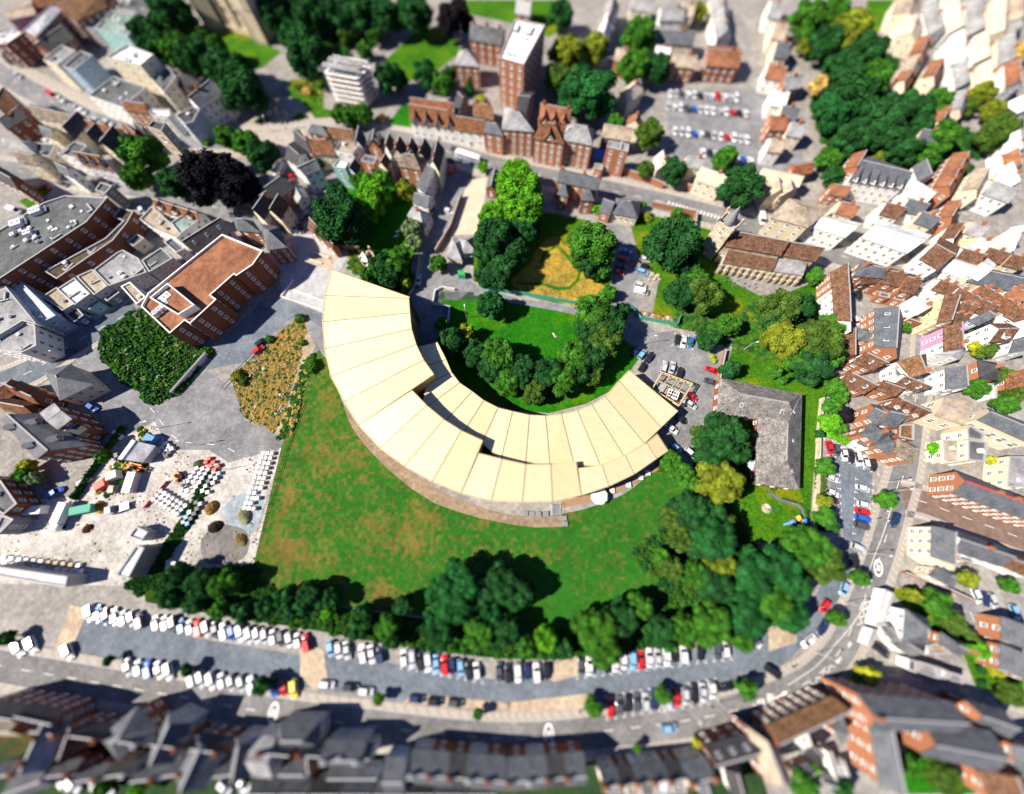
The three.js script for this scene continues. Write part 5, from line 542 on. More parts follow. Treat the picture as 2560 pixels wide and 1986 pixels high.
g_=HO("L-shaped grey-roofed lodge by the lane end",[-23.5,-92.2,-18.1,-90.4,-18.3,-99.1,-21.8,-100.5],3.5,6,'palegrey','cream',{type:'hip'});
house('','','',[-20.3,-99.7,-14.6,-100.3,-13,-94,-17.9,-93.8],3.4,5.8,'palegrey','cream',{into:g_,type:'hip'});
HO("narrow grey-roofed range beside the pale court",[-12.5,-104.3,-11.7,-112.7,-9.2,-113.5,-9.7,-105.1],4,5.5,'palegrey','brick');
HO("small dark-roofed range above the pale court",[-9.9,-122.5,-8.2,-130.7,-5,-130.1,-6.2,-121.3],4,6,'grey','brick');
g_=HO("large slate-roofed brick villa beside the main road",[17,-122.5,31.5,-118.3,33.1,-122.2,18.7,-126.5],8,11,'slate','orange',{ch:[.05,.4,.95],door:1});
g_=house('','','',[17.1,-117.1,20.6,-116,21.7,-121,18.6,-121.6],7,9,'slate','orange',{into:g_,type:'hip'});
house('','','',[25.7,-114.4,30.1,-114.1,30.8,-118.8,26.9,-119.4],7,9,'slate','orange',{into:g_,type:'hip'});
HO("long low slate hip-roofed hall with cream pilasters by the road",[37.4,-110.5,46.4,-108.4,48.3,-115.8,39.7,-117.5],4.5,7.5,'slate','cream',{type:'hip',gap:2.2});
HO("small blue-grey gabled house left of the slate hall",[32.8,-111.4,36.4,-109.7,38.5,-115.8,34.8,-117.5],4.5,7,'slate','orange');
wallLine("garden_wall","orange brick boundary wall beside the main road","wall",[54.2,-117.9,70.4,-113.4,68.7,-106.4],2.6,0.35,MAT.orange,MAT.lead);
wallLine("garden_wall","old brick wall below the dark trees by the forecourt","wall",[-67.7,-99.9,-62.1,-97.8,-56.5,-97.3],2.2,0.35,MAT.orange,MAT.lead);
wallLine("garden_wall","long brick lane wall beside the pale court","wall",[-19.8,-122.3,-23.3,-107,-28.2,-96.2],2.4,0.3,MAT.orange,MAT.lead);
wallLine("garden_wall","pinkish brick wall along the gallery car park","wall",[71.9,-55.9,68.9,-47.7,66.5,-38.9],2,0.3,MAT.orange,MAT.lead);
wallLine("garden_wall","pinkish brick wall in front of the grey L-shaped hall","wall",[66.5,-38.9,66.5,-35.3,80,-32.1,78.6,-27.8],1.6,0.3,MAT.orange,MAT.lead);
wallLine("garden_wall","long pale stone wall bounding the playground garden","wall",[100.6,-38.9,96.3,-25.9,92.7,-12.4,88.3,1.6],1.8,0.45,MAT.stone,MAT.stone);
wallLine("garden_wall","orange brick wall below the cream house garden","wall",[111.3,12.8,122.3,17.1,127.9,19.9],1.8,0.3,MAT.orange,MAT.lead);
wallLine("garden_wall","curved white retaining wall at the garden entrance","wall",[-28,-74.2,-27.5,-79.5,-25,-81,-20.7,-80.2],1.2,0.3,MAT.white,MAT.whiteroof);
wallLine("garden_wall","white retaining wall beside the shaded gallery yard","wall",[-28,-74.2,-22,-73,-22.2,-66.9],1.2,0.3,MAT.white,MAT.whiteroof);
wallLine("garden_wall","white kerb wall edging the forecourt steps","wall",[-82.1,-77.3,-74.5,-74.7,-66.8,-72.1],0.6,0.4,MAT.white,MAT.whiteroof);
wallLine("garden_wall","upper white bench wall on the paved forecourt","wall",[-78.2,-80,-72.6,-78,-66.9,-75.6],0.6,0.5,MAT.white,MAT.whiteroof);
wallLine("garden_wall","slanting white bench wall in the shadow of the forecourt","wall",[-82.2,-77.6,-79.4,-84.4],0.6,0.4,MAT.white,MAT.whiteroof);
wallLine("garden_wall","pale wall along the dark trees by the lane","wall",[-34.1,-95.2,-34.6,-84.4,-35.2,-80.5,-36.9,-78.3],1,0.3,MAT.stone,MAT.lead);
wallLine("garden_wall","blue-grey hoarding wall at the end of the thicket","wall",[-102.7,-54.6,-110.4,-41.1],2.2,0.6,MAT.lilac,MAT.palegrey);
// ---------- bus station corner ----------
house("flat_roofed_building","large brick store with rooftop plant in the shade","store",[-170.6,-75,-147.9,-100.1,-144.1,-110.7,-159.5,-111.8,-165.9,-108.6,-178.7,-94.8],11,11,'grey','darkbrick',{type:'flat',gap:5});
FB("lower brick wing with mossy flat roof beside the large store",[-160.7,-82.9,-155.4,-79.8,-141.2,-95.7,-138.5,-103.4,-137.7,-108.7,-143.4,-110.3,-144.7,-106.1,-140.2,-104.2,-144.2,-96.7],7,'soil','darkbrick',{gap:6});
FB("pale stained concrete roof above the shaded shops",[-145.3,-84.1,-139.3,-91.5,-137.6,-92.5,-131.1,-89,-126.5,-83.2,-137.9,-77.7],6,'palegrey','greywall');
FB("rust-sand flat roof beside the pale concrete roof",[-150.3,-81.5,-145.8,-84.4,-138.3,-77.7,-141.8,-74.1],6,'sandroof','greywall');
FB("bright white flat roof in the shop row",[-154.8,-76.3,-150.4,-80.8,-142.8,-74.5,-146.6,-70.1],6.3,'whiteroof','greywall');
FB("grey-sand flat roof at the lower end of the shop row",[-160.6,-74.1,-156.9,-77.9,-148.6,-71.2,-151.7,-68.7],5,'sandroof','greywall');
FB("glass shop canopy under the rust-sand flat roof",[-143.2,-76.3,-139.9,-79.6,-136.3,-76.8,-139.5,-73.2],3.5,'slate','paneblue');
FB("turquoise shop canopy under the white flat roof",[-147.9,-72.1,-144.8,-75.1,-141.9,-73,-144.5,-70],3.5,'greenroof','teal');
FB("dark blue shopfront canopy at the bus stop",[-153,-68.8,-150.2,-71.8,-145.7,-67.9,-148,-65.2],3.5,'dark','doorblue');
FB("ribbed white and blue roof of the bus station",[-171.8,-77.5,-168.2,-79.6,-150.5,-65.7,-155.3,-62.4],7,'whiteroof','blue',{gap:5,cope:'blue'});
FB("wide pale roof of the bus station hall",[-172.9,-74.5,-168.9,-75.9,-153.1,-61.6,-158,-62.6,-165.2,-55.9],9,'palegrey','greywall');
FB("pale stepped cinema front with curved dark corner",[-166.4,-55.7,-159.4,-63,-154.6,-61.5,-151.5,-54.3,-155.4,-51.8,-165.3,-53],8,'palegrey','white');
house("brick_building","large brick building with terracotta flat roof and white parapets","brick building",[-99.4,-94.8,-84.1,-88,-86.3,-82.4,-90.9,-78,-91.8,-78.7,-97.6,-70.8,-95.3,-69.2,-101.6,-60.3,-103.6,-61.5,-107.1,-56.9,-119,-66.6,-118.1,-71.5],11,11,'terracotta','darkbrick',{type:'flat',cope:'white',gap:4,para:.7,clean:1});
house("rooftop_enclosure","raised plant enclosure on the terracotta roof","rooftop enclosure",[-110.9,-74.1,-100.1,-66,-104.4,-62.4,-115.1,-68.6],12.4,12.4,'terracotta','white',{type:'flat',cope:'white',nowin:1,para:1.2,clean:1});
FB("small rust-topped pavilion joined to the terracotta roof building",[-129.1,-74.8,-126.6,-76.6,-119.6,-70.8,-121.9,-68.1],10,'sandroof','white',{cope:'white'});
FB("white-walled courtyard block above the dark tiled terrace",[-135.7,-105.9,-133,-111.8,-124,-104.3,-118.2,-100.1,-120.1,-97.6,-130.3,-102.2],6,'sandroof','white');
HO("clay-roofed white terrace along the street below the copper tree",[-130.4,-110.1,-112.9,-104,-112,-107.7,-129.8,-114.2],7,9.5,'clay','white',{dorm:[[0,3]]});
FB("green-grey flat roof behind the clay-roofed terrace",[-122.9,-103.4,-119.2,-107.1,-112.7,-105,-118.2,-98.3],7,'greenroof','white');
HO("dark tiled terrace with pale roof windows",[-114.6,-94,-104.5,-103.9,-99.3,-99.5,-109.9,-90],8.5,11.5,'dark','white',{sky:[[0,4],[1,3]]});
FB("small grey roof box beside the dark tiled terrace",[-123,-94.9,-120.8,-97,-114.9,-92.2,-117.4,-90.5],7,'grey','greywall');
FB("grey flat roof with plant boxes beside the thicket garden",[-129.6,-88,-124.4,-93.5,-119,-89,-125.7,-83.2],6,'grey','greywall');
FB("little square pale roof at the garden bushes",[-140,-97.7,-137.2,-101.3,-133.8,-99.2,-136.6,-95.6],4,'grey','cream');
HO("dark hip-roofed house at the road fork",[-147.9,-46.2,-139.8,-36.9,-131.6,-42,-140.9,-48.6],6.5,9.5,'slate','cream',{type:'hip',hip:.7});
HO("red tiled house left of the road fork",[-154.2,-38.7,-144.8,-34.9,-144.5,-38.7,-154,-42.6],7,10,'clay','brick',{ch:[.5]});
HO("red tiled roof at the left edge below the bus station",[-156.6,-36.4,-153,-39.3,-156.9,-43.4,-160.5,-40.4],7,9,'clay','darkbrick');
g_=HO("big slate-roofed brick house with white dormers",[-138.3,-18.3,-152.8,-29.5,-142.1,-32,-125.5,-22.1],8,11.5,'slate','brick',{dorm:[[0,2],[1,2]],gap:2.8});
g_=house('','','',[-139.7,-31.5,-136.8,-34.4,-130.2,-29.8,-133,-26.8],10,10.6,'palegrey','darkbrick',{into:g_});
house('','','',[-136.3,-27.7,-132.2,-30.3,-128,-27.5,-131.2,-24.4],7,8,'dark','brick',{into:g_});
HO("dark red roofed house behind the white dormers",[-155.1,-33.4,-145.2,-31.7,-146,-35.4,-156,-37.1],7,10,'clay','darkbrick');
FB("grey flat roof at the picture edge below the dormer house",[-151.7,-13.8,-148.4,-12.4,-141,-5.8,-143.8,-2.7,-148.1,-5.1],6,'grey','darkbrick');
house("shed","yard shed with one white and one dark roof slope","shed",[-119.3,-19.1,-117,-24.7,-109.8,-23,-112,-18.2],3.2,5.6,'whiteroof','greywall',{nowin:1});
house("flat_roofed_building","pale cabin with blue-white roof at the yard bottom","cabin",[-109.5,3.2,-108.1,0.3,-104.1,1.9,-105.4,4.3],3,3,'lilac','greywall',{type:'flat'});
house("flat_roofed_building","long white warehouse roof at the yard corner","warehouse",[-107.2,13.1,-103.9,5.3,-101.3,5.9,-103.5,13.7],6,6,'whiteroof','darkwall',{type:'flat',nowin:1});
house("flat_roofed_building","very long white shed roof at the left picture edge","shed",[-143.6,10.5,-121,13.3,-120.7,16,-142.6,12.9],5,5,'whiteroof','greywall',{type:'flat',nowin:1});
FB("low grey hall at the left edge of the yard",[-150,-3.2,-144.6,-2.6,-141.5,-1.6,-144.2,2.5,-147.4,2.8],5,'palegrey','darkwall');
// ---------- church ----------
church([69.5,-97.6,73.4,-101.9,77.4,-96.9,73.3,-92.8],[74.2,-92.3,92.5,-88.4,95.4,-94.3,78.6,-98.8],[74.7,-88,91,-84.6,93.9,-90.3,76.6,-92.8],[93.4,-89.2,104.7,-86.7,107.7,-92.4,96.3,-95.1],[91.9,-84.2,101,-82.6,103.2,-88.2,94.6,-90.5]);
// ---------- houses east of the church ----------
g_=house("hall","long low L-shaped hall with weathered grey-brown hipped roof","hall",[64.2,-33.5,88.3,-29.7,91.6,-39.3,67.2,-44.7],4,7.5,'hallroof','brick',{type:'hip',sky:[[0,2]],gap:3.6});
house('','','',[77,-32.7,72.2,-11.9,84.3,-10.1,91.9,-39.3],4,7.7,'hallroof','brick',{into:g_,type:'hip',sky:[[1,3]],gap:3.6});
HO("long white-fronted terrace with plain brown roof beside the trees",[108.7,-76.2,106.3,-63.9,110.3,-59.9,114.2,-75.1],7.5,10.5,'brown','white',{gap:2.6});
HO("orange-fronted house at the church end of the brown terrace",[109.7,-82.6,108.6,-76.5,114.2,-75.3,116.6,-84.9],7.5,10.5,'brown','orange',{gap:2.6});
HO("low brown-roofed range continuing the terrace past the trees",[111.7,-61.6,109,-52.4,112.7,-52.4,115.3,-62.1],4,6,'brown','orange');
HO("dark slate house with pale gables beside the church street",[116.9,-80.8,126.7,-79.8,130.5,-83.1,121,-87],8,10,'slate','orange',{type:'hip',ch:[.2,.9]});
HO("brown-roofed orange house at the courtyard with the black car",[119.2,-78.8,127.8,-79.6,129.7,-82.7,122.6,-82.2],6,8,'brown','orange');
HO("first of two orange gabled houses with balconies",[126,-78.7,131.4,-77.3,134.5,-83.4,129.7,-84.4],7,9.5,'brown','orange',{ch:[.5]});
HO("second of two orange gabled houses with balconies",[131.3,-75.4,135.9,-74.3,139,-81.5,134.6,-82.9],7,9.5,'brown','orange',{ch:[.5]});
house("balcony_bay","small grey balcony bay on the first orange gabled house","bay",[128,-77.3,131.4,-76.3,130.5,-74.5,127.1,-75.4],3.4,3.4,'grey','orange',{type:'flat',cols:1});
house("balcony_bay","small grey balcony bay on the second orange gabled house","bay",[132.8,-76.1,136.2,-75.2,135.2,-73.3,131.8,-74.2],3.4,3.4,'grey','orange',{type:'flat',cols:1});
HO("long slate-roofed house with pale skylights beside the side street",[121.8,-68.9,117.6,-55,123.4,-50.8,129.8,-65.8],6.5,10,'slate','orange',{sky:[[0,3]]});
HO("small grey hip-roofed brick garage beside the courtyard cars",[116,-62.9,121,-61.8,119.8,-57.7,115.1,-58.9],4,6,'grey','orange',{type:'hip'});
HO("white gabled house facing the side street",[131.5,-70.4,134.4,-66.4,140.4,-69.9,135.4,-73.3],7,9,'whiteroof','white',{ch:[.2]});
FB("brick porch with red roof below the white gabled house",[133.4,-67,138.3,-64.8,139.4,-67,134.8,-68.8],3.5,'clay','brick');
HO("brown-roofed terrace with tall yellow front",[137.9,-62.2,144.3,-73,147.3,-69.2,142.3,-62.2],9,11,'brown','yellow',{gap:3.2});
HO("brown-roofed house with bright pink front",[140.7,-61.2,139.1,-56.4,145.1,-56.4,146.7,-61.9],8,10.5,'brown','pink',{ch:[.5]});
HO("brown-roofed house with white front beside the pink one",[139,-56.2,137.8,-52.6,144.4,-53,145.1,-56.2],8,10.5,'brown','white',{ch:[.5]});
HO("white-gabled house with pale blue lean-to below the pink one",[136.7,-52.3,140.1,-53.4,146.6,-53.4,143.8,-50.7],6,7.5,'lead','white');
HO("white house with square brown roof and big white dormer",[153.5,-56,160.3,-56.4,161.9,-62.3,156.1,-62.3],8,10.5,'brown','white',{dorm:[[0,1]]});
HO("slate-roofed pale blue house above the garden trees",[149.5,-63.6,151.9,-61.9,159.4,-65.8,158.4,-67.3],8,10.5,'slate','blue');
HO("dark slate hipped house with orange front in the side street gardens",[148.8,-49.8,147.4,-44.2,152.3,-43.4,153.7,-49],7,9.5,'dark','orange',{type:'hip',ch:[.5]});
HO("white-fronted house with mottled slate roof at the street bend",[137.5,-47,135.3,-40.3,141.6,-40.3,143,-46.2],7,10,'slate','white');
HO("brown-roofed cottage with white bay beside the lower trees",[109.4,-49.8,115,-47,119.9,-49.4,114.5,-53.1],6,9,'brown','orange',{sky:[[0,1]]});
HO("long brown-roofed orange cottage at the wall corner",[104.1,-43.3,110.9,-39.4,115.2,-42.5,108.3,-47],5,8,'brown','orange',{sky:[[0,2]]});
HO("rust-roofed white house beside the side street end",[122.7,-49.4,125.6,-44.2,130.4,-45.4,132.5,-51.7],7,9.5,'rust','white',{ch:[.1]});
HO("brown-roofed white house with roof lights facing the street end",[120.7,-42.2,126.3,-39.8,131.8,-41,123.9,-45.4],6,8.5,'brown','white',{sky:[[0,2]]});
HO("orange-walled house with brown roof below the white roof-lit house",[114.3,-40.6,119.5,-38.3,122.4,-41.8,117.3,-43.4],6,8,'brown','orange');
FB("grey flat-topped link between white cottages",[122.7,-48.2,126.5,-48.2,126.2,-44.9,122.1,-44.9],5,'grey','white');
HO("orange gabled house in the right-edge gardens",[156.5,-45.4,155.4,-40.6,161.8,-41,163.5,-47],6,8.5,'clay','orange');
HO("white house with brown roof at the right edge above the gardens",[160.1,-52.7,163.4,-57.3,168.2,-56.9,165.2,-52.3],7,9.5,'slate','white');
FB("long white flat garage in the side street gardens",[152,-43.3,156.2,-43.3,154.2,-38.1,152,-38.1],3,'whiteroof','white');
// ---------- upper side of the main road, out of focus ----------
HO("cream classical building with columns on the main road",[92.5,-104.2,104.6,-100.1,115.2,-109,100.7,-112.7],9,11,'sandroof','cream',{type:'hip',gap:3.4});
HO("first broad white-fronted building on the main road",[107.7,-102.4,118.7,-97.5,126,-103.4,114.4,-106.6],7,9,'whiteroof','white');
HO("second and widest white-fronted building on the main road",[123.5,-96.6,137.4,-89.9,148.3,-97.4,132.4,-103.6],8,10,'whiteroof','white');
HO("brown-roofed white house past the widest white front",[139.9,-86.7,144.5,-82.4,155,-91.6,149.8,-95.5],9,11,'brown','white');
HO("white-roofed low building past the brown-roofed white house",[148.9,-84.8,156.9,-80.8,164.8,-85.6,156.7,-89.5],6,8,'whiteroof','white');
HO("long pale yellow building at the right end of the main road",[154.2,-78.4,171.6,-73.8,174.2,-80.3,164.4,-83.1],8,10.5,'slate','cream',{gap:3});
HO("yellow-sided white house across the road from the pale yellow building",[154.1,-80.1,156.6,-78.2,164.7,-84.8,163,-86.7],9,11,'whiteroof','cream');
HO("broad brown roof with white chimneys above the yellow front",[147.9,-72.8,152.8,-69.5,156.3,-74.1,151.3,-77.4],6.5,9,'brown','white',{ch:[.3,.8]});
HO("brown roof with orange gable near the road bend",[156.1,-73.9,160.1,-70.5,163.9,-74.8,160,-78.3],6.5,9,'brown','orange',{ch:[.3,.8]});
HO("large brown roof behind the pale blue house",[152.7,-68.6,158,-66,161.6,-71,156.2,-73.7],6.5,9,'brown','white',{ch:[.3,.8]});
HO("clay roof with orange side at the crowded roof cluster",[160.2,-69.9,165.1,-66.6,169,-71.5,164.1,-74.8],6.5,9,'clay','orange',{ch:[.3,.8]});
HO("brown roof at the outer edge of the crowded roof cluster",[163.9,-66.5,167.7,-63.2,171.9,-67.7,168.2,-71.1],6.5,9,'brown','white',{ch:[.3,.8]});
HO("brown roof touching the yellow-fronted terrace",[147.4,-67.8,151.5,-65.8,154.4,-70,150.2,-72],6.5,9,'brown','white',{ch:[.3,.8]});
HO("terracotta roof just below the pale yellow building",[166.4,-73.9,170.7,-71,173.7,-74.8,169.4,-77.7],6.5,9,'terracotta','white',{ch:[.3,.8]});
HO("plain white roof at the right edge of the crowded cluster",[164,-62.6,162.8,-57.5,168.1,-58.5,169.4,-63.6],6.5,9,'whiteroof','white',{ch:[.3,.8]});
HO("brown roof behind the balcony houses",[143.4,-76.6,148.2,-74.2,150.5,-77.7,145.7,-80.1],6.5,9,'brown','white',{ch:[.3,.8]});
HO("small brown roof directly behind the yellow-fronted terrace",[144,-64.1,148.7,-63.1,150.5,-66.6,145.8,-67.6],6.5,9,'brown','cream',{ch:[.3,.8]});
HO("brown roof rising behind the brown-roofed white house",[155.5,-93.5,161.3,-99.8,158.6,-103.1,152.8,-96.7],7,9.5,'brown','white',{ch:[.5]});
HO("wide brown roof above the white-roofed low building",[154.4,-87.8,161,-85.4,164.1,-90.6,157.4,-93.1],7,9.5,'brown','white',{ch:[.5]});
HO("slate roof behind the widest white front",[142.4,-109.2,148.8,-106.9,151.9,-112.6,145.5,-115],7,9.5,'slate','white',{ch:[.5]});
HO("brown roof behind the widest white front",[134.1,-107.8,140.1,-105.6,142.8,-110.8,136.7,-113],7,9.5,'brown','white',{ch:[.5]});
HO("rusty roof behind the first white front",[118.1,-108.3,123.8,-106.2,126.3,-111.4,120.5,-113.5],7,9.5,'terracotta','cream',{ch:[.5]});
HO("blue-grey roof row above the widest white front",[145.6,-104.1,150.7,-101.5,153.5,-105.9,148.3,-108.6],7,9.5,'slate','cream',{ch:[.5]});
HO("orange-brown house cluster near the red blur",[158.2,-103.1,164.2,-110.4,161.1,-113.4,155.1,-106],7,9.5,'terracotta','orange',{ch:[.5]});
HO("pale roof near the top right gardens",[162.2,-99.5,166.5,-97.3,169.7,-102.1,165.4,-104.4],7,9.5,'palegrey','cream',{ch:[.5]});
HO("white house in the top right gardens",[176.7,-91.9,182.8,-98.9,180,-101.7,173.8,-94.6],7,9.5,'whiteroof','white',{ch:[.5]});
HO("brown roof above the long pale yellow building",[163.6,-88.7,169.9,-86.4,172.5,-90.7,166.2,-93],7,9.5,'brown','cream',{ch:[.5]});
HO("brown roof at the right end above the pale yellow building",[170.5,-85.9,175.7,-84,178.6,-88.7,173.4,-90.6],7,9.5,'brown','cream',{ch:[.5]});
HO("small cream house between brown roofs",[162,-93,165.6,-91.1,168.4,-95.4,164.8,-97.3],7,9.5,'whiteroof','cream',{ch:[.5]});
// ---------- far streets, strongly out of focus ----------
HO("large red-roofed block beside the far pale path",[83.4,-187.3,96.7,-185.6,99.7,-198.2,86.1,-200],6.5,9,'terracotta','brick',{ch:[.3]});
HO("long grey roof above the far car parks",[62.5,-201.8,79.4,-200.4,80.8,-208.2,63.6,-209.6],6.5,9,'slate','cream',{ch:[.3]});
HO("pale terraced roof near the yellow-green trees",[45.3,-211.3,49.4,-227.2,43.8,-229.6,39.8,-213.6],6.5,9,'palegrey','cream',{ch:[.3]});
HO("white villa just above the yellow-green trees",[42.2,-202.7,45.7,-216.6,41.2,-218.5,37.8,-204.6],6.5,9,'whiteroof','white',{ch:[.3]});
HO("pale house at the top edge beside the dark conifers",[54.3,-225,63.6,-222.4,65.4,-230.7,56,-233.4],6.5,9,'palegrey','cream',{ch:[.3]});
HO("pale roof with white front at the top of the far street",[66.7,-217,77.4,-217,78.5,-225.3,67.7,-225.3],6.5,9,'palegrey','white',{ch:[.3]});
HO("tan roof at the top of the far street",[75.9,-220.8,82,-219.1,83.9,-226.5,77.7,-228.2],6.5,9,'sandroof','cream',{ch:[.3]});
HO("upper pale house beside the far pale path",[92.2,-233.6,91.4,-217,98.6,-218.9,99.5,-235.6],6.5,9,'palegrey','cream',{ch:[.3]});
HO("lower pale house beside the far pale path",[91.4,-220.1,90.7,-204.3,97.1,-205.9,98,-221.9],6.5,9,'palegrey','white',{ch:[.3]});
HO("orange-sided low house above the far car parks",[68.1,-187.1,78,-185.8,79.3,-192.4,69.3,-193.7],6.5,9,'sandroof','orange',{ch:[.3]});
HO("white-roofed shed at the corner of the far car parks",[61.6,-192.4,67.6,-191.6,68.7,-197.6,62.7,-198.4],6.5,9,'whiteroof','white',{ch:[.3]});
HO("small orange house among the yellow-green trees",[44.1,-190.9,49.3,-188.8,50.9,-194.5,45.7,-196.7],6.5,9,'sandroof','orange',{ch:[.3]});
HO("pale cream house beside the great round tree",[47.7,-164.7,54.4,-171.7,51.5,-177.6,44.8,-170.4],6.5,9,'court','cream',{ch:[.3]});
HO("cream house among the roadside trees",[55.2,-135.3,55.3,-128.9,60.3,-130,60.2,-136.4],6.5,9,'court','cream',{ch:[.3]});
HO("cream roof beneath the last roadside tree",[70,-124.5,78.6,-120.2,81.5,-126.7,72.8,-131.1],6.5,9,'court','cream',{ch:[.3]});
HO("pale wall building at the near end of the far car parks",[66.2,-131.3,72.7,-129.8,73.9,-133.9,67.3,-135.4],6.5,9,'palegrey','cream',{ch:[.3]});
HO("narrow tan house right of the great round tree",[51.2,-150.6,52.6,-154.2,47.4,-156.9,46.1,-153.2],6.5,9,'terracotta','cream',{ch:[.3]});
HO("dark brick house behind the tall block roof",[1.6,-222.1,8,-220.3,9.3,-230.3,2.8,-232.1],6.5,9,'lead','brick',{ch:[.3]});
HO("topmost house down the blurred street beside the dark wood",[116.2,-220.1,121.7,-218.5,125.8,-230.9,120.2,-232.6],6,8.5,'palegrey','white',{ch:[.5]});
HO("second house down the blurred street beside the dark wood",[115,-205.3,120.4,-204.1,124.1,-216,118.5,-217.3],6,8.5,'sandroof','cream',{ch:[.5]});
HO("third house down the blurred street beside the dark wood",[113.7,-193.2,119.2,-192.4,122.1,-203.1,116.5,-203.9],6,8.5,'slate','cream',{ch:[.5]});
HO("fourth house down the blurred street beside the dark wood",[107.2,-180.5,114.1,-178.2,117.5,-187.4,110.5,-189.7],6,8.5,'terracotta','white',{ch:[.5]});
HO("fifth house down the blurred street beside the dark wood",[113.2,-172.7,120.9,-174.5,121.7,-182.3,113.9,-180.4],6,8.5,'palegrey','orange',{ch:[.5]});
HO("sixth house down the blurred street beside the dark wood",[106.5,-164.3,112.2,-163.6,114.6,-172.5,108.9,-173.2],6,8.5,'whiteroof','white',{ch:[.5]});
HO("seventh house down the blurred street beside the dark wood",[108.1,-156.3,114.5,-155.1,117,-162.9,110.6,-164.2],6,8.5,'slate','cream',{ch:[.5]});
HO("eighth house down the blurred street beside the dark wood",[103.2,-150.5,109.4,-150.5,111.1,-158.3,104.8,-158.3],6,8.5,'terracotta','orange',{ch:[.5]});
HO("ninth house down the blurred street beside the dark wood",[109.3,-147.8,115,-146.3,117.5,-153.2,111.7,-154.7],6,8.5,'palegrey','cream',{ch:[.5]});
HO("lowest house down the blurred street beside the dark wood",[100,-139.3,105.4,-138.6,107.3,-145.4,101.9,-146],6,8.5,'sandroof','white',{ch:[.5]});
HO("topmost house in the blurred pale estate by the wood",[181.7,-214.9,189.1,-228.2,180.3,-234.4,173,-220.8],6.5,9,'sandroof','cream',{ch:[.4]});
HO("cream gabled house beside the dark wood edge",[177.4,-201.2,184.5,-213.8,177.5,-218.6,170.5,-205.7],6.5,9,'court','cream',{ch:[.4]});
HO("long pale terrace running into the top edge",[188.1,-227.5,185,-207,193.7,-210,197.1,-230.8],6.5,9,'palegrey','white',{ch:[.4]});
HO("second long pale terrace at the top edge",[200.3,-232.6,194.6,-208.1,202.6,-210.1,208.6,-234.7],6.5,9,'court','white',{ch:[.4]});
HO("third long pale terrace at the top edge",[210.4,-231.5,202.9,-206.9,210.6,-207.9,218.4,-232.6],6.5,9,'palegrey','cream',{ch:[.4]});
HO("broad pale house row near the top right corner",[222.3,-230.9,211.6,-206.3,219,-205.3,230,-229.8],6.5,9,'court','cream',{ch:[.4]});
HO("house row in the very top right corner",[232.6,-235.2,223.5,-215.1,230,-214.1,239.3,-234.2],6.5,9,'sandroof','white',{ch:[.4]});
HO("orange roof at the corner of the blurred estate",[176.8,-189.9,183.9,-200.9,179.5,-204.8,172.5,-193.7],6.5,9,'terracotta','orange',{ch:[.4]});
HO("tan-roofed house jutting into the dark wood",[168.8,-178.5,175.6,-187.9,171.7,-192.3,165,-182.8],6.5,9,'sandroof','orange',{ch:[.4]});
HO("brown-roofed house lowest beside the wood corner",[163.2,-171.7,169,-178.1,166.4,-183.2,160.5,-176.6],6.5,9,'terracotta','cream',{ch:[.4]});
HO("orange-tinted house at the foot of the blurred estate",[176.9,-175,184.7,-185.6,180.9,-190,173.1,-179.3],6.5,9,'terracotta','cream',{ch:[.4]});
HO("bright white roof in the middle of the blurred estate",[193.9,-205.6,188.9,-188.2,196.3,-189.1,201.6,-206.6],6.5,9,'whiteroof','white',{ch:[.4]});
HO("large white gable right of the bright white roof",[204.7,-205.6,198.9,-188.8,206.2,-189.2,212.2,-206],6.5,9,'court','white',{ch:[.4]});
HO("pale gable near the yellow tree at the right edge",[215.6,-204.4,208.8,-187.7,215.7,-187.3,222.8,-204],6.5,9,'palegrey','cream',{ch:[.4]});
HO("white house near the yellow-green shrubs",[188.8,-187.4,185.6,-173.3,191.9,-174.7,195.3,-188.9],6.5,9,'palegrey','white',{ch:[.4]});
HO("cream house above the yellow-green shrubs",[199.6,-186.7,195.4,-173.2,201.6,-173.9,205.9,-187.5],6.5,9,'court','cream',{ch:[.4]});
HO("pinkish-roofed house at the right edge",[211.9,-187.7,206.8,-174.1,212.9,-174.4,218,-188],6.5,9,'terracotta','white',{ch:[.4]});
HO("pale cottage standing alone among dark trees",[181.4,-156.8,188,-167.5,183.1,-170.5,176.6,-159.7],6.5,9,'palegrey','cream',{ch:[.4]});
HO("orange-ended cottage beside dark trees",[171.3,-150.1,177.3,-158,174.3,-161.3,168.3,-153.3],6.5,9,'terracotta','cream',{ch:[.4]});
HO("white house at the right edge below the shrubs",[203.9,-165.1,201.3,-157.2,209.3,-158.1,212,-166.1],6.5,9,'whiteroof','white',{ch:[.4]});
HO("blue-grey shed deep among dark trees",[159.2,-143.5,165.5,-141.9,168.7,-148.6,162.3,-150.3],6.5,9,'slate','cream',{ch:[.4]});
HO("white pair of gables in the lower right gardens",[194.2,-145.5,191.9,-136.4,199.3,-138,201.8,-147.1],6.5,9,'whiteroof','white',{ch:[.4]});
HO("orange-gabled house in the lower right gardens",[191.1,-136.7,189,-128.5,194.8,-129.7,197,-138],6.5,9,'terracotta','white',{ch:[.4]});
HO("white house above the tan lower terrace",[186.3,-129.1,185.4,-120,190.8,-122.1,191.9,-131.3],6.5,9,'whiteroof','white',{ch:[.4]});
HO("white building with a row of dormers below the wood",[126,-122.2,144.6,-118.3,149.2,-127.4,134.4,-135],8,11,'slate','white',{gab:[[0,6,2.2]]});
HO("orange gabled house beside the row of dormers",[129.3,-124.2,134.8,-131.8,131.1,-135.3,125.7,-127.7],8,11,'terracotta','orange');
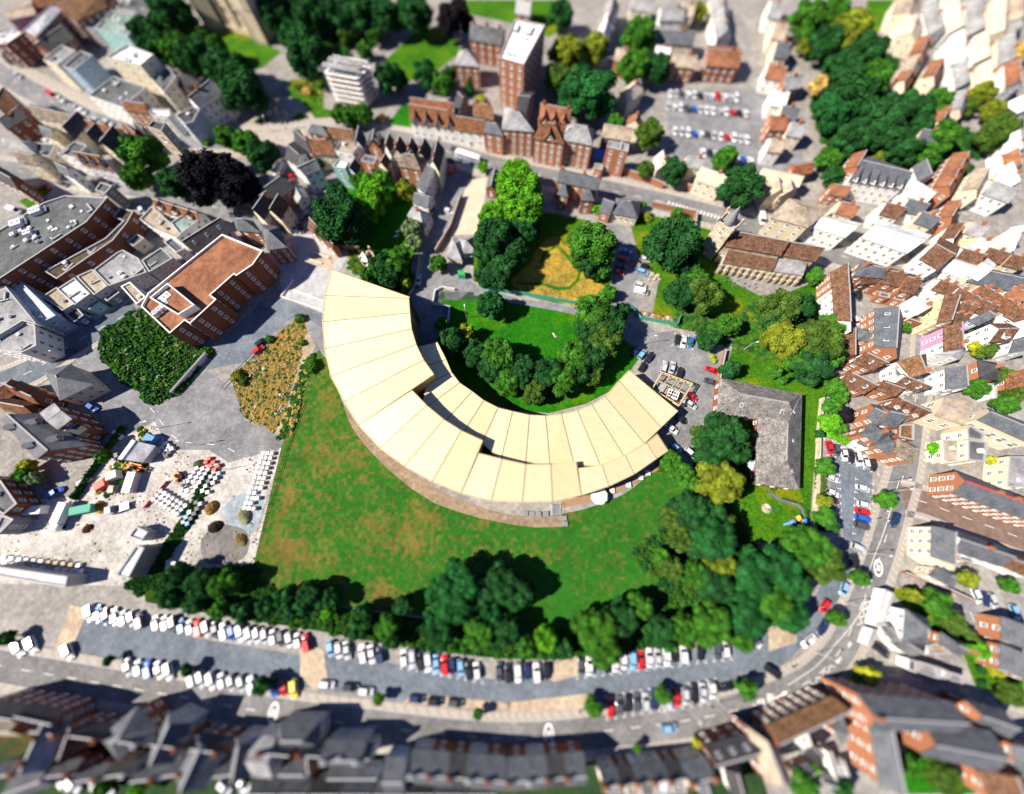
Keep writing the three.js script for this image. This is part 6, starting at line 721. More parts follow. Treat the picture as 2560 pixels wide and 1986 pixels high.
HO("white gabled house at the end of the row of dormers",[144.7,-119.8,152.2,-112.6,156.4,-117.8,148.8,-125.2],7,9.5,'whiteroof','white',{gab:[[0,2,3]]});
HO("slate roof behind the white gabled end house",[154.7,-131.2,154.4,-124.1,161.2,-126.9,161.6,-134.1],6,8,'slate','white');
HO("tan and orange terrace running down to the main road",[162.4,-116,175.6,-132.4,171.3,-136.8,158.1,-120.2],7,9.5,'terracotta','orange',{ch:[.2,.5,.8]});
HO("pale tan house beside the tan and orange terrace",[171.8,-115,179.9,-124.7,176.2,-128.5,168.2,-118.6],7,9.5,'sandroof','cream');
HO("white roof with yellow garden tree in front",[175.1,-117.3,182.9,-113,187.2,-119.2,179.3,-123.6],7,9.5,'palegrey','white');
HO("small bright orange roof by the far path",[107.8,-127.9,115.9,-129.6,116.4,-134.9,108.3,-133.1],5,7,'red','orange');
HO("long cream shop row beside the far path end",[94.7,-125.6,108.4,-121.6,110.3,-126.7,96.6,-130.7],6,8,'court','cream');
HO("first tall cream gable near the main road",[95.2,-121.7,94.9,-115.7,101.2,-117,101.7,-123.1],7,9.5,'sandroof','cream');
HO("second tall cream gable near the main road",[99.5,-120.6,99.2,-115.7,105.5,-117,105.9,-122],7,9.5,'sandroof','cream');
HO("orange-red shed below the row of dormers",[119.1,-118,124.8,-116.7,126.9,-121.7,121.1,-123],6,8,'terracotta','orange');
// ---------- east side of Priory Street ----------
g_=HO("slate-roofed brick house with glass conservatory by the bay car park",[104.9,-25.9,108.4,-23.4,114.3,-26.1,108.6,-29],7,9.5,'slate','orange',{type:'hip',ch:[.5]});
g_=house('','','',[108.2,-31.4,110.4,-29,113,-34.8,110.2,-35.2],6.8,9,'slate','orange',{into:g_});
g_=house('','','',[111.8,-29.4,116.2,-28.2,118.7,-33.7,113.5,-34.7],6.6,9.8,'slate','orange',{into:g_});
house('','','',[108.3,-22.6,112.1,-19.9,114.6,-23.1,112.8,-26],6.5,8.8,'slate','orange',{into:g_,type:'hip'});
HO("orange brick corner house with pyramid tile roof on the road",[112.4,-19.9,116.4,-17.3,119.3,-21.1,114.4,-24.2],8,11,'oldtile','orange',{type:'hip',hip:.45});
FB("small rusty flat roof between slate house and road",[120.6,-29.6,125.3,-30,123.6,-24.7,119.2,-25.7],3,'rust','brick');
house("conservatory","white-framed glass conservatory beside the slate house","conservatory",[104.7,-23.8,107.3,-26,110.6,-24.4,108.3,-21.8],3,3,'paneblue','white',{type:'flat',cope:'white'});
HO("brown-roofed house with three white dormers on the street corner",[115.4,-34.5,122,-30.4,128.2,-33.8,119.6,-37.6],6.5,9.5,'brown','orange',{dorm:[[0,3]]});
g_=house("hall","stone-fronted hall with long blue slate roof and arched windows","hall",[139,-29.9,152.5,-22.3,154.8,-27.9,143,-33.2],9,11,'slate','cream',{gap:3,wh:3,storey:9,ww:1.6});
house('','','',[127.7,-31.5,135.2,-28.5,140.1,-35.2,132.5,-37.1],8,8.6,'sandroof','cream',{into:g_,gap:3.4,wh:2.6,storey:8,ww:1.6});
FB("cream block with small grey roof beside the stone hall",[136.2,-27.3,137.8,-28.8,141.3,-25.9,139.8,-23.7,135.5,-24.4],7,'grey','cream');
FB("cream block with square dark grey roof at the corner pavement",[134.8,-24,140.5,-23.3,137.6,-17.3,132.7,-18],7.5,'grey','cream');
FB("cream courtyard wing joining stone hall and square grey roof",[130.2,-24.5,137,-24.3,134.7,-18.1,128.5,-18.4],5,'sandroof','cream');
FB("pale flat roof at the right edge with cream front",[147,-19.3,154.7,-19.3,151.1,-10.4,142.8,-10.4],6,'palegrey','cream');
house("terrace","long slate terrace with orange brick bays along the brick road","terrace",[125.7,-8.6,149.5,0.6,151.7,-4.4,128.4,-14.6],7.5,10.5,'slate','orange',{ch:[.15,.32,.5,.68],gap:2.6,ridge:'redplastic'});
HO("cream three-bay house with slate roof facing the road",[117,0.5,114.2,8.2,118.8,11.7,121.7,3.4],7.5,10.5,'slate','cream',{gap:2.6});
HO("slate hipped wing at the lower end of the cream house",[113.6,13,118.7,15.9,120.2,12.2,116.3,11],6.2,8.5,'slate','cream',{type:'hip'});
HO("long navy slate range behind the cream house",[121.9,6.8,132.9,10.5,135.1,5.9,120.8,0.5],6.5,9.5,'slate','white',{ch:[.5]});
HO("brown-tiled house at the right edge past the navy range",[133.9,10.4,141,13.9,143.1,8.9,135.4,7.1],6,8.5,'brown','white');
house("glazed_lean_to","small glazed lean-to behind the cream house","lean-to",[125.9,7.9,129.9,9,129,10.4,125.2,9.1],3,3,'paneblue','orange',{type:'flat'});
HO("white house with mottled slate hipped roof beside the zigzag road",[103.6,21.3,101,28,105.7,28.9,108.5,23.7],7,10,'slate','white',{type:'hip'});
HO("low grey-roofed white wing below the mottled slate house",[99.8,29.7,102.9,32.1,107.3,30.2,104,28.1],5,6.5,'grey','white');
HO("narrow grey roof beside the road wall of the white house",[98.8,26.1,101,29.9,102.2,28.8,100.2,25.3],4,5.2,'grey','white');
FB("pinkish flat roof between white wing and slate hip",[108.4,29.9,112.7,29.1,114.3,31.8,108.2,31.9],4,'sandroof','white');
HO("slate hip-roofed cottage behind the pinkish flat roof",[111.1,29.4,115.2,31.8,116.9,29.4,112.3,27],6,8.5,'slate','orange',{type:'hip',ch:[.1]});
house("flat_roofed_building","long white garden wall building along the road","garage",[102.3,16.8,104.4,17.7,99.9,24.9,97,25.7],3.2,3.2,'whiteroof','white',{type:'flat',nowin:1});
house("flat_roofed_building","dark glazed car port beside the long white wall","car port",[96.4,26.4,97.9,26.7,95.1,30.3,93.8,30.2],2.8,2.8,'slate','white',{type:'flat',nowin:1});
house("flat_roofed_building","garage with black doorway beside the black parked car","garage",[103.7,33.3,105.7,33.7,104.7,36.5,102.8,35.5],3,3,'dark','white',{type:'flat',nowin:1});
house("flat_roofed_building","wide grey garage roof along the shaded lane","garage",[105.9,33.7,110.8,35.1,109.9,37.8,105.1,36.2],3,3,'palegrey','brick',{type:'flat',nowin:1});
house("flat_roofed_building","square white garage roof at the shaded lane","garage",[111.1,35.1,113.2,36.1,111.9,38,110,37.7],3,3,'whiteroof','brick',{type:'flat',nowin:1});
house("flat_roofed_building","grey garage roof with small dome at the shaded lane end","garage",[113.4,36.1,116.8,37.1,116,38.7,112.2,38],3,3,'palegrey','brick',{type:'flat',nowin:1});
HO("orange-fronted slate house upper at the right edge gardens",[129.1,23.2,127.2,28.4,133.1,30.7,134.9,26.5],6,8.5,'slate','orange');
HO("orange-fronted mottled slate house lower at the right edge gardens",[126.4,29.4,124.1,34.9,130.6,37.7,131.7,32.8],6,8.5,'slate','orange');
// ---------- big brick mill and lower right corner ----------
g_=house("mill","large brick mill range with long grey slate roof","mill",[82.9,45,102.7,45.3,103.8,40,82,38.2],12,15,'slate','orange',{ch:[.98],gap:3});
house('','','',[85.8,44.6,84.9,56.7,89.6,57.2,90,45.6],9,12,'slate','orange',{into:g_,gap:3.4});
house("mill","second slate mill range with white verge beside the court garden","mill",[96,50.9,111.9,54.3,113.8,46.8,98.4,45.1],8.8,12,'slate','orange',{gap:3.2});
HO("navy-roofed range with orange gable ends beyond the mill",[113,45.4,119.8,48.5,120.4,43.3,112.1,41.5],7,9.5,'slate','orange');
HO("brown-tiled house with plain orange wall in the lower right corner",[109.7,55.1,110.9,60.6,120.5,60.6,121,54.6],7,10,'brown','orange');
HO("orange house with white sash windows at the right edge by the mill",[119.2,49.8,118.2,55.6,123.2,55.6,124.5,49.7],8,10.5,'slate','orange');
house("terrace","brown-roofed terrace of shopfronts below the road lettering","terrace",[61.4,46.2,78.5,40.2,81.4,43.4,62.7,50.1],8,11,'rust','brick',{allwin:1,gap:2.4,doors:1});
HO("red-walled house with tan roof ending the brown shop terrace",[56.4,46.2,59.3,56.8,64.6,55.9,62.7,50],8,10,'sandroof','brick');
HO("small slate hipped rear wing behind the shop terrace",[78.6,47.5,80.2,49.8,81.9,48.2,81.5,44.9],6,8,'slate','orange',{type:'hip'});
HO("dark tiled back extension in the shop terrace yards",[71.2,52.1,74.1,53.4,74.6,51.2,72.9,48.9],5,7,'dark','white');
FB("long white extension roof beside the mill wing wall",[79.6,55.8,81.3,54.9,81.9,58.4,80,59.2],3,'whiteroof','white');
FB("narrow pale terrace extension with striped roof",[77.4,53,78.6,52.8,79.8,58.4,78.2,58.8],3,'palegrey','white');
house("outbuilding","small slate garden building behind the shop terrace","outbuilding",[68.4,59,72.7,57.8,72.1,55.4,67.8,56.6],3.5,5,'slate','orange');
house("shed","grey garden shed among the terrace back gardens","shed",[73.8,59.5,77.2,60.6,78.6,58.6,75.1,57.5],3,4.5,'palegrey','white',{nowin:1});
// ---------- terraces along the bottom edge ----------
HO("first house from the dark gap in the bottom bay-window terrace",[20.9,55.3,24.6,55,24.9,58.4,21.2,58.7],6,9,'slate','cream',{allwin:1,gap:2.3,ch:[.02],doors:1});
HO("second house from the dark gap in the bottom bay-window terrace",[24.7,55,28.5,54.8,28.7,58.1,25,58.4],6,9,'dark','brick',{allwin:1,gap:2.3,ch:[.02],doors:1});
HO("third house from the dark gap in the bottom bay-window terrace",[28.5,54.8,32.3,54.5,32.5,57.8,28.8,58.1],6,9,'grey','white',{allwin:1,gap:2.3,ch:[.02],doors:1});
HO("fourth house from the dark gap in the bottom bay-window terrace",[32.3,54.5,36.1,54.2,36.3,57.5,32.5,57.8],6,9,'slate','cream',{allwin:1,gap:2.3,ch:[.02],doors:1});
HO("fifth house from the dark gap in the bottom bay-window terrace",[36.2,54.2,40,53.9,40.1,57.2,36.3,57.5],6,9,'dark','brick',{allwin:1,gap:2.3,ch:[.02],doors:1});
FB("first pale rear extension from the dark gap at the bottom edge",[22.4,56.9,26.1,56.9,26.1,60.7,22.5,60.7],4,'palegrey','white');
FB("second pale rear extension from the dark gap at the bottom edge",[27.2,57.3,30.3,57.3,30.3,61.1,27.2,61.1],4,'sandroof','white');
FB("third pale rear extension from the dark gap at the bottom edge",[30.7,57.2,34.1,57.2,34.1,61.2,30.7,61.2],4,'grey','white');
FB("fourth pale rear extension from the dark gap at the bottom edge",[34.3,57.3,37.4,57.3,37.3,61.1,34.2,61.1],4,'lilac','white');
FB("fifth pale rear extension from the dark gap at the bottom edge",[38.2,56.9,41.6,56.9,41.5,60.7,38.1,60.7],4,'palegrey','white');
HO("dark slate detached house with skylights beside the red-walled terrace",[46.3,50.6,56.6,48.2,58,52.6,47.9,54.6],7,10,'dark','darkbrick',{sky:[[0,3]],allwin:1});
HO("dark slate house right of the yellow bush at the bottom",[40.4,54,46.1,52.8,47.1,57.3,41.1,58.4],6.5,9.5,'slate','cream',{allwin:1,ch:[.05,.95]});
HO("dark roofed rear wing beside the red wall",[51.3,56,52,60.3,55.4,59.7,54.7,55.3],5,7,'dark','white');
HO("slate rear wing at the bottom edge near the red wall",[44.7,58.3,45.3,61.6,47.8,61,47.2,57.8],4,6,'slate','cream');
HO("first house in the blurred dark terrace left of the dark gap",[-1.1,53.1,3.3,52.8,3.8,58.6,-0.6,58.9],6.5,9.5,'slate','brick',{allwin:1,gap:2.3,ch:[.02],doors:1});
HO("second house in the blurred dark terrace left of the dark gap",[3.4,52.8,7.8,52.5,8.2,58.3,3.9,58.6],6.5,9.5,'slate','greywall',{allwin:1,gap:2.3,ch:[.02],doors:1});
HO("third house in the blurred dark terrace left of the dark gap",[7.9,52.5,12.3,52.2,12.7,58,8.3,58.3],6.5,9.5,'dark','darkbrick',{allwin:1,gap:2.3,ch:[.02],doors:1});
HO("fourth house in the blurred dark terrace left of the dark gap",[12.4,52.2,16.9,51.9,17.1,57.8,12.7,58],6.5,9.5,'slate','brick',{allwin:1,gap:2.3,ch:[.02],doors:1});
HO("first house in the blurred grey-blue terrace at bottom centre",[-23.7,51.5,-19.3,51.7,-18.6,57.8,-22.9,57.5],6.5,9.5,'slate','greywall',{allwin:1,gap:2.3,ch:[.02],doors:1});
HO("second house in the blurred grey-blue terrace at bottom centre",[-19.3,51.7,-14.9,52,-14.3,58.1,-18.6,57.8],6.5,9.5,'slate','brick',{allwin:1,gap:2.3,ch:[.02],doors:1});
HO("third house in the blurred grey-blue terrace at bottom centre",[-14.8,52,-10.5,52.3,-10,58.3,-14.3,58.1],6.5,9.5,'dark','darkbrick',{allwin:1,gap:2.3,ch:[.02],doors:1});
HO("fourth house in the blurred grey-blue terrace at bottom centre",[-10.4,52.3,-6.1,52.6,-5.7,58.6,-9.9,58.3],6.5,9.5,'slate','greywall',{allwin:1,gap:2.3,ch:[.02],doors:1});
HO("fifth house in the blurred grey-blue terrace at bottom centre",[-6,52.6,-1.7,52.8,-1.4,58.9,-5.6,58.6],6.5,9.5,'slate','brick',{allwin:1,gap:2.3,ch:[.02],doors:1});
HO("blurred house with bright blue-grey hip and red-brown flank",[-55.7,50.2,-46.4,50.2,-47.1,45.8,-56.5,45.8],7,10,'slate','greywall',{type:'hip',allwin:1});
HO("blurred red-brown wing at the bottom",[-49.7,51.7,-48.7,55.1,-45.7,54.9,-46.6,51.5],6,8.5,'terracotta','brick');
HO("blurred pale roof below the blue-grey hip",[-54.5,57.5,-48.9,57.5,-49.4,54.1,-55.1,54.1],5,7,'slate','greywall');
HO("blurred slate house between red-brown wing and terrace",[-43.9,54,-34.7,54,-35.2,49.4,-44.5,49.4],7,10,'slate','greywall',{allwin:1,ch:[.1,.9]});
HO("blurred pale rear range at the bottom edge",[-43.6,58.5,-32.2,58.5,-32.5,56,-43.9,56],4,5.5,'slate','greywall');
HO("blurred bluish roof beside the pale rear range",[-29.5,59.8,-25.1,59.8,-25.7,53.1,-30.2,53.1],6,8.5,'slate','blue');
HO("blurred lilac-grey roof beside the red-brown wing",[-61.1,55.9,-56.4,56.2,-57,48.8,-61.9,48.4],7,9.5,'palegrey','lilac');
HO("large blurred blue-grey roof with orange chimney flank",[-109.9,54.9,-107.8,45.3,-113.8,43.3,-115.6,53],7,10,'palegrey','darkbrick',{ch:[.3,.8]});
HO("blurred orange-brown strip roof beside the large blue-grey roof",[-104.5,52.1,-103.9,46.4,-106.3,45.8,-106.8,51.4],7,9,'brown','orange');
HO("blurred grey roof with white garden table spots",[-93.4,52.8,-86.5,46.8,-91.9,42.6,-98.8,48.7],7,10,'slate','brick',{type:'hip'});
HO("blurred pale grey roof left of the bright blue roof",[-80.6,53.4,-78.3,45.8,-83.8,43.9,-86,51.5],7,10,'slate','greywall');
HO("blurred light blue roof at the bottom edge",[-72,58.4,-69.4,50.7,-75.8,48.5,-78.3,56.3],7,10,'slate','blue');
HO("blurred pale blue roof at the bottom near the orange lamp spot",[-61.4,56,-61.3,49.3,-66.2,48.7,-66.2,55.4],7,10,'slate','greywall');
HO("blurred tan roof at the left bottom edge",[-124.4,48.1,-118.2,48.1,-119.5,44.6,-125.9,44.6],7,9.5,'sandroof','brick');
HO("blurred blue roof in the bottom left corner",[-115.9,60.6,-108.2,58.1,-110.8,55,-118.5,57.5],6,8,'slate','blue');
HO("blurred dark house in the shade at the left bottom",[-126.5,44.3,-117.6,45.5,-118.2,42,-127.2,40.7],8,10.5,'dark','darkbrick');
HO("blurred dark row house below the road at the left",[-117.2,44.5,-108.3,46,-108.6,43.2,-117.6,41.7],8,10.5,'dark','darkbrick');
// ---------- second rows along the bottom edge ----------
HO("first house from the left edge in the rearmost blurred terrace",[-120.8,57.3,-115.2,56.6,-116.7,53.9,-122.4,54.6],5,7.5,'slate','brick',{ch:[.1]});
HO("third house from the left edge in the rearmost blurred terrace",[-107.9,57.3,-102.2,56.6,-103.6,53.9,-109.3,54.6],5,7.5,'slate','darkbrick',{ch:[.1]});
HO("fourth house from the left edge in the rearmost blurred terrace",[-101.1,58.2,-95.4,57.5,-96.8,54.8,-102.5,55.5],5,7.5,'slate','brick',{ch:[.1]});
HO("fifth house from the left edge in the rearmost blurred terrace",[-94.9,57.3,-89.2,56.6,-90.5,53.9,-96.2,54.6],5,7.5,'dark','greywall',{ch:[.1]});
HO("sixth house from the left edge in the rearmost blurred terrace",[-88.2,58.2,-82.5,57.5,-83.7,54.8,-89.4,55.5],5,7.5,'slate','darkbrick',{ch:[.1]});
HO("seventh house from the left edge in the rearmost blurred terrace",[-82,57.3,-76.3,56.6,-77.4,53.9,-83.2,54.6],5,7.5,'slate','brick',{ch:[.1]});
HO("ninth house from the left edge in the rearmost blurred terrace",[-69,57.3,-63.3,56.6,-64.3,53.9,-70.1,54.6],5,7.5,'slate','darkbrick',{ch:[.1]});
HO("first rear house from the left along the bottom centre edge",[-61.1,60.7,-54.6,60.7,-55.1,58.2,-61.6,58.2],4.5,7,'slate','greywall');
HO("second rear house from the left along the bottom centre edge",[-53.8,60.7,-47.4,60.7,-47.7,58.2,-54.2,58.2],4.5,7,'grey','brick');
HO("third rear house from the left along the bottom centre edge",[-46.5,60.7,-40.1,60.7,-40.4,58.2,-46.9,58.2],4.5,7,'dark','white');
HO("fourth rear house from the left along the bottom centre edge",[-39.2,60.7,-32.8,60.7,-33.1,58.2,-39.6,58.2],4.5,7,'slate','greywall');
HO("fifth rear house from the left along the bottom centre edge",[-32,60.7,-25.5,60.7,-25.7,58.2,-32.2,58.2],4.5,7,'grey','brick');
HO("sixth rear house from the left along the bottom centre edge",[-24.7,60.7,-18.3,60.7,-18.4,58.2,-24.9,58.2],4.5,7,'dark','white');
HO("seventh rear house from the left along the bottom centre edge",[-17.4,60.7,-11,60.7,-11.1,58.2,-17.6,58.2],4.5,7,'slate','greywall');
HO("eighth rear house from the left along the bottom centre edge",[-10.2,60.7,-3.7,60.7,-3.8,58.2,-10.2,58.2],4.5,7,'grey','brick');
HO("first house from the left facing the blurred bottom road",[-113.4,47.8,-106.3,48.6,-106.8,45.8,-113.9,45],6.5,9.5,'slate','brick',{allwin:1,ch:[.1]});
HO("second house from the left facing the blurred bottom road",[-103.6,48.7,-96.6,49.4,-97,46.7,-104.1,45.9],6.5,9.5,'dark','darkbrick',{allwin:1,ch:[.1]});
HO("third house from the left facing the blurred bottom road",[-94,49.5,-87,50.3,-87.3,47.5,-94.3,46.7],6.5,9.5,'slate','greywall',{allwin:1,ch:[.1]});
HO("fourth house from the left facing the blurred bottom road",[-84.3,50.3,-77.4,51.1,-77.6,48.3,-84.6,47.6],6.5,9.5,'slate','brick',{allwin:1,ch:[.1]});
HO("fifth house from the left facing the blurred bottom road",[-74.8,51.2,-67.9,51.9,-68,49.2,-75,48.4],6.5,9.5,'dark','darkbrick',{allwin:1,ch:[.1]});
HO("first slate house from the left facing the road at bottom centre",[-59.6,52,-52.2,52.5,-52.3,50,-59.8,49.5],6,9,'slate','brick',{allwin:1,ch:[.9]});
HO("second slate house from the left facing the road at bottom centre",[-50.2,52.4,-42.8,52.9,-42.9,50.3,-50.3,49.8],6,9,'slate','darkbrick',{allwin:1,ch:[.9]});
HO("third slate house from the left facing the road at bottom centre",[-40.8,52.7,-33.4,53.2,-33.4,50.7,-40.9,50.2],6,9,'slate','greywall',{allwin:1,ch:[.9]});
// ---------- trees ----------
tree('dark',-160.9,-205.4,6.9,13.6,"dark lime tree at the top end of the row behind the office block");
tree('dark',-151.9,-193.7,7.8,15.2,"second lime tree in the row behind the office block");
tree('green',-143.6,-193,7.8,15.2,"third lime tree in the row, beside the castle lawn edge");
tree('dark',-134.9,-190.1,7.8,15.1,"fourth lime tree in the row, above the parked cars");
tree('green',-131,-195.7,6.8,13.4,"lime tree bulging from the row towards the castle lawn");
tree('dark',-122.9,-183.7,7.7,15.0,"sixth lime tree in the row above the dark stable block");
tree('dark',-115.1,-179.5,7.6,14.9,"seventh lime tree near the row end");
tree('dark',-108.9,-166.3,9,17.2,"large last lime tree of the row above the memorial plaza");
tree('dark',-152.7,-218.4,8.8,16.9,"dark tree left of the castle wall at the top edge");
tree('dark',-147.4,-217,6,11.9,"smaller dark tree at the foot of the castle wall");
tree('dark',-163.5,-227.3,5,10.2,"dark tree at the top edge beside the flat grey roofs");
tree('green',-140.8,-134.4,7.9,15.4,"mid-green street tree beside the lilac gable");
tree('green',-142.6,-125.8,5.5,11.0,"lower mid-green tree leaning over the lower street");
tree('copper',-109.6,-120.9,10.5,19,"huge dark copper beech beside the lower street");
tree('copper',-101,-118.2,8.6,16.5,"second dark copper tree merging with the huge one");
tree('dark',-126.9,-122.4,5.9,11.8,"dark green tree below the stone tower");
tree('green',-113.9,-147.2,4.7,9.8,"small green plaza tree beside the street tower");
tree('green',-104.8,-143.5,5.2,10.6,"second green plaza tree beside the pale path");
tree('dark',-104.1,-216.4,8.2,15.8,"dark wood tree beside the castle corner");
tree('dark',-91.8,-216.9,8.8,16.8,"dark wood tree second from the castle at the top edge");
tree('bluegreen',-94.7,-203.1,6.9,13.6,"blue-green pointed tree right of the castle");
tree('dark',-85.7,-187.9,9.4,17.9,"largest dark tree above the memorial garden");
tree('dark',-86.2,-215.4,7.1,13.9,"dark wood tree above the largest one");
tree('dark',-76.9,-217.1,8.2,15.9,"dark wood tree at the top edge, left of the path");
tree('dark',-67.5,-217.1,8.2,15.9,"dark wood tree at the top edge beside the path bend");
tree('dark',-57.2,-216.7,7.6,14.9,"dark wood tree over the upper path");
tree('dark',-43.4,-217.1,8.2,15.9,"dark wood tree beside the pale bokeh spot");
tree('copper',-25.4,-213.2,8.1,15.8,"nearly black tree above the brick hip-roofed house");
tree('olive',-79.5,-194.3,4.7,9.7,"olive tree beside the scaffolding");
tree('yellow',-72,-213.7,2.7,6.2,"small yellow shrub tree on the garden bank");
tree('green',-62.1,-210.1,3.7,8.0,"rounded green bush tree on the garden bank");
tree('olive',-75.1,-210.3,3.2,7.1,"olive shrub tree on the garden bank");
tree('green',-65.5,-200.9,3.1,7.0,"small green tree behind the scaffold roof");
tree('bluegreen',-36.9,-182.3,5.6,11.3,"dark conical tree at the bright lawn foot");
tree('dark',-51.6,-177.8,6.6,13.0,"dark tree immediately right of the scaffolding");
tree('dark',-48.2,-182.2,3.5,7.7,"small dark tree beside the bright lawn corner");
tree('green',-29.2,-177.6,5,10.3,"green tree behind the white garden house");
tree('dark',-26.5,-186,3,6.8,"slim dark tree left of the pale hip-roofed house");
tree('bluegreen',-18.1,-179.8,3.3,7.2,"small pointed conifer above the white house roof",null,{shape:'cone'});
tree('green',-58.2,-125.7,4.1,8.6,"green tree behind the mint-walled house");
tree('bright',-51.2,-118.6,6.3,12.5,"bright green tree in the lane garden");
tree('green',-49.3,-129,3.2,7.1,"tree at the yard of the cream rear wing");
tree('yellow',-40.6,-121.1,4,8.6,"yellow-green garden tree below the red brick house");
tree('dark',-64.4,-116.3,5.3,10.9,"dark round tree at the top of the lane garden");
tree('dark',-96.4,-136.2,6,12.1,"dark tree on the pavement beside the coach yard");
tree('bright',-11.6,-134.6,2.1,5.1,"small bright street tree at the lane mouth");
tree('dark',-76.6,-136.5,2.5,5.9,"dark ivy-clad tree beside the tall white townhouse");
tree('green',-71.2,-160.8,3.9,8.3,"clipped green tree left below the scaffolding");
tree('green',-66.1,-159.8,4.1,8.7,"clipped green tree centred below the scaffolding");
tree('green',-61.1,-160.4,4.1,8.7,"clipped green tree right below the scaffolding");
tree('bluegreen',30.5,-164.6,12,19,"great round deep green tree behind the civic building");
tree('yellow',23.5,-190.8,7.8,15.2,"yellow-green tree above the great round tree");
tree('yellow',35.5,-194.9,6.8,13.4,"second yellow-green tree above the great round tree");
tree('olive',19.3,-178.7,6.1,12.1,"olive tree hugging the great round tree");
tree('green',55.2,-201.9,8,15.4,"tall green tree beside the far car parks");
tree('green',51.7,-184.6,7.2,14.1,"green tree above the pale cream house");
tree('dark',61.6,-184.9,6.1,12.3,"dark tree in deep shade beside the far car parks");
tree('dark',22.3,-218.3,6.5,12.9,"dark conifer beside the park lawn at the top edge");
tree('olive',54.6,-147.8,5.7,11.5,"olive green tree at the near corner of the far car parks");
tree('green',42,-154.2,4.3,9.1,"round garden tree right of the great round tree");
tree('olive',51.9,-131.7,3.4,7.5,"small garden tree beside the orange brick wall");
tree('dark',61.3,-129.2,5.5,11.1,"dark garden tree behind the orange brick wall");
tree('green',82.7,-135.1,5.1,10.4,"green tree at the near edge of the far car parks");
tree('dark',84.3,-118.7,8.1,15.7,"dark roadside tree near the church crossing");
tree('bright',1.3,-124.8,6.8,13.4,"big bright tree with crown top beside the brick villa");
tree('yellow',85.8,-224.4,4.4,9.1,"yellow tree at the top edge of the far street");
tree('green',144.4,-218.7,7.1,13.9,"first mid-green tree from the top in the street side of the blurred wood","blurred trees of the upper right wood");
tree('green',131.1,-213.2,8.1,15.8,"second mid-green tree from the top in the street side of the blurred wood","blurred trees of the upper right wood");
tree('yellow',145.7,-202.7,9.1,17.4,"first yellow-green tree from the top in the heart of the blurred wood","blurred trees of the upper right wood");
tree('dark',135.9,-198.4,7.4,14.4,"first dark green tree from the top in the street side of the blurred wood","blurred trees of the upper right wood");
tree('yellow',131.2,-203.1,3.7,7.9,"first yellow-green tree from the top in the street side of the blurred wood","blurred trees of the upper right wood");
tree('dark',150.8,-191.3,8.3,16.1,"first dark green tree from the top in the heart of the blurred wood","blurred trees of the upper right wood");
tree('gold',223.1,-198.3,4.2,8.8,"first golden tree from the top in the house gardens of the blurred wood","blurred trees of the upper right wood");
tree('dark',139.1,-183,7.7,15.0,"second dark green tree from the top in the heart of the blurred wood","blurred trees of the upper right wood");
tree('green',149.6,-176.1,7.6,14.8,"first mid-green tree from the top in the heart of the blurred wood","blurred trees of the upper right wood");
tree('gold',129.9,-177.1,4,8.5,"first golden tree from the top in the street side of the blurred wood","blurred trees of the upper right wood");
tree('dark',134.7,-164.7,10,18.9,"third dark green tree from the top in the heart of the blurred wood","blurred trees of the upper right wood");
tree('yellow',196.2,-170.7,5,10.2,"first yellow-green tree from the top in the house gardens of the blurred wood","blurred trees of the upper right wood");
tree('green',174.2,-165.1,5.9,11.8,"first mid-green tree from the top in the estate side of the blurred wood","blurred trees of the upper right wood");
tree('dark',162.4,-160.3,6.9,13.5,"first dark green tree from the top in the estate side of the blurred wood","blurred trees of the upper right wood");
tree('olive',189.8,-165.5,3.4,7.5,"first olive green tree from the top in the house gardens of the blurred wood","blurred trees of the upper right wood");
tree('bluegreen',128.6,-157.6,7.3,14.3,"first deep blue-green tree from the top in the street side of the blurred wood","blurred trees of the upper right wood");
tree('yellow',197.6,-162,4.4,9.2,"second yellow-green tree from the top in the house gardens of the blurred wood","blurred trees of the upper right wood");
tree('dark',141.3,-155.6,7.8,15.1,"fourth dark green tree from the top in the heart of the blurred wood","blurred trees of the upper right wood");
tree('dark',150.6,-155.6,7.8,15.1,"fifth dark green tree from the top in the heart of the blurred wood","blurred trees of the upper right wood");
tree('dark',162.4,-152.1,5.8,11.6,"second dark green tree from the top in the estate side of the blurred wood","blurred trees of the upper right wood");
tree('olive',196.1,-151.5,5.8,11.6,"second olive green tree from the top in the house gardens of the blurred wood","blurred trees of the upper right wood");
tree('dark',145.2,-144.5,7.6,14.8,"sixth dark green tree from the top in the heart of the blurred wood","blurred trees of the upper right wood");
tree('green',169.2,-145.9,6.2,12.3,"second mid-green tree from the top in the estate side of the blurred wood","blurred trees of the upper right wood");
tree('olive',189.3,-145.9,5.7,11.5,"third olive green tree from the top in the house gardens of the blurred wood","blurred trees of the upper right wood");
tree('dark',131.8,-142.8,6.6,13.1,"seventh dark green tree from the top in the heart of the blurred wood","blurred trees of the upper right wood");
tree('dark',151.4,-139.2,6.6,13.0,"third dark green tree from the top in the estate side of the blurred wood","blurred trees of the upper right wood");
tree('green',161.4,-136.9,5.1,10.4,"third mid-green tree from the top in the estate side of the blurred wood","blurred trees of the upper right wood");
tree('yellow',145.8,-138.6,2.8,6.4,"second yellow-green tree from the top in the heart of the blurred wood","blurred trees of the upper right wood");
tree('gold',158.4,-138.6,2.8,6.4,"first golden tree from the top in the estate side of the blurred wood","blurred trees of the upper right wood");
tree('green',123.4,-135.6,4.6,9.6,"third mid-green tree from the top in the street side of the blurred wood","blurred trees of the upper right wood");
tree('dark',123.7,-128,4.1,8.7,"second dark green tree from the top in the street side of the blurred wood","blurred trees of the upper right wood");
tree('lime',182.5,-123.8,2.7,6.2,"first lime yellow tree from the top in the house gardens of the blurred wood","blurred trees of the upper right wood");
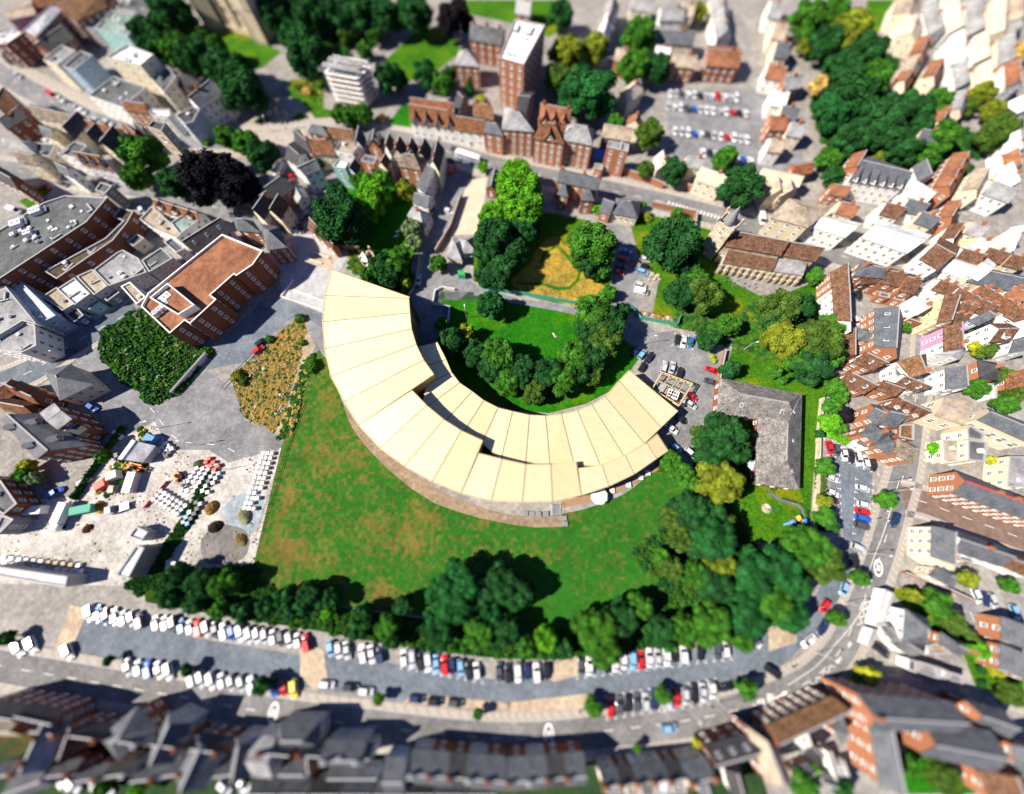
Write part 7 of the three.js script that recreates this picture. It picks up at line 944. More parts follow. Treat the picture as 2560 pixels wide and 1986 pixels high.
tree('dark',-60.9,-103.5,9.2,17.6,"huge dark tree beside the orange brick shed");
tree('bright',-52.4,-111.8,5.7,11.5,"bright tree right of the huge dark tree");
tree('dark',-56.3,-103.3,5.2,10.6,"lower dark tree at the old brick wall");
tree('dark',-67.3,-102.5,4.3,9.1,"dark tree crown over the shed roof");
tree('pale',-36.5,-102.8,4.1,8.7,"pale weeping tree beside the white cottage");
tree('pale',-35.3,-97.1,3.4,7.5,"lower pale weeping tree in the lane garden");
tree('green',-39.8,-91.3,3.8,8.1,"green tree on the sunny lane garden corner");
tree('dark',-46.2,-86.1,4.6,9.5,"dark green tree beside the stone ruin");
tree('green',-40.4,-86.1,4.6,9.5,"garden tree above the gallery roof point");
tree('green',-49.9,-82.9,3.7,8.0,"bushy tree at the tip of the gallery roof");
tree('dark',-42.8,-81.4,4.5,9.4,"dark tree above the gallery roof edge");
tree('yellow',-37.7,-81,2.5,5.8,"yellow-green small tree at the gallery roof edge");
tree('green',-26.3,-88.6,3.3,7.3,"round green tree beside the L-shaped lodge");
tree('dark',-6.6,-96.7,7.3,14.2,"dark tree over the L-shaped lodge garden");
tree('dark',-8.6,-90.8,5.5,11.1,"dark tree above the green bin shelter");
tree('dark',-3.6,-82.9,6.2,12.4,"lower dark tree at the teal hoarding");
tree('dark',-8.9,-83.2,4.5,9.5,"dark tree beside the lane apron");
tree('bluegreen',-7.1,-70.7,5.2,10.6,"single blue-green tree on the garden lawn");
tree('green',-23.4,-64.1,2.8,6.3,"slender green tree at the shaded gallery yard");
tree('dark',-19.9,-57.3,4.9,10.0,"dark tree by the inner curve of the gallery");
tree('yellow',-14.9,-61.4,2.9,6.6,"yellowish small tree on the inner garden lawn");
tree('dark',-11.8,-52.9,4.3,9.1,"dark tree under the inner garden lawn");
tree('green',-4.1,-52.2,5.8,11.6,"tree in the middle of the inner garden belt");
tree('dark',-6.3,-47.8,4.8,9.8,"tree in the inner garden belt nearest the roof");
tree('green',-12.9,-57.3,2.3,5.6,"little tree beside the yellowish garden tree");
tree('green',-1.4,-43,4.7,9.7,"lower tree of the inner garden belt");
tree('bright',-5.9,-105.6,6.5,13.0,"tall bright green tree beside the court, lower crown");
tree('bright',2.6,-115.9,9,17.2,"very tall bright green tree beside the brick villa");
tree('bright',3.4,-108,8.4,16.1,"broad bright tree crown below the very tall one");
tree('dark',0.4,-92.3,5.5,11.1,"dark tree left of the dry meadow");
tree('dark',5.1,-103,6.1,12.1,"dark tree in the shade of the bright tall tree");
tree('green',28,-92.1,8.5,16.4,"large round green tree beside the church car park");
tree('dark',26.4,-87.2,5,10.3,"lower dark side tree of the large round one");
tree('green',31.5,-85.4,3.7,8.0,"small tree at the foot of the large round one");
tree('green',34.1,-77,2.6,6.1,"small tree where the teal hoarding meets the car park");
tree('dark',55.1,-91.9,9.8,18.6,"large round dark green tree facing the church");
tree('dark',64.5,-94.4,4.2,8.9,"dark tree beside the church tower foot");
tree('dark',61.6,-84.9,5,10.2,"dark tree on the path to the church");
tree('dark',57.4,-74.9,5.7,11.5,"dark green tree above the rubble bay");
tree('olive',64,-73.4,6.5,12.9,"olive-tinted tree above the rubble bay");
tree('green',63.4,-80.1,4.9,10.1,"green tree between church path and rubble bay");
tree('green',72.9,-63.8,3.9,8.4,"round tree left of the yellow-green churchyard tree");
tree('dark',65,-58.2,3.9,8.3,"round clipped tree beside the three parked cars");
tree('dark',70.7,-48.1,3,6.8,"dark tree by the grey hall chimney");
tree('green',27.1,-66.8,7,13.7,"tall tree at the drive, upper crown of garden clump");
tree('dark',25.6,-61.7,5.4,11.0,"tree on the left of the garden clump");
tree('dark',30.8,-62.4,6.4,12.7,"tree on the right of the garden clump");
tree('olive',29.7,-56.9,6.3,12.6,"olive-tipped tree in the garden clump");
tree('dark',36.9,-68.3,3.2,7.1,"tree beside the teal hoarding bend");
tree('green',19.9,-51,5.8,11.6,"tree at the lower left of the garden clump");
tree('dark',25.6,-51.8,5.8,11.6,"lower middle tree of the garden clump");
tree('green',16,-43.6,5.2,10.6,"rounded tree nearest the inner roof curve");
tree('dark',21,-46.5,4.7,9.8,"tree between rounded tree and garden clump");
tree('olive',25.8,-45.5,3.4,7.4,"olive small tree beside the gallery end");
tree('olive',7.1,-40,4.2,8.8,"small olive tree against the inner roof curve");
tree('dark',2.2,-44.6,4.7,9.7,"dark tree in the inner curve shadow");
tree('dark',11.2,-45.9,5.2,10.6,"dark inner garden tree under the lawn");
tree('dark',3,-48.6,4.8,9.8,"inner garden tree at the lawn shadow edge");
tree('green',62.3,-111.9,2,4.9,"small tree on the dry bank by the brick wall");
tree('green',50,-116.2,1.5,4.2,"street-side small tree at the slate hall");
tree('bright',32.2,-113.5,2,5.0,"small bright tree beside the blue-grey gable");
tree('green',106.8,-83.5,2.9,6.6,"clipped round tree at the church end wall");
tree('olive',88.8,-68.7,6.8,13.4,"large tree at the left of the churchyard clump");
tree('dark',96.1,-69.5,5.6,11.3,"tree at the top of the churchyard clump");
tree('dark',87.6,-65.6,4.8,9.8,"tree in the shaded middle of the churchyard clump");
tree('yellow',87.5,-56.7,6.6,13.1,"broad yellow-green tree in the churchyard clump");
tree('olive',97.7,-55.9,7.4,14.4,"largest olive tree of the churchyard clump");
tree('green',106.6,-63.2,4.3,9.1,"green tree beside the brown terrace end");
tree('dark',94.6,-47.8,6.5,12.8,"dark lower tree of the churchyard clump");
tree('green',102.6,-51.5,4.6,9.6,"right lower tree of the churchyard clump");
tree('green',91.8,-51.8,5,10.2,"inner tree of the churchyard clump");
tree('green',88.5,-45.2,2.3,5.5,"slim cypress hedge tree beside the long hall",null,{shape:'cone'});
tree('green',85.6,-47.6,2.3,5.5,"small tree at the foot of the churchyard clump");
tree('green',123.9,-53.9,2.3,5.5,"small courtyard tree against the slate house");
tree('green',133.8,-63.8,1.8,4.6,"small green tree beside the red porch");
tree('olive',156,-54.8,3.1,6.9,"garden tree below the white dormered house");
tree('lime',154.3,-56,2.3,5.6,"lime-yellow shrub tree in the side gardens");
tree('green',148.1,-41.5,3.4,7.4,"garden tree beside the long white garage");
tree('olive',157.7,-45.1,3.4,7.4,"garden tree at the right edge orange house");
tree('olive',158.1,-39.5,3.3,7.4,"olive tree in the right-edge garden corner");
tree('green',155,-63.8,1.8,4.6,"small tree between brown and blue houses");
tree('green',102.8,-42,3,6.7,"tree at the top of the bay car park hedge");
tree('green',104.9,-39.1,2.2,5.4,"leafy tree beside the long brown cottage");
tree('dark',62.6,-25.9,6.8,13.5,"large dark tree at the hall corner beside the car park");
tree('olive',58.6,-25.8,4.3,9.0,"olive tree edging the gallery car park");
tree('olive',69.4,-24.8,3.9,8.4,"olive-tipped tree against the grey hall");
tree('dark',58.8,-21,5.3,10.8,"dark tree between car park and yellow tree");
tree('dark',67,-20.5,4.3,8.9,"dark tree at the hall foot");
tree('yellow',59.4,-11.9,6.6,13.0,"broad yellow-green tree beside the grey hall end");
tree('green',47.6,-18.5,3.5,7.7,"green tree at the roof end of the gallery");
tree('green',49.8,-14.6,3.8,8.2,"green tree at the terrace end");
tree('green',51.6,-12.3,3.1,7.0,"lower tree at the terrace end");
tree('dark',49.8,-3.5,5.8,11.6,"dark tree at the lawn edge thicket top");
tree('olive',46.2,-1.6,4.4,9.2,"olive tree on the lawn edge");
tree('dark',55.4,-3.2,5.1,10.4,"dark tree beside the playground shade");
tree('bluegreen',55.7,3.7,6.3,12.5,"large blue-green tree left of the playground");
tree('olive',58.7,-0.3,4.4,9.1,"olive-tipped tree in the thicket");
tree('olive',47.1,3.8,3.6,7.9,"loose olive tree on the thicket edge");
tree('dark',52.7,5.6,4,8.4,"dark tree in the thicket hollow");
tree('yellow',56.9,9.5,4.6,9.5,"yellow-green tree in the thicket");
tree('olive',43.9,11.4,3.6,7.7,"olive bush tree at the thicket edge");
tree('green',50.3,12.9,3.9,8.3,"green thicket tree near the car park");
tree('dark',54.5,15,5.1,10.5,"dark thicket tree above the car park");
tree('bluegreen',65.2,12.3,6.5,12.8,"large deep green tree above the lot bend");
tree('bluegreen',62.1,16.2,4.8,9.9,"deep green tree lower left of the lot bend tree");
tree('green',42.3,8.5,2.6,6.1,"bush tree on the lawn edge");
tree('dark',1.3,17.4,4.8,9.9,"dark tree at the bottom of the lawn, right of the pair");
tree('bluegreen',71.9,11.4,6.2,12.3,"deep green tree at the picture of the lot bend, left mass");
tree('green',80.4,5.8,6.3,12.5,"large green tree between playground and lot");
tree('olive',84.6,9.7,5.9,11.8,"bright-edged tree overhanging the lot bend");
tree('bluegreen',75.6,14.8,4.8,9.9,"deep green lower tree above the lot bend");
tree('green',100.4,-35.2,2.9,6.6,"tree at the car park hedge top");
tree('copper',103.4,-32.5,2.9,6.6,"dark copper tree beside the slate brick house");
tree('bright',98.7,-30.3,2.9,6.6,"bright bush tree above the red parked car");
tree('green',102.7,-28.4,1.6,4.3,"small tree above the clipped hedge");
tree('green',93.7,-16.5,2.6,6.1,"tree overhanging the first white parked car");
tree('yellow',91.7,-6.6,2,5.1,"yellow-green bush tree along the stone wall");
tree('green',90.3,-1.9,2.9,6.5,"tree shading the blue parked car");
tree('dark',91.2,0,2.3,5.6,"dark side tree along the stone wall");
tree('green',109.6,-7.2,2.6,6.0,"pavement tree beside the bay car park");
tree('green',96.5,13.8,2.4,5.7,"pavement tree at the lot bend, upper");
tree('bright',129.5,-22.3,2,4.9,"clipped bright tree in the cream forecourt");
tree('yellow',125.4,14.2,2.4,5.7,"yellow-green garden tree behind the cream house");
tree('green',137.4,15.7,2.2,5.4,"garden tree at the right edge below the terracotta path");
tree('green',155.3,-35.9,3.3,7.3,"tree behind the long blue slate roof");
tree('lime',145.7,-18.8,1.4,4.0,"small lime shrub tree by the pale flat roof");
tree('dark',95.6,-26.9,1.3,3.7,"small round tree on the stone wall");
tree('green',87.5,23.7,2.3,5.6,"pavement tree at the lot bend, lower");
tree('green',114.5,19.8,3.5,7.6,"garden tree beside the drive, upper");
tree('green',116.3,22.3,2.2,5.4,"garden tree beside the drive, middle");
tree('olive',117.6,24.6,3.1,7.0,"olive garden tree beside the drive");
tree('olive',121.5,28,1.9,4.7,"small olive tree at the drive end");
tree('bright',122.2,30.8,2.5,5.8,"bright round tree between slate cottage and orange house");
tree('lime',92.1,36.7,2.3,5.5,"lime yellow bush at the lane corner");
tree('green',89.8,38.3,1.6,4.4,"green bush under the lime yellow one");
tree('olive',126.3,40.5,3.3,7.2,"olive tree beside the shaded lane end");
tree('green',96.1,55.3,2.6,6.0,"tree in the mill court garden");
tree('green',103,56.1,2.3,5.5,"tree beside the second mill range");
tree('olive',103.3,57.4,3.7,7.9,"spreading olive shrub tree on the court lawn");
tree('green',70.1,59.1,3.1,6.9,"green tree in the terrace back gardens");
tree('dark',79.1,60.1,2.5,5.9,"dark tree at the bottom edge near the mill wing");
tree('bright',73.7,56.8,1.4,4.0,"bright shrub tree in the terrace yards");
tree('lime',125.7,35.8,1.8,4.7,"yellow shrub tree in the right-edge garden");
tree('bluegreen',73.7,22.4,4.7,9.7,"deep green tree overhanging the two blue cars");
tree('green',68.9,19.2,5.4,10.9,"green tree mass at the lot bend");
tree('yellow',110,18.3,1.9,4.8,"yellow shrub tree beside the white wall");
tree('dark',14,30.8,2.5,5.8,"dark slim tree above the tan island");
tree('green',21.9,25.6,5.9,11.8,"tall green tree above the red and blue cars");
tree('green',23.7,30.8,4.6,9.5,"lower crown of the tall tree above parked cars");
tree('dark',28.9,23.2,4.7,9.7,"dark tree right of the tall tree above the cars");
tree('green',34.1,20.6,3.8,8.1,"bushy green tree at the belt top");
tree('dark',39.6,26.9,4,8.5,"dark belt tree above the white and silver cars");
tree('green',41.5,29.8,2.2,5.3,"small belt tree hanging over the white car");
tree('green',44.9,26.1,4,8.6,"belt tree above the single black car");
tree('green',52.2,24.4,5.3,10.8,"large belt tree above the blue and white cars");
tree('green',51.5,28.7,2.5,5.8,"lower belt tree beside the hatched bay");
tree('green',60.4,28.4,3.4,7.4,"belt tree over the white car at the bend");
tree('bluegreen',61.7,23.1,5.3,10.8,"deep green belt tree near the lot bend");
tree('bright',9,28.4,3.4,7.4,"bright belt bush tree beside the tan island");
tree('green',4,30.1,3.1,6.9,"belt bush tree left of the bright one");
tree('green',20.6,43.9,2.4,5.6,"car park island tree beside the red bonnet");
tree('green',38.5,41.4,2.2,5.4,"car park island tree beside the navy car");
tree('green',60,39.8,2.5,5.9,"car park island tree at the road lettering");
tree('lime',46,51.7,1.2,3.5,"lime yellow bush between bottom houses");
tree('green',31.2,52.7,1.1,3.5,"hedge tree in the bottom front gardens");
tree('bluegreen',-14.5,19.9,5.7,11.5,"tall blue-green tree above the blurred red car");
tree('bluegreen',-19,22.4,4.5,9.3,"left crown of the tall blue-green belt group");
tree('bluegreen',-5.9,22.3,3.9,8.3,"narrow pointed tree beside the tall blue-green tree",null,{tall:1.6});
tree('green',-8.3,26.8,4.4,9.2,"lower green crown of the pointed tree");
tree('dark',-18.7,26.8,4.4,9.2,"lower dark crown over the white blurred cars");
tree('green',-33,25.7,3.5,7.7,"belt tree above the blurred white pair");
tree('dark',-31.7,28.6,2.6,6.1,"lower belt tree above the blurred white pair");
tree('dark',-40.3,25.7,3.2,7.2,"dark belt tree right of the tan gap");
tree('dark',-40.1,23,3,6.7,"upper dark belt tree right of the tan gap");
tree('bright',-50.2,22.7,1.8,4.6,"bright bush tree at the dry lawn corner");
tree('bluegreen',-56.4,20.2,2.7,6.3,"blurred belt tree below the dry lawn patch");
tree('dark',-60.6,21.9,2.7,6.2,"blurred dark belt tree left of centre");
tree('dark',-66.1,20.8,2.9,6.6,"blurred dark belt tree above the white cars");
tree('dark',-52,19.7,2.3,5.5,"blurred dark belt tree at the lawn corner");
tree('green',-34.1,42.4,1.5,4.2,"blurred island tree above the lower road");
tree('green',-8.6,45.4,1.5,4.2,"blurred verge tree beside the road");
tree('dark',-63.9,39.1,2.3,5.5,"blurred island tree beside the yellow van");
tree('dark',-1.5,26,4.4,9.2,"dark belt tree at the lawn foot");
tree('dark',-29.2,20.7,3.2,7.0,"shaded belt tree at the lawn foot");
tree('dark',-92.3,19,3,6.7,"blurred belt tree at the start of the hedge belt");
tree('dark',-85.6,20.2,2.9,6.6,"second blurred belt tree from the yard end");
tree('green',-79.1,21.7,2.7,6.2,"third blurred belt tree from the yard end");
tree('dark',-72.6,22.2,2.7,6.2,"fourth blurred belt tree from the yard end");
tree('dark',-106.2,33.9,1.3,3.8,"blurred island tree left of the lower cars");
tree('dark',-84.8,35.9,1.7,4.5,"blurred island tree between lower car groups");
tree('dark',-134.2,28.5,2,5.0,"blurred dark tree at the left edge of the lot");
tree('green',-98.5,60.1,2,5.0,"blurred garden tree at the bottom edge");
tree('bright',-89.7,60.1,2,5.0,"blurred bright garden shrub tree at the bottom edge");
tree('dark',-91.5,12.9,3.9,8.3,"dark belt tree at the corner of the builders yard");
tree('dark',-84.2,15.2,4.2,8.8,"belt tree below the heaped yard blocks");
tree('green',-77.8,15.2,4.2,8.8,"belt tree below the yard corner");
tree('lime',-146.1,-16.9,2.1,5.2,"pale flowering tree below the dormer house");
tree('pale',-142.4,-13.4,2.1,5.1,"white flowering bush tree below the dormer house");
tree('green',-145.7,-14.1,2.4,5.8,"garden tree below the dormer house");
tree('green',-123.9,-19.8,2.1,5.2,"tree on the dark yard hedge");
tree('bluegreen',-13.7,14.9,6.4,12.7,"tall tree pair at the bottom of the lawn, left crown");
tree('bluegreen',-19.2,17.4,4.5,9.3,"lower left crown of the lawn-foot tree pair");
tree('dark',-3.7,15,5.5,11.0,"dark right crown of the lawn-foot tree pair");
tree('dark',-8.5,17.4,4.8,9.9,"dark middle crown of the lawn-foot tree pair");
tree('dark',-54.9,17.6,3.5,7.6,"dark belt tree at the bottom left of the lawn");
tree('dark',-61.3,18.5,3.2,7.1,"dark belt bush tree at the lawn corner");
tree('dark',-48.6,18.9,2.9,6.5,"dark belt bush tree right of the lawn corner");
// ---------- undergrowth and hedges ----------
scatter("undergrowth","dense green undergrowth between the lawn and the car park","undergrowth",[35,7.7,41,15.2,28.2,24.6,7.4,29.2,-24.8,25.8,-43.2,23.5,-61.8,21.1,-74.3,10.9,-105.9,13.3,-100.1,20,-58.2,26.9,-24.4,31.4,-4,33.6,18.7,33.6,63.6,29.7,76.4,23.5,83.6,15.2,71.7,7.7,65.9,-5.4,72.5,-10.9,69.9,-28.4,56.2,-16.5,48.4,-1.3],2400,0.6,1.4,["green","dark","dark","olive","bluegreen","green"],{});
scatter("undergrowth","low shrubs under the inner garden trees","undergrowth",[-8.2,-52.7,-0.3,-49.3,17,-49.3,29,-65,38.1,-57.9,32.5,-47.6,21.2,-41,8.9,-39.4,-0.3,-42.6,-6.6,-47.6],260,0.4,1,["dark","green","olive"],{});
scatter("thicket","dense square thicket of self-sown bushes behind the hoarding","thicket",[-139.6,-57.2,-139.6,-63.5,-131,-71.6,-124.8,-69,-117.2,-62.1,-103.2,-55,-110.2,-41.9,-117.1,-39,-126.7,-45.2,-134.5,-51.1],1000,1,2.9,["green","dark","olive","green","green","pale","dark"],{h:.9});
scatter("undergrowth","green undergrowth in the churchyard clump","undergrowth",[58.6,-80.1,76.2,-65,84.8,-76.2,108.2,-76.2,108.8,-65,86.7,-52.7,77.5,-54.4,56.9,-66.9],500,0.6,1.3,["green","dark","olive"],{});
scatter("undergrowth","ivy and shrubs beside the gallery roof tip","undergrowth",[-59.7,-96.2,-52.9,-98.3,-38.4,-92.1,-34.2,-82,-37.3,-78.5,-56.8,-87,-60.5,-89],260,0.6,1.2,["green","olive","yellow","dark"],{});
scatter("wild_plants","straw-coloured weeds over the derelict plot","weeds",[-80,-64.1,-73.7,-70.2,-71.2,-65,-71.8,-54.4,-73.3,-36.2,-75.5,-27.6,-86.4,-33,-90,-39.4,-93.4,-47.6,-85.1,-57],900,0.15,0.7,["gold","gold","olive","pale","green","gold"],{h:.6});
scatter("wild_plants","strip of weeds along the lawn fence","weeds",[-66.9,-55.3,-68.3,-47.6,-69.6,-27.6,-74.1,-25.4,-72.6,-36.2,-70.3,-52.7],380,0.3,1.0,["gold","olive","green","dark"],{});
scatter("hedgerow","overgrown dark hedge along the builders yard","hedge",[-109,16.4,-102.8,10.2,-97,-4,-92.9,-15.1,-91.6,-13.7,-94.9,-1.3,-100.3,12.1,-104.3,18.8],420,0.6,1.3,["dark","dark","green"],{});
scatter("weeds","weedy bank beside the flatbed lorry","weeds",[-118.7,-29.9,-113.1,-26.1,-113.3,-16.5,-122.2,-8.1,-126.6,-8.8,-120.9,-22.4],260,0.4,1,["olive","gold","dark","green"],{});
scatter("undergrowth","bank of shrubs in the dark park at the top","undergrowth",[-115.2,-244.3,-60.1,-244.3,-63.3,-210.2,-75.1,-200.7,-96.4,-200.7,-109,-223.4],380,0.9,2,["dark","dark","green"],{});
scatter("undergrowth","wood floor undergrowth in the upper right","undergrowth",[154.7,-223.4,166.1,-216.7,178.5,-207,180.7,-168.4,196.8,-152.2,185.5,-132.1,159.2,-120.3,135.4,-127.3,128.5,-144.5,129.7,-174],1200,1.2,2.6,["dark","dark","green","bluegreen"],{});
scatter("garden_plants","flower beds of the half-moon memorial garden","flowers",[-97.8,-187,-84.9,-188.5,-81.9,-172.6,-92.4,-176.8],60,0.4,1,["gold","olive","green","yellow"],{});
hedge('dark',[-126.3,-45.2,-117.1,-39],1.2,1.4,"dark clipped hedge at the fork house");
hedge('bright',[100.1,-27.5,106.7,-24.2],2,1.8,"bright clipped hedge behind the row of seven cars");
hedge('olive',[95.7,-18.8,93.8,-12.4,92.8,-5.4,91.1,0],2.4,1.8,"shrub hedge between stone wall and bay car park");
hedge('dark',[105.1,-44.4,105.3,-39],2,2.4,"tall dark hedge beside the brown cottage");
hedge('green',[112.5,19.4,117,22.1,120,21.8],1.6,1.6,"bushy hedge along the white house garden");
hedge('yellow',[-30.5,-114.2,-33.5,-105.9],1.3,2.6,"tall yellow-green hedge beside the white cottage");
hedge('dark',[-123.4,-29.4,-127.8,-18.5,-131.7,-7.5],1.6,2.2,"long black-green hedge dividing yard and house drive");
hedge('lime',[67.7,-54.6,68.2,-52],1,1.2,"ragged hedge along the long grey hall end");
shrub('yellow',-90.8,-46.9,2.3,2.6,"round yellow-green shrub on the derelict plot");
shrub('olive',-88.5,-44.9,1.9,2.1,"smaller olive shrub on the derelict plot");
shrub('olive',-73.9,-68.5,2.1,2.3,"straw-tipped shrub at the derelict plot top");
shrub('green',-83,-60.4,1.8,2,"green shrub on the derelict plot edge");
shrub('green',-66.8,-50.6,2.8,3,"dark shrub beside the lawn fence");
shrub('green',-71.6,-59.1,1.4,1.5,"small shrub inside the derelict plot");
shrub('lime',-160.2,-222.6,3.3,3.7,"yellow shrub below the castle wall");
shrub('bright',-126,-150.4,2.2,2.4,"spiky palm-like shrub on the pavement");
shrub('gold',-89.4,-179.8,2.6,2.8,"golden shrub in the memorial garden");
shrub('green',-92.5,-182.3,2.1,2.3,"dark low shrub in the memorial garden");
shrub('gold',-55.3,-163.6,2.5,2.7,"golden border plant in the formal garden");
shrub('lime',-13.7,-174.7,2.6,2.8,"yellow shrub by the brick house with pale hip");
shrub('green',60.4,-59.1,1.6,1.8,"bush beside the three parked cars");
shrub('green',47.2,-17.3,2.2,2.4,"bush at the gallery terrace end");
shrub('dark',124.7,36.5,1.2,1.4,"dark clipped shrub pair in the corner garden");
shrub('dark',123.6,39.7,1.2,1.4,"dark clipped shrub nearer the lane");
shrub('yellow',51.5,-112.2,2.3,2.5,"grassy mound shrub by the brick wall");
// ---------- parked cars ----------
row(18.4,35.8,57.5,31.7,-1.6,'dw-kwwlrwswkw-k-dw',"# from the tan gap in the row by the tree belt",CPG);
row(-3.4,37.2,9.1,37,-1.5,'dkwnwk',"# from the big trees, left of the tan gap",CPG);
row(-28.8,33.8,-9.3,36.8,-1.4,'wskwlrnlkw',"# in the blurred upper row below the tall trees",CPG);
row(-48.9,31.7,-35.4,33.1,-1.3,'lws-wwn',"# in the blurred group right of the tan gap",CPG);
row(-69.4,28.4,-55.8,30.1,-1.2,'wswdwwr',"# in the blurred group that ends at the tan gap",CPG);
row(-116.4,23.2,-71.4,28.4,-1.1,'wldwwsd-wwdlwrsdwbws',"# from the yard end in the blurred upper row",CPG);
row(25.5,44.8,37,43.2,-1.6,'rdkdsn',"# from the left tree in the lower row by the road",CPG,1);
row(40.5,43.1,52.4,41.2,-1.6,'srsksw',"# from the middle tree in the lower row by the road",CPG,1);
row(-102.1,36,-90.9,36.8,-1.1,'swbww',"# in the left blurred lower row by the road",CPG);
row(-84.6,38.4,-68.4,40,-1.1,'sswwssw',"# in the right blurred lower row by the road",CPG);
row(-62.5,40.5,-57.1,40.7,-1.3,'bry',"# in the colourful trio of the lower row",CPG);
car('hatch','w',-48.6,39.8,-0.1,"parked lengthwise, left of the blurred kerbside line",CPG);
car('hatch','k',-42.4,40.4,-0.1,"parked lengthwise, second in the blurred kerbside line",CPG);
car('hatch','w',-38.2,41.3,-0.1,"parked lengthwise, next to the blurred island tree",CPG);
car('hatch','n',-24.8,43,-0.1,"parked lengthwise, first after the blurred island tree",CPG);
car('hatch','k',-19.9,43.6,-0.1,"parked lengthwise, in the middle after the blurred island tree",CPG);
car('hatch','d',-14.6,43.9,-0.1,"parked lengthwise, last before the blurred verge tree",CPG);
car('saloon','k',56.4,40.3,0.2,"parked lengthwise at the end of the lower row",CPG);
car('hatch','w',65.9,29.8,-0.9,"alone under the belt tree at the bend",CPG);
car('estate','w',-132.7,31.6,-0.9,"left of the blurred pair at the left edge",CPG);
car('estate','w',-129.5,30.8,-0.9,"right of the blurred pair at the left edge",CPG);
car('estate','w',-119.1,32.4,-0.9,"alone beside the tan strip at the left",CPG);
row(99.2,-22.9,111.2,-17.6,-1.6,'rdwkswk',"# from the stone wall in the row of seven",BAYG);
car('saloon','w',97.3,-13.7,-0.4,"nosing out of the stone-wall hedge (upper)",BAYG);
car('saloon','w',96.4,-9.3,-0.4,"nosing out of the stone-wall hedge, lower",BAYG);
car('hatch','m',96.1,-7.1,-0.4,"in the hedge shade below two white cars",BAYG);
car('hatch','n',95.4,-4.5,-0.4,"half hidden under the hedge tree",BAYG);
car('hatch','w',106.3,-10.5,-0.3,"with black roof alone on the pavement side",BAYG);
car('hatch','w',105.3,-5.7,-0.3,"above the red car on the pavement side",BAYG);
car('saloon','r',104.4,-3.8,-0.3,"between white and blue cars on the pavement side",BAYG);
car('estate','b',103.8,-1.8,-0.3,"below the red car on the pavement side",BAYG);
car('estate','d',103,0.2,-0.3,"lowest of the four on the pavement side",BAYG);
car('estate','s',100.3,6.5,-0.5,"beside the tree shadow at the lot neck",BAYG);
car('hatch','k',98.1,9.9,-1.5,"at the kerb above the lot bend tree",BAYG);
car('estate','n',112.9,-1.3,-2.1,"driving down the road past the zebra-paved junction");
car('hatch','l',93.2,17,-2.1,"near the road lamp at the lot bend",BENDG);
car('hatch','r',86.7,21.4,-2.3,"on the dashed bay line at the lot bend",BENDG);
car('saloon','n',84.9,26.7,-2.3,"beside the pavement tree at the lot bend",BENDG);
car('saloon','w',80.4,29.9,-2.6,"turned askew at the lot bend with motorcycles beside",BENDG);
car('estate','k',69.2,37,-0.6,"at the tan island beside the road",BENDG);
car('hatch','n',77.5,22.8,-0.9,"left one under the deep green tree",BENDG);
car('hatch','b',78.9,21.9,-0.9,"right one under the deep green tree",BENDG);
car('estate','k',99.3,32.1,-0.7,"in the walled drive of the white house");
car('hatch','n',131.7,19.7,-1.4,"left of the pair in the terracotta drive");
car('hatch','s',133.8,20,-1.4,"right of the pair in the terracotta drive");
car('hatch','w',129.8,18.8,-1.4,"beside the garden tree in the terracotta drive");
car('hatch','l',138.8,22.8,-1.5,"at the right edge beside the terracotta path");
car('hatch','l',40.1,49.2,0.1,"driving along the bottom road");
car('saloon','l',42.2,-96.6,-0.3,"uppermost on the tree side",MEADG);
car('hatch','r',40.8,-93.1,-0.3,"upper one on the tree side",MEADG);
car('hatch','n',39.7,-89.6,-0.3,"between two red cars on the tree side",MEADG);
car('hatch','r',38.9,-87.4,-0.3,"lower one on the tree side",MEADG);
car('hatch','w',48.9,-93,-0.3,"with dark glass roof facing the church tree",MEADG);
car('hatch','k',48.9,-89.7,-0.3,"between white and light blue cars",MEADG);
car('estate','l',47.5,-87.4,-0.3,"below the black car on the church side",MEADG);
car('estate','s',46.2,-81.9,-0.3,"tucked above the white van",MEADG);
car('van','w',46.1,-79.2,-0.3,"at the lower end of the meadow car park",MEADG);
car('hatch','k',56.5,-60.2,-1.9,"left of the trio by the round clipped tree",GALG);
car('saloon','w',58.6,-59.5,-1.8,"middle of the trio by the round clipped tree",GALG);
car('hatch','b',60.9,-59.3,-1.9,"right of the trio by the round clipped tree",GALG);
car('hatch','l',43.9,-54.9,0.9,"in the tree shade, left of the black car",GALG);
car('saloon','k',46.4,-53.8,0.9,"in the sun right of the light blue car",GALG);
car('hatch','n',42,-56.2,0.9,"deepest in the tree shade",GALG);
car('hatch','k',43.6,-50.3,1,"beside the gallery end wall",GALG);
car('estate','s',50.8,-50.3,1.2,"left of the pair above the timber frame",GALG);
car('saloon','s',53.5,-50,1.2,"right of the pair above the timber frame",GALG);
car('hatch','k',55.9,-48.3,1.2,"next to the timber frame corner",GALG);
car('saloon','r',66.7,-49,-0.4,"alone against the pink brick wall",GALG);
car('saloon','d',65.6,-44.9,-0.4,"below the red one at the pink brick wall",GALG);
car('hatch','r',58.5,-39.8,-0.6,"just outside the timber frame",GALG);
car('saloon','s',57.7,-37.2,-0.7,"below the timber frame in the bays",GALG);
car('hatch','k',54,-32.1,-0.7,"in the roof shadow of the gallery end",GALG);
car('saloon','w',50.6,-29.1,-0.7,"half in roof shadow at the gallery end",GALG);
car('hatch','l',51.2,-22.8,-0.7,"at the gallery corner by the bush",GALG);
car('hatch','w',55.5,-21.3,-0.8,"under the hall corner trees",GALG);
car('hatch','w',-24.5,-115,-0.4,"beside the long brick lane wall",TOWNG);
car('saloon','s',-33.6,-84.4,-1.7,"under the dark trees of the lane",TOWNG);
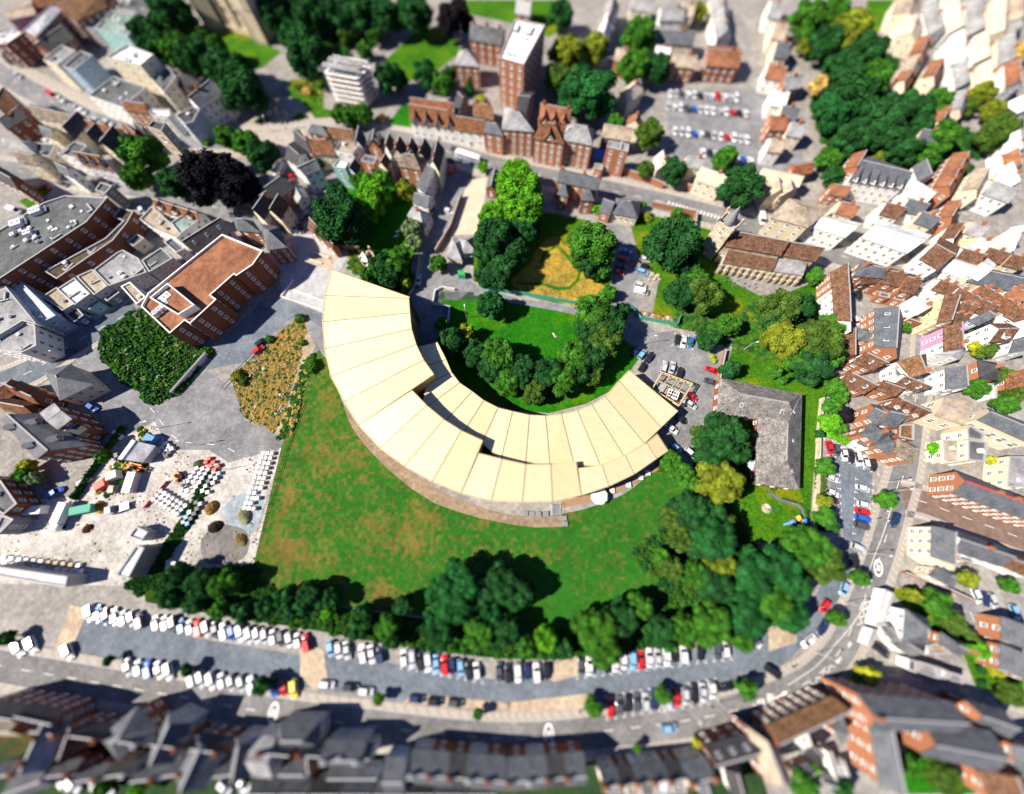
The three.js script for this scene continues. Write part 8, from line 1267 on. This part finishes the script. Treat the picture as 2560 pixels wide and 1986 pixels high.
car('estate','d',-79.3,-112.2,1.1,"lowest of the courtyard row by the dark trees",TOWNG);
car('estate','s',-78.1,-114.4,1,"second in the courtyard row by the dark trees",TOWNG);
car('estate','d',-76.8,-116.7,1,"third in the courtyard row by the dark trees",TOWNG);
car('estate','k',-75.6,-119,1,"top of the courtyard row by the dark trees",TOWNG);
car('saloon','w',-82.5,-107.3,-1.2,"left of the pair below the courtyard",TOWNG);
car('saloon','k',-80.1,-106.9,-1.2,"right of the pair below the courtyard",TOWNG);
car('hatch','d',-30.9,-116.1,-0.5,"beside the slate-roofed shed pair",TOWNG);
car('hatch','r',-86,-56.5,0.8,"parked at the derelict plot corner",TOWNG);
car('hatch','k',-85.7,-59.3,0.8,"behind the red one at the derelict plot",TOWNG);
car('hatch','d',-23.4,-146.7,-0.4,"behind the white bus",TOWNG);
car('saloon','k',-24.8,-140.5,-0.3,"in the shade at the lane mouth",TOWNG);
car('saloon','w',-74.5,-125.8,-0.4,"below the tall white townhouse",TOWNG);
car('hatch','s',-75.3,-142.1,-0.4,"in the yard of the clay-roofed house",TOWNG);
car('hatch','r',-87.9,-131.9,-1,"between coach and white sheds",TOWNG);
car('hatch','d',-76.3,-120.6,-0.5,"near the grey-topped shed",TOWNG);
car('hatch','s',-219.9,-190.3,-0.5,"driving alone on the upper street",TOWNG);
car('saloon','w',-195.8,-175.7,-0.6,"second in the street queue",TOWNG);
car('hatch','d',-191.2,-173.1,-0.6,"third in the street queue",TOWNG);
car('saloon','s',-187.1,-170.5,-0.6,"fourth in the street queue",TOWNG);
car('hatch','w',-183.6,-168.4,-0.6,"last in the street queue",TOWNG);
car('hatch','k',-229.9,-201.6,-0.7,"in the cluster at the top of the street",TOWNG);
car('hatch','w',-231.8,-204.4,-0.7,"above the black one at the top of the street",TOWNG);
car('hatch','d',-227.5,-198.9,-0.7,"below the black one at the top of the street",TOWNG);
car('hatch','s',-175.8,-162.6,-0.5,"left of the pair at the street bend",TOWNG);
car('estate','s',-170.5,-161.4,-0.4,"right of the pair at the street bend",TOWNG);
car('saloon','d',-164.9,-129.5,-0.3,"left of the pair on the lower street",TOWNG);
car('saloon','w',-159.4,-128.3,-0.3,"right of the pair on the lower street",TOWNG);
car('hatch','d',-177.8,-128.3,-0.4,"under the dark block on the lower street",TOWNG);
car('saloon','w',-197.9,-158.8,-0.5,"in the shaded courtyard",TOWNG);
car('hatch','w',-192.2,-150.8,-0.3,"in the flat-roof yard",TOWNG);
car('hatch','r',-184.4,-127.6,-0.4,"at the small yellow-green verge",TOWNG);
car('hatch','w',-145,-193.1,0.5,"beneath the lime tree row",TOWNG);
car('hatch','d',-138.6,-190.8,-0.5,"beneath the lime tree row end",TOWNG);
car('hatch','w',-142.6,-115,-1,"in the shade by the white terrace",TOWNG);
car('hatch','b',-135.5,-36.1,-0.5,"beside the dormer house wing",TOWNG);
car('hatch','w',-124.4,-27.2,-0.7,"in front of the black-green hedge",TOWNG);
car('hatch','s',-133.8,-26,0.8,"left of the pair in the dormer house shade",TOWNG);
car('hatch','d',-131.5,-25,0.8,"right of the pair in the dormer house shade",TOWNG);
car('estate','b',-137.7,-9.3,0.7,"in the house drive above the blurred yard",TOWNG);
car('hatch','s',-130.1,-12.6,0.7,"against the black-green hedge",TOWNG);
car('hatch','k',123.3,-77.5,-1.7,"in the orange house courtyard",TOWNG);
car('saloon','s',126.7,-81.9,-0.3,"in shade beside the orange house",TOWNG);
car('hatch','w',119.4,-67.5,-1.3,"left of the pair by the brick garage",TOWNG);
car('estate','s',122.6,-67.2,-1.3,"right of the pair by the brick garage",TOWNG);
car('hatch','m',153.3,-85.5,-0.4,"driving on the main road bend",TOWNG);
row(69,-179,97.3,-176.1,-1.5,'wsdwwkswrwsw',"# in the top line of the far blurred car park",FARG);
row(67,-171.1,99.7,-166.9,-1.5,'swwdbswwswrkw',"# in the second line of the far blurred car park",FARG);
row(68.2,-156.7,97.4,-152.1,-1.5,'wswbwdswrwsw',"# in the third line of the far blurred car park",FARG);
row(78.2,-144.9,96.7,-140.5,-1.5,'wkswwsbw',"# in the near line of the far blurred car park",FARG);
row(-116.4,60,-99.6,61.4,-0.6,'w-sw-ww',"# from the left in the blurred rear yards at the bottom left",SPAREG);
row(-70.6,61.4,-63.3,61.8,-0.6,'w-sw',"# from the left behind the bottom left terraces",SPAREG);
car('van','w',95.5,-111.3,-1.6,"on the main road beyond the church spire");
bus(-17.6,-141.8,-0.391,"white single-deck bus on the main road beside the brick townhouses");
bus(-93,-132.5,1.338,"white coach parked beside the dark pavement tree");
car('van','r',-23.9,-136,1.3,"parked at the lane mouth in shade");
car('van','r',-199.8,-177.7,-0.6,"heading the street queue");
car('van','w',-191.6,-115.3,-0.3,"parked by the yellow-green verge");
// ---------- builders yard and props ----------
telehandler(-115.4,-17,-0.227,"orange telehandler beside the striped yard shed");
excavator(-101.8,-14,-0.816,"orange excavator beside the white block stacks");
lorry(-117.4,-10.3,-3.1,7,carPaint('e'),MAT.palegrey,'cream-cabbed flatbed lorry parked at the weedy bank');
lorry(-117,-4.7,-2.8,6,carPaint('w'),MAT.metal,'white tipper lorry at the blurred middle of the yard');
lorry(-132.5,-2.3,-1.7,8,carPaint('w'),MAT.whiteplastic,'white box lorry among blurred yard materials',1);
palletGrid(-93.2,-16.2,-0.6,1.3,6,-1.8,-0.2,3,-2,["whiteplastic","whiteplastic","whiteroof","frame"],"white triple row by the dark hedge","white block pallets by the hedge");
palletGrid(-97.5,-5.5,-1.4,-0.7,7,-0.8,1.2,3,2.6,["whiteplastic","whiteplastic","whiteroof","frame"],"white square block field","white block pallets in the square field");
palletGrid(-89.8,-15,-0.5,1.4,5,-1.5,-0.4,2,-1.9,["lilac","palegrey","metal","whiteplastic"],"grey bays outside the hedge","mixed pallets outside the hedge");
palletGrid(-93.1,-6,-0.6,1.4,5,-1.4,-0.4,2,-1.9,["blueplastic","lilac","palegrey","metal"],"bluish lower hedge bays","bluish pallets in the hedge bays");
palletGrid(-74.6,-21.1,-0.2,1.5,12,-1.4,-0.1,3,-1.7,["whiteplastic","whiteplastic","whiteroof","frame"],"white stack beside the lawn fence","white pallets along the lawn fence");
palletGrid(-98.2,10.1,1.5,0.4,9,0.1,1.2,2,-0.2,["whiteplastic","stone","whiteroof"],"pale rows at the yard bottom","pale pallets at the yard bottom");
palletGrid(-145.7,8.9,2.2,0.2,11,0.8,1.6,2,-0.1,["frame","whiteplastic","court"],"blurred white rows beside the long shed","white bulk bags by the long shed");
palletGrid(-109.9,-22,0.6,-1.1,3,1.3,0.8,3,1.1,["whiteplastic","palegrey"],"white group near the yard gate","white pallets near the yard gate");
palletGrid(-93.8,-19.5,1.6,1.1,3,-0.7,1.1,2,-0.6,["redplastic","redplastic","whiteplastic"],"red group at the rounded yard corner","red pallets at the yard corner");
rubbleField('rubble','broken stone and litter strewn over the builders yard',[-128.9,-22.4,-114.4,-30.7,-107.6,-22.4,-89.1,-18.7,-73.1,-22.4,-74.5,10.2,-99.4,12.7,-109.2,15.8,-144.2,14.6,-152.2,-5.4,-133.3,-7.4],1500,.06,.35,[[.5,.47,.42],[.6,.58,.55],[.25,.24,.23],[.12,.12,.13],[.45,.3,.18]],5);
rubbleField('rubble','pale stones among the weeds of the derelict plot',[-80,-64.1,-73.7,-70.2,-71.2,-65,-71.8,-54.4,-73.3,-36.2,-75.5,-27.6,-86.4,-33,-91.5,-42.6,-85.1,-57],170,.1,.5,[[.4,.33,.25],[.34,.28,.2]],9);
container(-112.8,-25.6,-0.4,3,MAT.blueplastic,"small blue container near the yard gate");
container(-115,-12.2,-1.6,6,MAT.galv,"grey container behind the flatbed lorry");
container(-126.9,-4.3,0.2,6,MAT.tealboard,"blurred teal container in the yard");
container(-123.7,-11.5,0.6,3,MAT.redplastic,"small red skip on the weedy bank");
container(-121,-14.3,0.4,3,MAT.whiteplastic,"white tank box on the weedy bank");
container(-142.5,-4,0.1,8,MAT.whiteplastic,"blurred white container beside the grey hall");
sheet("dust_patch",0.022,MAT.dust,[-86.1,-5.4,-79.9,-9.5,-75.4,-8.1,-75.2,1.3,-81.3,3.9],1);
sheet("dust_patch",0.024,MAT.darkdust,[-90.9,3.9,-86.3,0,-77.4,2.6,-77.4,9,-88,10.2],1);
sheet("asphalt_patch",0.02,MAT.asphalt,[-88.9,-76.2,-81.3,-76.2,-66.2,-70.2,-65.5,-65,-74.5,-70.6,-81.8,-65,-86.8,-53.5,-102.4,-49.3,-100.1,-59.7]);
sheet("asphalt_patch",0.021,MAT.road,[-88.1,-30.7,-79.9,-30.7,-72,-24.6,-73.7,-21.6,-78.7,-24.6]);
fenceLine("barrier_row","row of red and white barriers along the yard",[-105,-12.7,-109.9,-4.7],1,MAT.redplastic,2,'panel');
heap(-89.9,-4.9,2.2,1.6,[.42,.28,.12],"sand-coloured heap beside the hedge bays");
heap(-79.5,-2.5,2.6,1.2,[.3,.36,.4],"blue-grey gravel heap near the fence");
heap(-87.6,0.5,2.2,1.4,[.035,.04,.045],"black aggregate heap beside blue-grey dust");
heap(-79.2,4.1,2.1,0.9,[.25,.21,.16],"brown grey spoil heap at the yard bottom");
heap(-96.9,-17.9,1.8,1.1,[.12,.16,.16],"green-grey scrap heap at the rounded yard corner");
heap(-123.4,-5.1,2.1,1.2,[.5,.36,.14],"blurred ochre sand heap in the yard");
heap(-125.1,1,1.6,1,[.12,.06,.04],"dark brown heap alone on the pale yard");
airUnit(-166.7,11,-104.5,0.5,3.6,2.6,"boxy upper white unit on the brick store roof");
airUnit(-171.3,11,-99.1,0.5,3.4,2.6,"boxy middle white unit on the brick store roof");
airUnit(-165.8,11,-95.1,0.5,2.4,2,"boxy lower white unit on the brick store roof");
airUnit(-113.3,11,-63.9,-0.8,1.4,1.2,"first small roof unit from the parapet corner on the terracotta building");
airUnit(-112.4,11,-65.1,-0.8,1.4,1.2,"second small roof unit from the parapet corner on the terracotta building");
airUnit(-111.5,11,-66.3,-0.8,1.4,1.2,"third small roof unit from the parapet corner on the terracotta building");
airUnit(-110.6,11,-67.5,-0.8,1.4,1.2,"fourth small roof unit from the parapet corner on the terracotta building");
airUnit(-111.7,11.05,-69.3,0.9,4.2,2.4,'large white casing on the terracotta building roof');
plantFrame([48.7,-47,57.9,-43.1,52.7,-35.8,44.8,-41.3]);
fenceLine("fence","teal green site hoarding along the dry meadow and drive",[0,-79,25.5,-73.7,29.3,-74.7],2.2,MAT.tealboard,2.4,'panel');
fenceLine("fence","teal green site hoarding wrapping the rubble bay",[36.8,-73.7,41.7,-72.3,44.7,-68.5,57.1,-65.8,58.6,-69.2],2.2,MAT.tealboard,2.4,'panel');
fenceLine("fence","teal green hoarding below the dark trees",[-12.1,-83.9,-10.1,-80.7,0,-78.5],2.2,MAT.tealboard,2.4,'panel');
fenceLine("fence","weathered post and rail fence along the lawn edge",[-68.2,-38.1,-70.4,-27.1,-72.6,-10.9,-74.8,4.4],1.5,MAT.timber,2.4,'rail');
fenceLine("fence","low bow-top railing along the playground path",[81.2,-7.5,86.5,-5.9,88,-4,86.8,0.3],1,MAT.blackmetal,2,'rail');
stoneRock(45.5,-71.1,0.58,MAT.rust,"first rust-brown chunk from the drive bend in the rubble bay",'rubble chunks behind the teal hoarding');
stoneRock(46.2,-70.9,0.76,MAT.rubble,"second brown chunk from the drive bend in the rubble bay",'rubble chunks behind the teal hoarding');
stoneRock(46.8,-70.4,0.8,MAT.stone,"third pale chunk from the drive bend in the rubble bay",'rubble chunks behind the teal hoarding');
stoneRock(47.4,-70.1,0.64,MAT.rubble,"fourth brown chunk from the drive bend in the rubble bay",'rubble chunks behind the teal hoarding');
stoneRock(48.1,-70.4,0.6,MAT.rust,"fifth rust-brown chunk from the drive bend in the rubble bay",'rubble chunks behind the teal hoarding');
stoneRock(48.8,-70.3,0.46,MAT.orange,"sixth orange chunk from the drive bend in the rubble bay",'rubble chunks behind the teal hoarding');
stoneRock(49.4,-70,0.53,MAT.stone,"seventh pale chunk from the drive bend in the rubble bay",'rubble chunks behind the teal hoarding');
stoneRock(50,-69.7,0.64,MAT.orange,"eighth orange chunk from the drive bend in the rubble bay",'rubble chunks behind the teal hoarding');
stoneRock(50.7,-69.7,0.63,MAT.orange,"ninth orange chunk from the drive bend in the rubble bay",'rubble chunks behind the teal hoarding');
stoneRock(51.3,-69.5,0.47,MAT.stone,"tenth pale chunk from the drive bend in the rubble bay",'rubble chunks behind the teal hoarding');
stoneRock(52,-69.6,0.73,MAT.rust,"eleventh rust-brown chunk from the drive bend in the rubble bay",'rubble chunks behind the teal hoarding');
stoneRock(52.7,-69.6,0.54,MAT.rust,"twelfth rust-brown chunk from the drive bend in the rubble bay",'rubble chunks behind the teal hoarding');
stoneRock(53.2,-68.6,0.66,MAT.rubble,"thirteenth brown chunk from the drive bend in the rubble bay",'rubble chunks behind the teal hoarding');
stoneRock(53.9,-69,0.54,MAT.orange,"fourteenth orange chunk from the drive bend in the rubble bay",'rubble chunks behind the teal hoarding');
stoneRock(54.6,-68.7,0.88,MAT.stone,"fifteenth pale chunk from the drive bend in the rubble bay",'rubble chunks behind the teal hoarding');
stoneRock(55.2,-68.9,0.57,MAT.orange,"sixteenth orange chunk from the drive bend in the rubble bay",'rubble chunks behind the teal hoarding');
stoneRock(55.8,-68.3,0.66,MAT.rubble,"seventeenth brown chunk from the drive bend in the rubble bay",'rubble chunks behind the teal hoarding');
stoneRock(56.4,-67.9,0.53,MAT.rust,"eighteenth rust-brown chunk from the drive bend in the rubble bay",'rubble chunks behind the teal hoarding');
stoneRock(49.7,-84.5,0.5,MAT.stone,"first pale rock from the parked cars in the meadow car park heap",'pale rocks by the meadow car park');
stoneRock(50.4,-86.2,0.66,MAT.stone,"second pale rock from the parked cars in the meadow car park heap",'pale rocks by the meadow car park');
stoneRock(51,-87,0.65,MAT.stone,"third pale rock from the parked cars in the meadow car park heap",'pale rocks by the meadow car park');
stoneRock(51.4,-86.4,0.6,MAT.stone,"fourth pale rock from the parked cars in the meadow car park heap",'pale rocks by the meadow car park');
stoneRock(51.8,-84.6,0.61,MAT.stone,"fifth pale rock from the parked cars in the meadow car park heap",'pale rocks by the meadow car park');
stoneRock(52.4,-85.8,0.57,MAT.stone,"sixth pale rock from the parked cars in the meadow car park heap",'pale rocks by the meadow car park');
stoneRock(53,-86.1,0.83,MAT.stone,"seventh pale rock from the parked cars in the meadow car park heap",'pale rocks by the meadow car park');
stoneRock(53.3,-84.8,0.51,MAT.stone,"eighth pale rock from the parked cars in the meadow car park heap",'pale rocks by the meadow car park');
stoneRock(53.8,-84.7,0.4,MAT.stone,"ninth pale rock from the parked cars in the meadow car park heap",'pale rocks by the meadow car park');
gravestone(77,-83.9,0.2,"first pale gravestone from the tower end in the church plot");
gravestone(77.3,-85.2,0.2,"second pale gravestone from the tower end in the church plot");
gravestone(79,-84.2,0.3,"third pale gravestone from the tower end in the church plot");
gravestone(79.5,-81.7,0.4,"fourth pale gravestone from the tower end in the church plot");
gravestone(80,-83.2,0.4,"fifth pale gravestone from the tower end in the church plot");
gravestone(81.5,-84.2,0.5,"sixth pale gravestone from the tower end in the church plot");
gravestone(83.1,-81.2,0.5,"seventh pale gravestone from the tower end in the church plot");
gravestone(83.7,-83,0.6,"eighth pale gravestone from the tower end in the church plot");
gravestone(85.1,-81.7,0.6,"ninth pale gravestone from the tower end in the church plot");
gravestone(87.5,-82.7,0.7,"tenth pale gravestone from the tower end in the church plot");
gravestone(87.4,-81.2,0.7,"eleventh pale gravestone from the tower end in the church plot");
bench(3.9,-3.2,0,"first grey seat from the left on the curved path");
bench(5.9,-3.1,0,"second grey seat from the left on the curved path");
bench(7.8,-3.1,0,"third grey seat from the left on the curved path");
bench(10,-3.2,0,"grey seat next to the steel steps");
bench(15.4,-1.9,0,"upper grey seat at the path end");
bench(15.6,-0.3,0,"lower grey seat at the path end");
cafeTable(30.2,-9.9,"first white table from the mint parasol on the shaded terrace");
cafeTable(35.3,-11.6,"second white table from the mint parasol on the shaded terrace");
cafeTable(39.3,-13.9,"third white table from the mint parasol on the shaded terrace");
cafeTable(41.6,-15.2,"fourth white table from the mint parasol on the shaded terrace");
parasol(25.9,-8.2,2.6,MAT.mint,'mint white parasol at the gallery terrace edge');
parasol(73.3,-17.2,1.6,MAT.blue,'pale blue parasol beside the grey hall');
steelSteps([11.7,-5.7,14.5,-5.9,14.3,-2.7,11.8,-2.7]);
streetLamp(81.9,32.6,5.6,-0.4,"street lamp opposite the askew white car");
streetLamp(102.9,7.8,5.6,-0.2,"street lamp beside the silver car at the lot neck");
streetLamp(114.7,-12.4,5.6,0.1,"street lamp above the bay pavement tree");
streetLamp(114.3,-9.7,5.6,0.1,"double-arm lamp beside the bay pavement tree");
streetLamp(53.6,44,5.6,-0.7,"street lamp below the lower parked row");
streetLamp(45.2,45,5.6,-0.9,"street lamp beside the middle island tree");
streetLamp(92.7,20.6,5.6,-0.2,"street lamp at the zigzag road markings");
streetLamp(78.8,-56.6,5.6,0.2,"path lamp in the churchyard");
streetLamp(45.7,-59,5.6,0.1,"car park lamp beside the tree shade");
streetLamp(-98,-24,7,-3,"tall lamp at the yard corner road");
streetLamp(-112.5,-29.4,7,0.2,"tall lamp at the wide pale road");
streetLamp(-88.1,-16.3,7,0.3,"tall lamp at the rounded yard kerb");
streetLamp(-101.1,-156.9,5.6,1.9,"lamp column on the memorial plaza");
streetLamp(-91,-152.9,5.6,2,"second lamp column on the memorial plaza");
streetLamp(-151.8,-54.1,5.6,-0.2,"lamp at the bus station road");
streetLamp(-15.9,-69,5.6,1.7,"white globe lamp on the inner garden lawn");
memorial(-99.1,-166.1);
playground(83.7,-1.3,77.3,-4.4,79.4,-10.9,76.1,-4.7,67.2,-4.4);
person(14.9,-61.7,0.5,[[.7,.7,.68],[.5,.5,.5]],"person in white lying on the inner garden lawn",1);
person(15.8,-61,0.9,[[.65,.6,.55],[.1,.1,.12]],"second person lying on the inner garden lawn",1);
person(108.4,-1.8,1,[[.02,.02,.03],[.02,.02,.03]],"person in black beside the cycles at the bay car park");
person(110.7,-1.2,1,[[.7,.7,.7],[.2,.2,.25]],"person in white top on the pavement by the road");
person(111.3,-3.9,1.5,[[.7,.7,.7],[.1,.1,.15]],"person in white near the verge by the road");
person(-111.5,-196.1,1,[[.05,.08,.2],[.03,.03,.05]],"person in blue beside the golden flower bed");
person(-97.1,-191.1,2,[[.03,.03,.03],[.03,.03,.05]],"person in dark clothes by the castle path");
person(-94.2,-193,2,[[.1,.25,.4],[.05,.05,.08]],"person in light blue at the castle path corner");
person(-80.8,-96.7,1,[[.6,.05,.04],[.4,.05,.04]],"person in red on the sunny forecourt");
person(17.5,45.8,1,[[.05,.04,.04],[.03,.03,.04]],"person walking on the tan pavement by the road");
person(74.8,35.9,1,[[.03,.03,.03],[.03,.03,.03]],"person in dark clothing by the tan island motorcycles");
person(88.4,-3.4,1,[[.05,.05,.06],[.04,.04,.05]],"person standing by the playground railing");
phoneBox(-3.3,-146.6,.2);
binShed([-19.7,-87.5,-17.1,-87,-16.8,-84.8,-19.3,-85]);
ruin([-55.4,-92.3,-52,-95.9,-49.3,-91.3,-52.3,-87.8]);
seatSlab(-70.9,-95.2,-0.4,"upper long white bench slab on the sand-coloured forecourt square");
seatSlab(-73.1,-92.6,-0.4,"lower long white bench slab on the sand-coloured forecourt square");
cycleHoop(-88.6,-53.9,1,"upper dark planter grate on the plaza beside the derelict plot");
cycleHoop(-90.7,-50.7,1,"middle dark planter grate on the plaza beside the derelict plot");
cycleHoop(-94.4,-44.4,1,"lower dark planter grate on the plaza beside the derelict plot");
lounger(-43.2,-105.9,0.7,"right white sun lounger on the shaded lane lawn");
lounger(-43.6,-103.7,0.7,"left white sun lounger on the shaded lane lawn");
slab("forecourt_square",0.06,MAT.sand,[-72.5,-97.2,-64.6,-94.1,-67.3,-88.4,-75.7,-92.5]);
// ---------- painted markings ----------
bayMarks(18.5,36,57.8,31.9,18,-1.6,.03);
bayMarks(-29,34,-9.4,37,10,-1.4,.03);
bayMarks(25.7,45,37.2,43.5,6,-1.6,.03);
bayMarks(40.8,43.3,52.7,41.5,6,-1.6,.03);
bayMarks(99.8,-23,111.8,-17.7,7,-1.6,.03);
bayMarks(107.5,-11.7,103.1,2.1,8,-0.3,.03);
bayMarks(98.1,-14.5,95.4,-2,7,-0.4,.03);
bayMarks(56.8,-60.6,61.3,-59.7,3,-1.9,.03);
roadText("NO",65.1,44.2,1.7,0.9,2.2,.03);
roadText("ENTRY",67.8,43.7,1.6,0.8,2.4,.03);
roadText("KEEP",91.6,30.9,-2.4,0.5,1.4,.03);
roadText("CLEAR",87.8,34.5,-2.5,0.5,1.4,.03);
roadArrow(70.6,42.4,0.4,.03);
roundel(105,11.7,-0.3,.03,'20');
roundel(9.4,50.9,0,.03,'20');
roundel(-61.9,46.3,-0.1,.03,'20');
zigzag(99.8,20,95.4,26.4,7,.5,.03);
zigzag(86.2,35.6,79.1,40.2,7,.5,.03);
edgeLine([72.9,40.2,81.8,35.6,87.3,31.2,92.2,27.3,97.6,22.1,99.5,18.5],.12,.03,'paint');
edgeLine([118.4,-12.7,114,-5.4,109.4,2,104.7,8.7,98.9,17.1],.12,.03,'paint');
structure('road_marking',box(.5,.012,1.6,61.3,.03,-119.7,-.5),MAT.paint);
structure('road_marking',box(.5,.012,1.6,62.7,.03,-119.1,-.5),MAT.paint);
structure('road_marking',box(.5,.012,1.6,64,.03,-118.6,-.5),MAT.paint);
structure('road_marking',box(.5,.012,1.6,65.3,.03,-118.1,-.5),MAT.paint);
structure('road_marking',box(.5,.012,1.6,66.6,.03,-117.6,-.5),MAT.paint);
structure('road_marking',box(.5,.012,1.6,67.9,.03,-117.1,-.5),MAT.paint);
structure('road_marking',box(.5,.012,1.6,69.2,.03,-116.5,-.5),MAT.paint);
structure('road_marking',box(.5,.012,1.6,70.5,.03,-116,-.5),MAT.paint);
structure('road_marking',box(.5,.012,1.6,71.8,.03,-115.5,-.5),MAT.paint);
structure('road_marking',box(.5,.012,1.6,73.1,.03,-115,-.5),MAT.paint);
structure('road_marking',box(.5,.012,1.6,74.4,.03,-114.5,-.5),MAT.paint);
structure('road_marking',box(.5,.012,1.6,75.7,.03,-114,-.5),MAT.paint);
structure('road_marking',box(.5,.012,1.6,77,.03,-113.5,-.5),MAT.paint);
structure('road_marking',box(.5,.012,1.6,78.3,.03,-113,-.5),MAT.paint);
structure('road_marking',box(.5,.012,1.6,79.5,.03,-112.5,-.5),MAT.paint);
structure('road_marking',box(.5,.012,1.6,80.8,.03,-112,-.5),MAT.paint);
renderer.render(scene,camera);
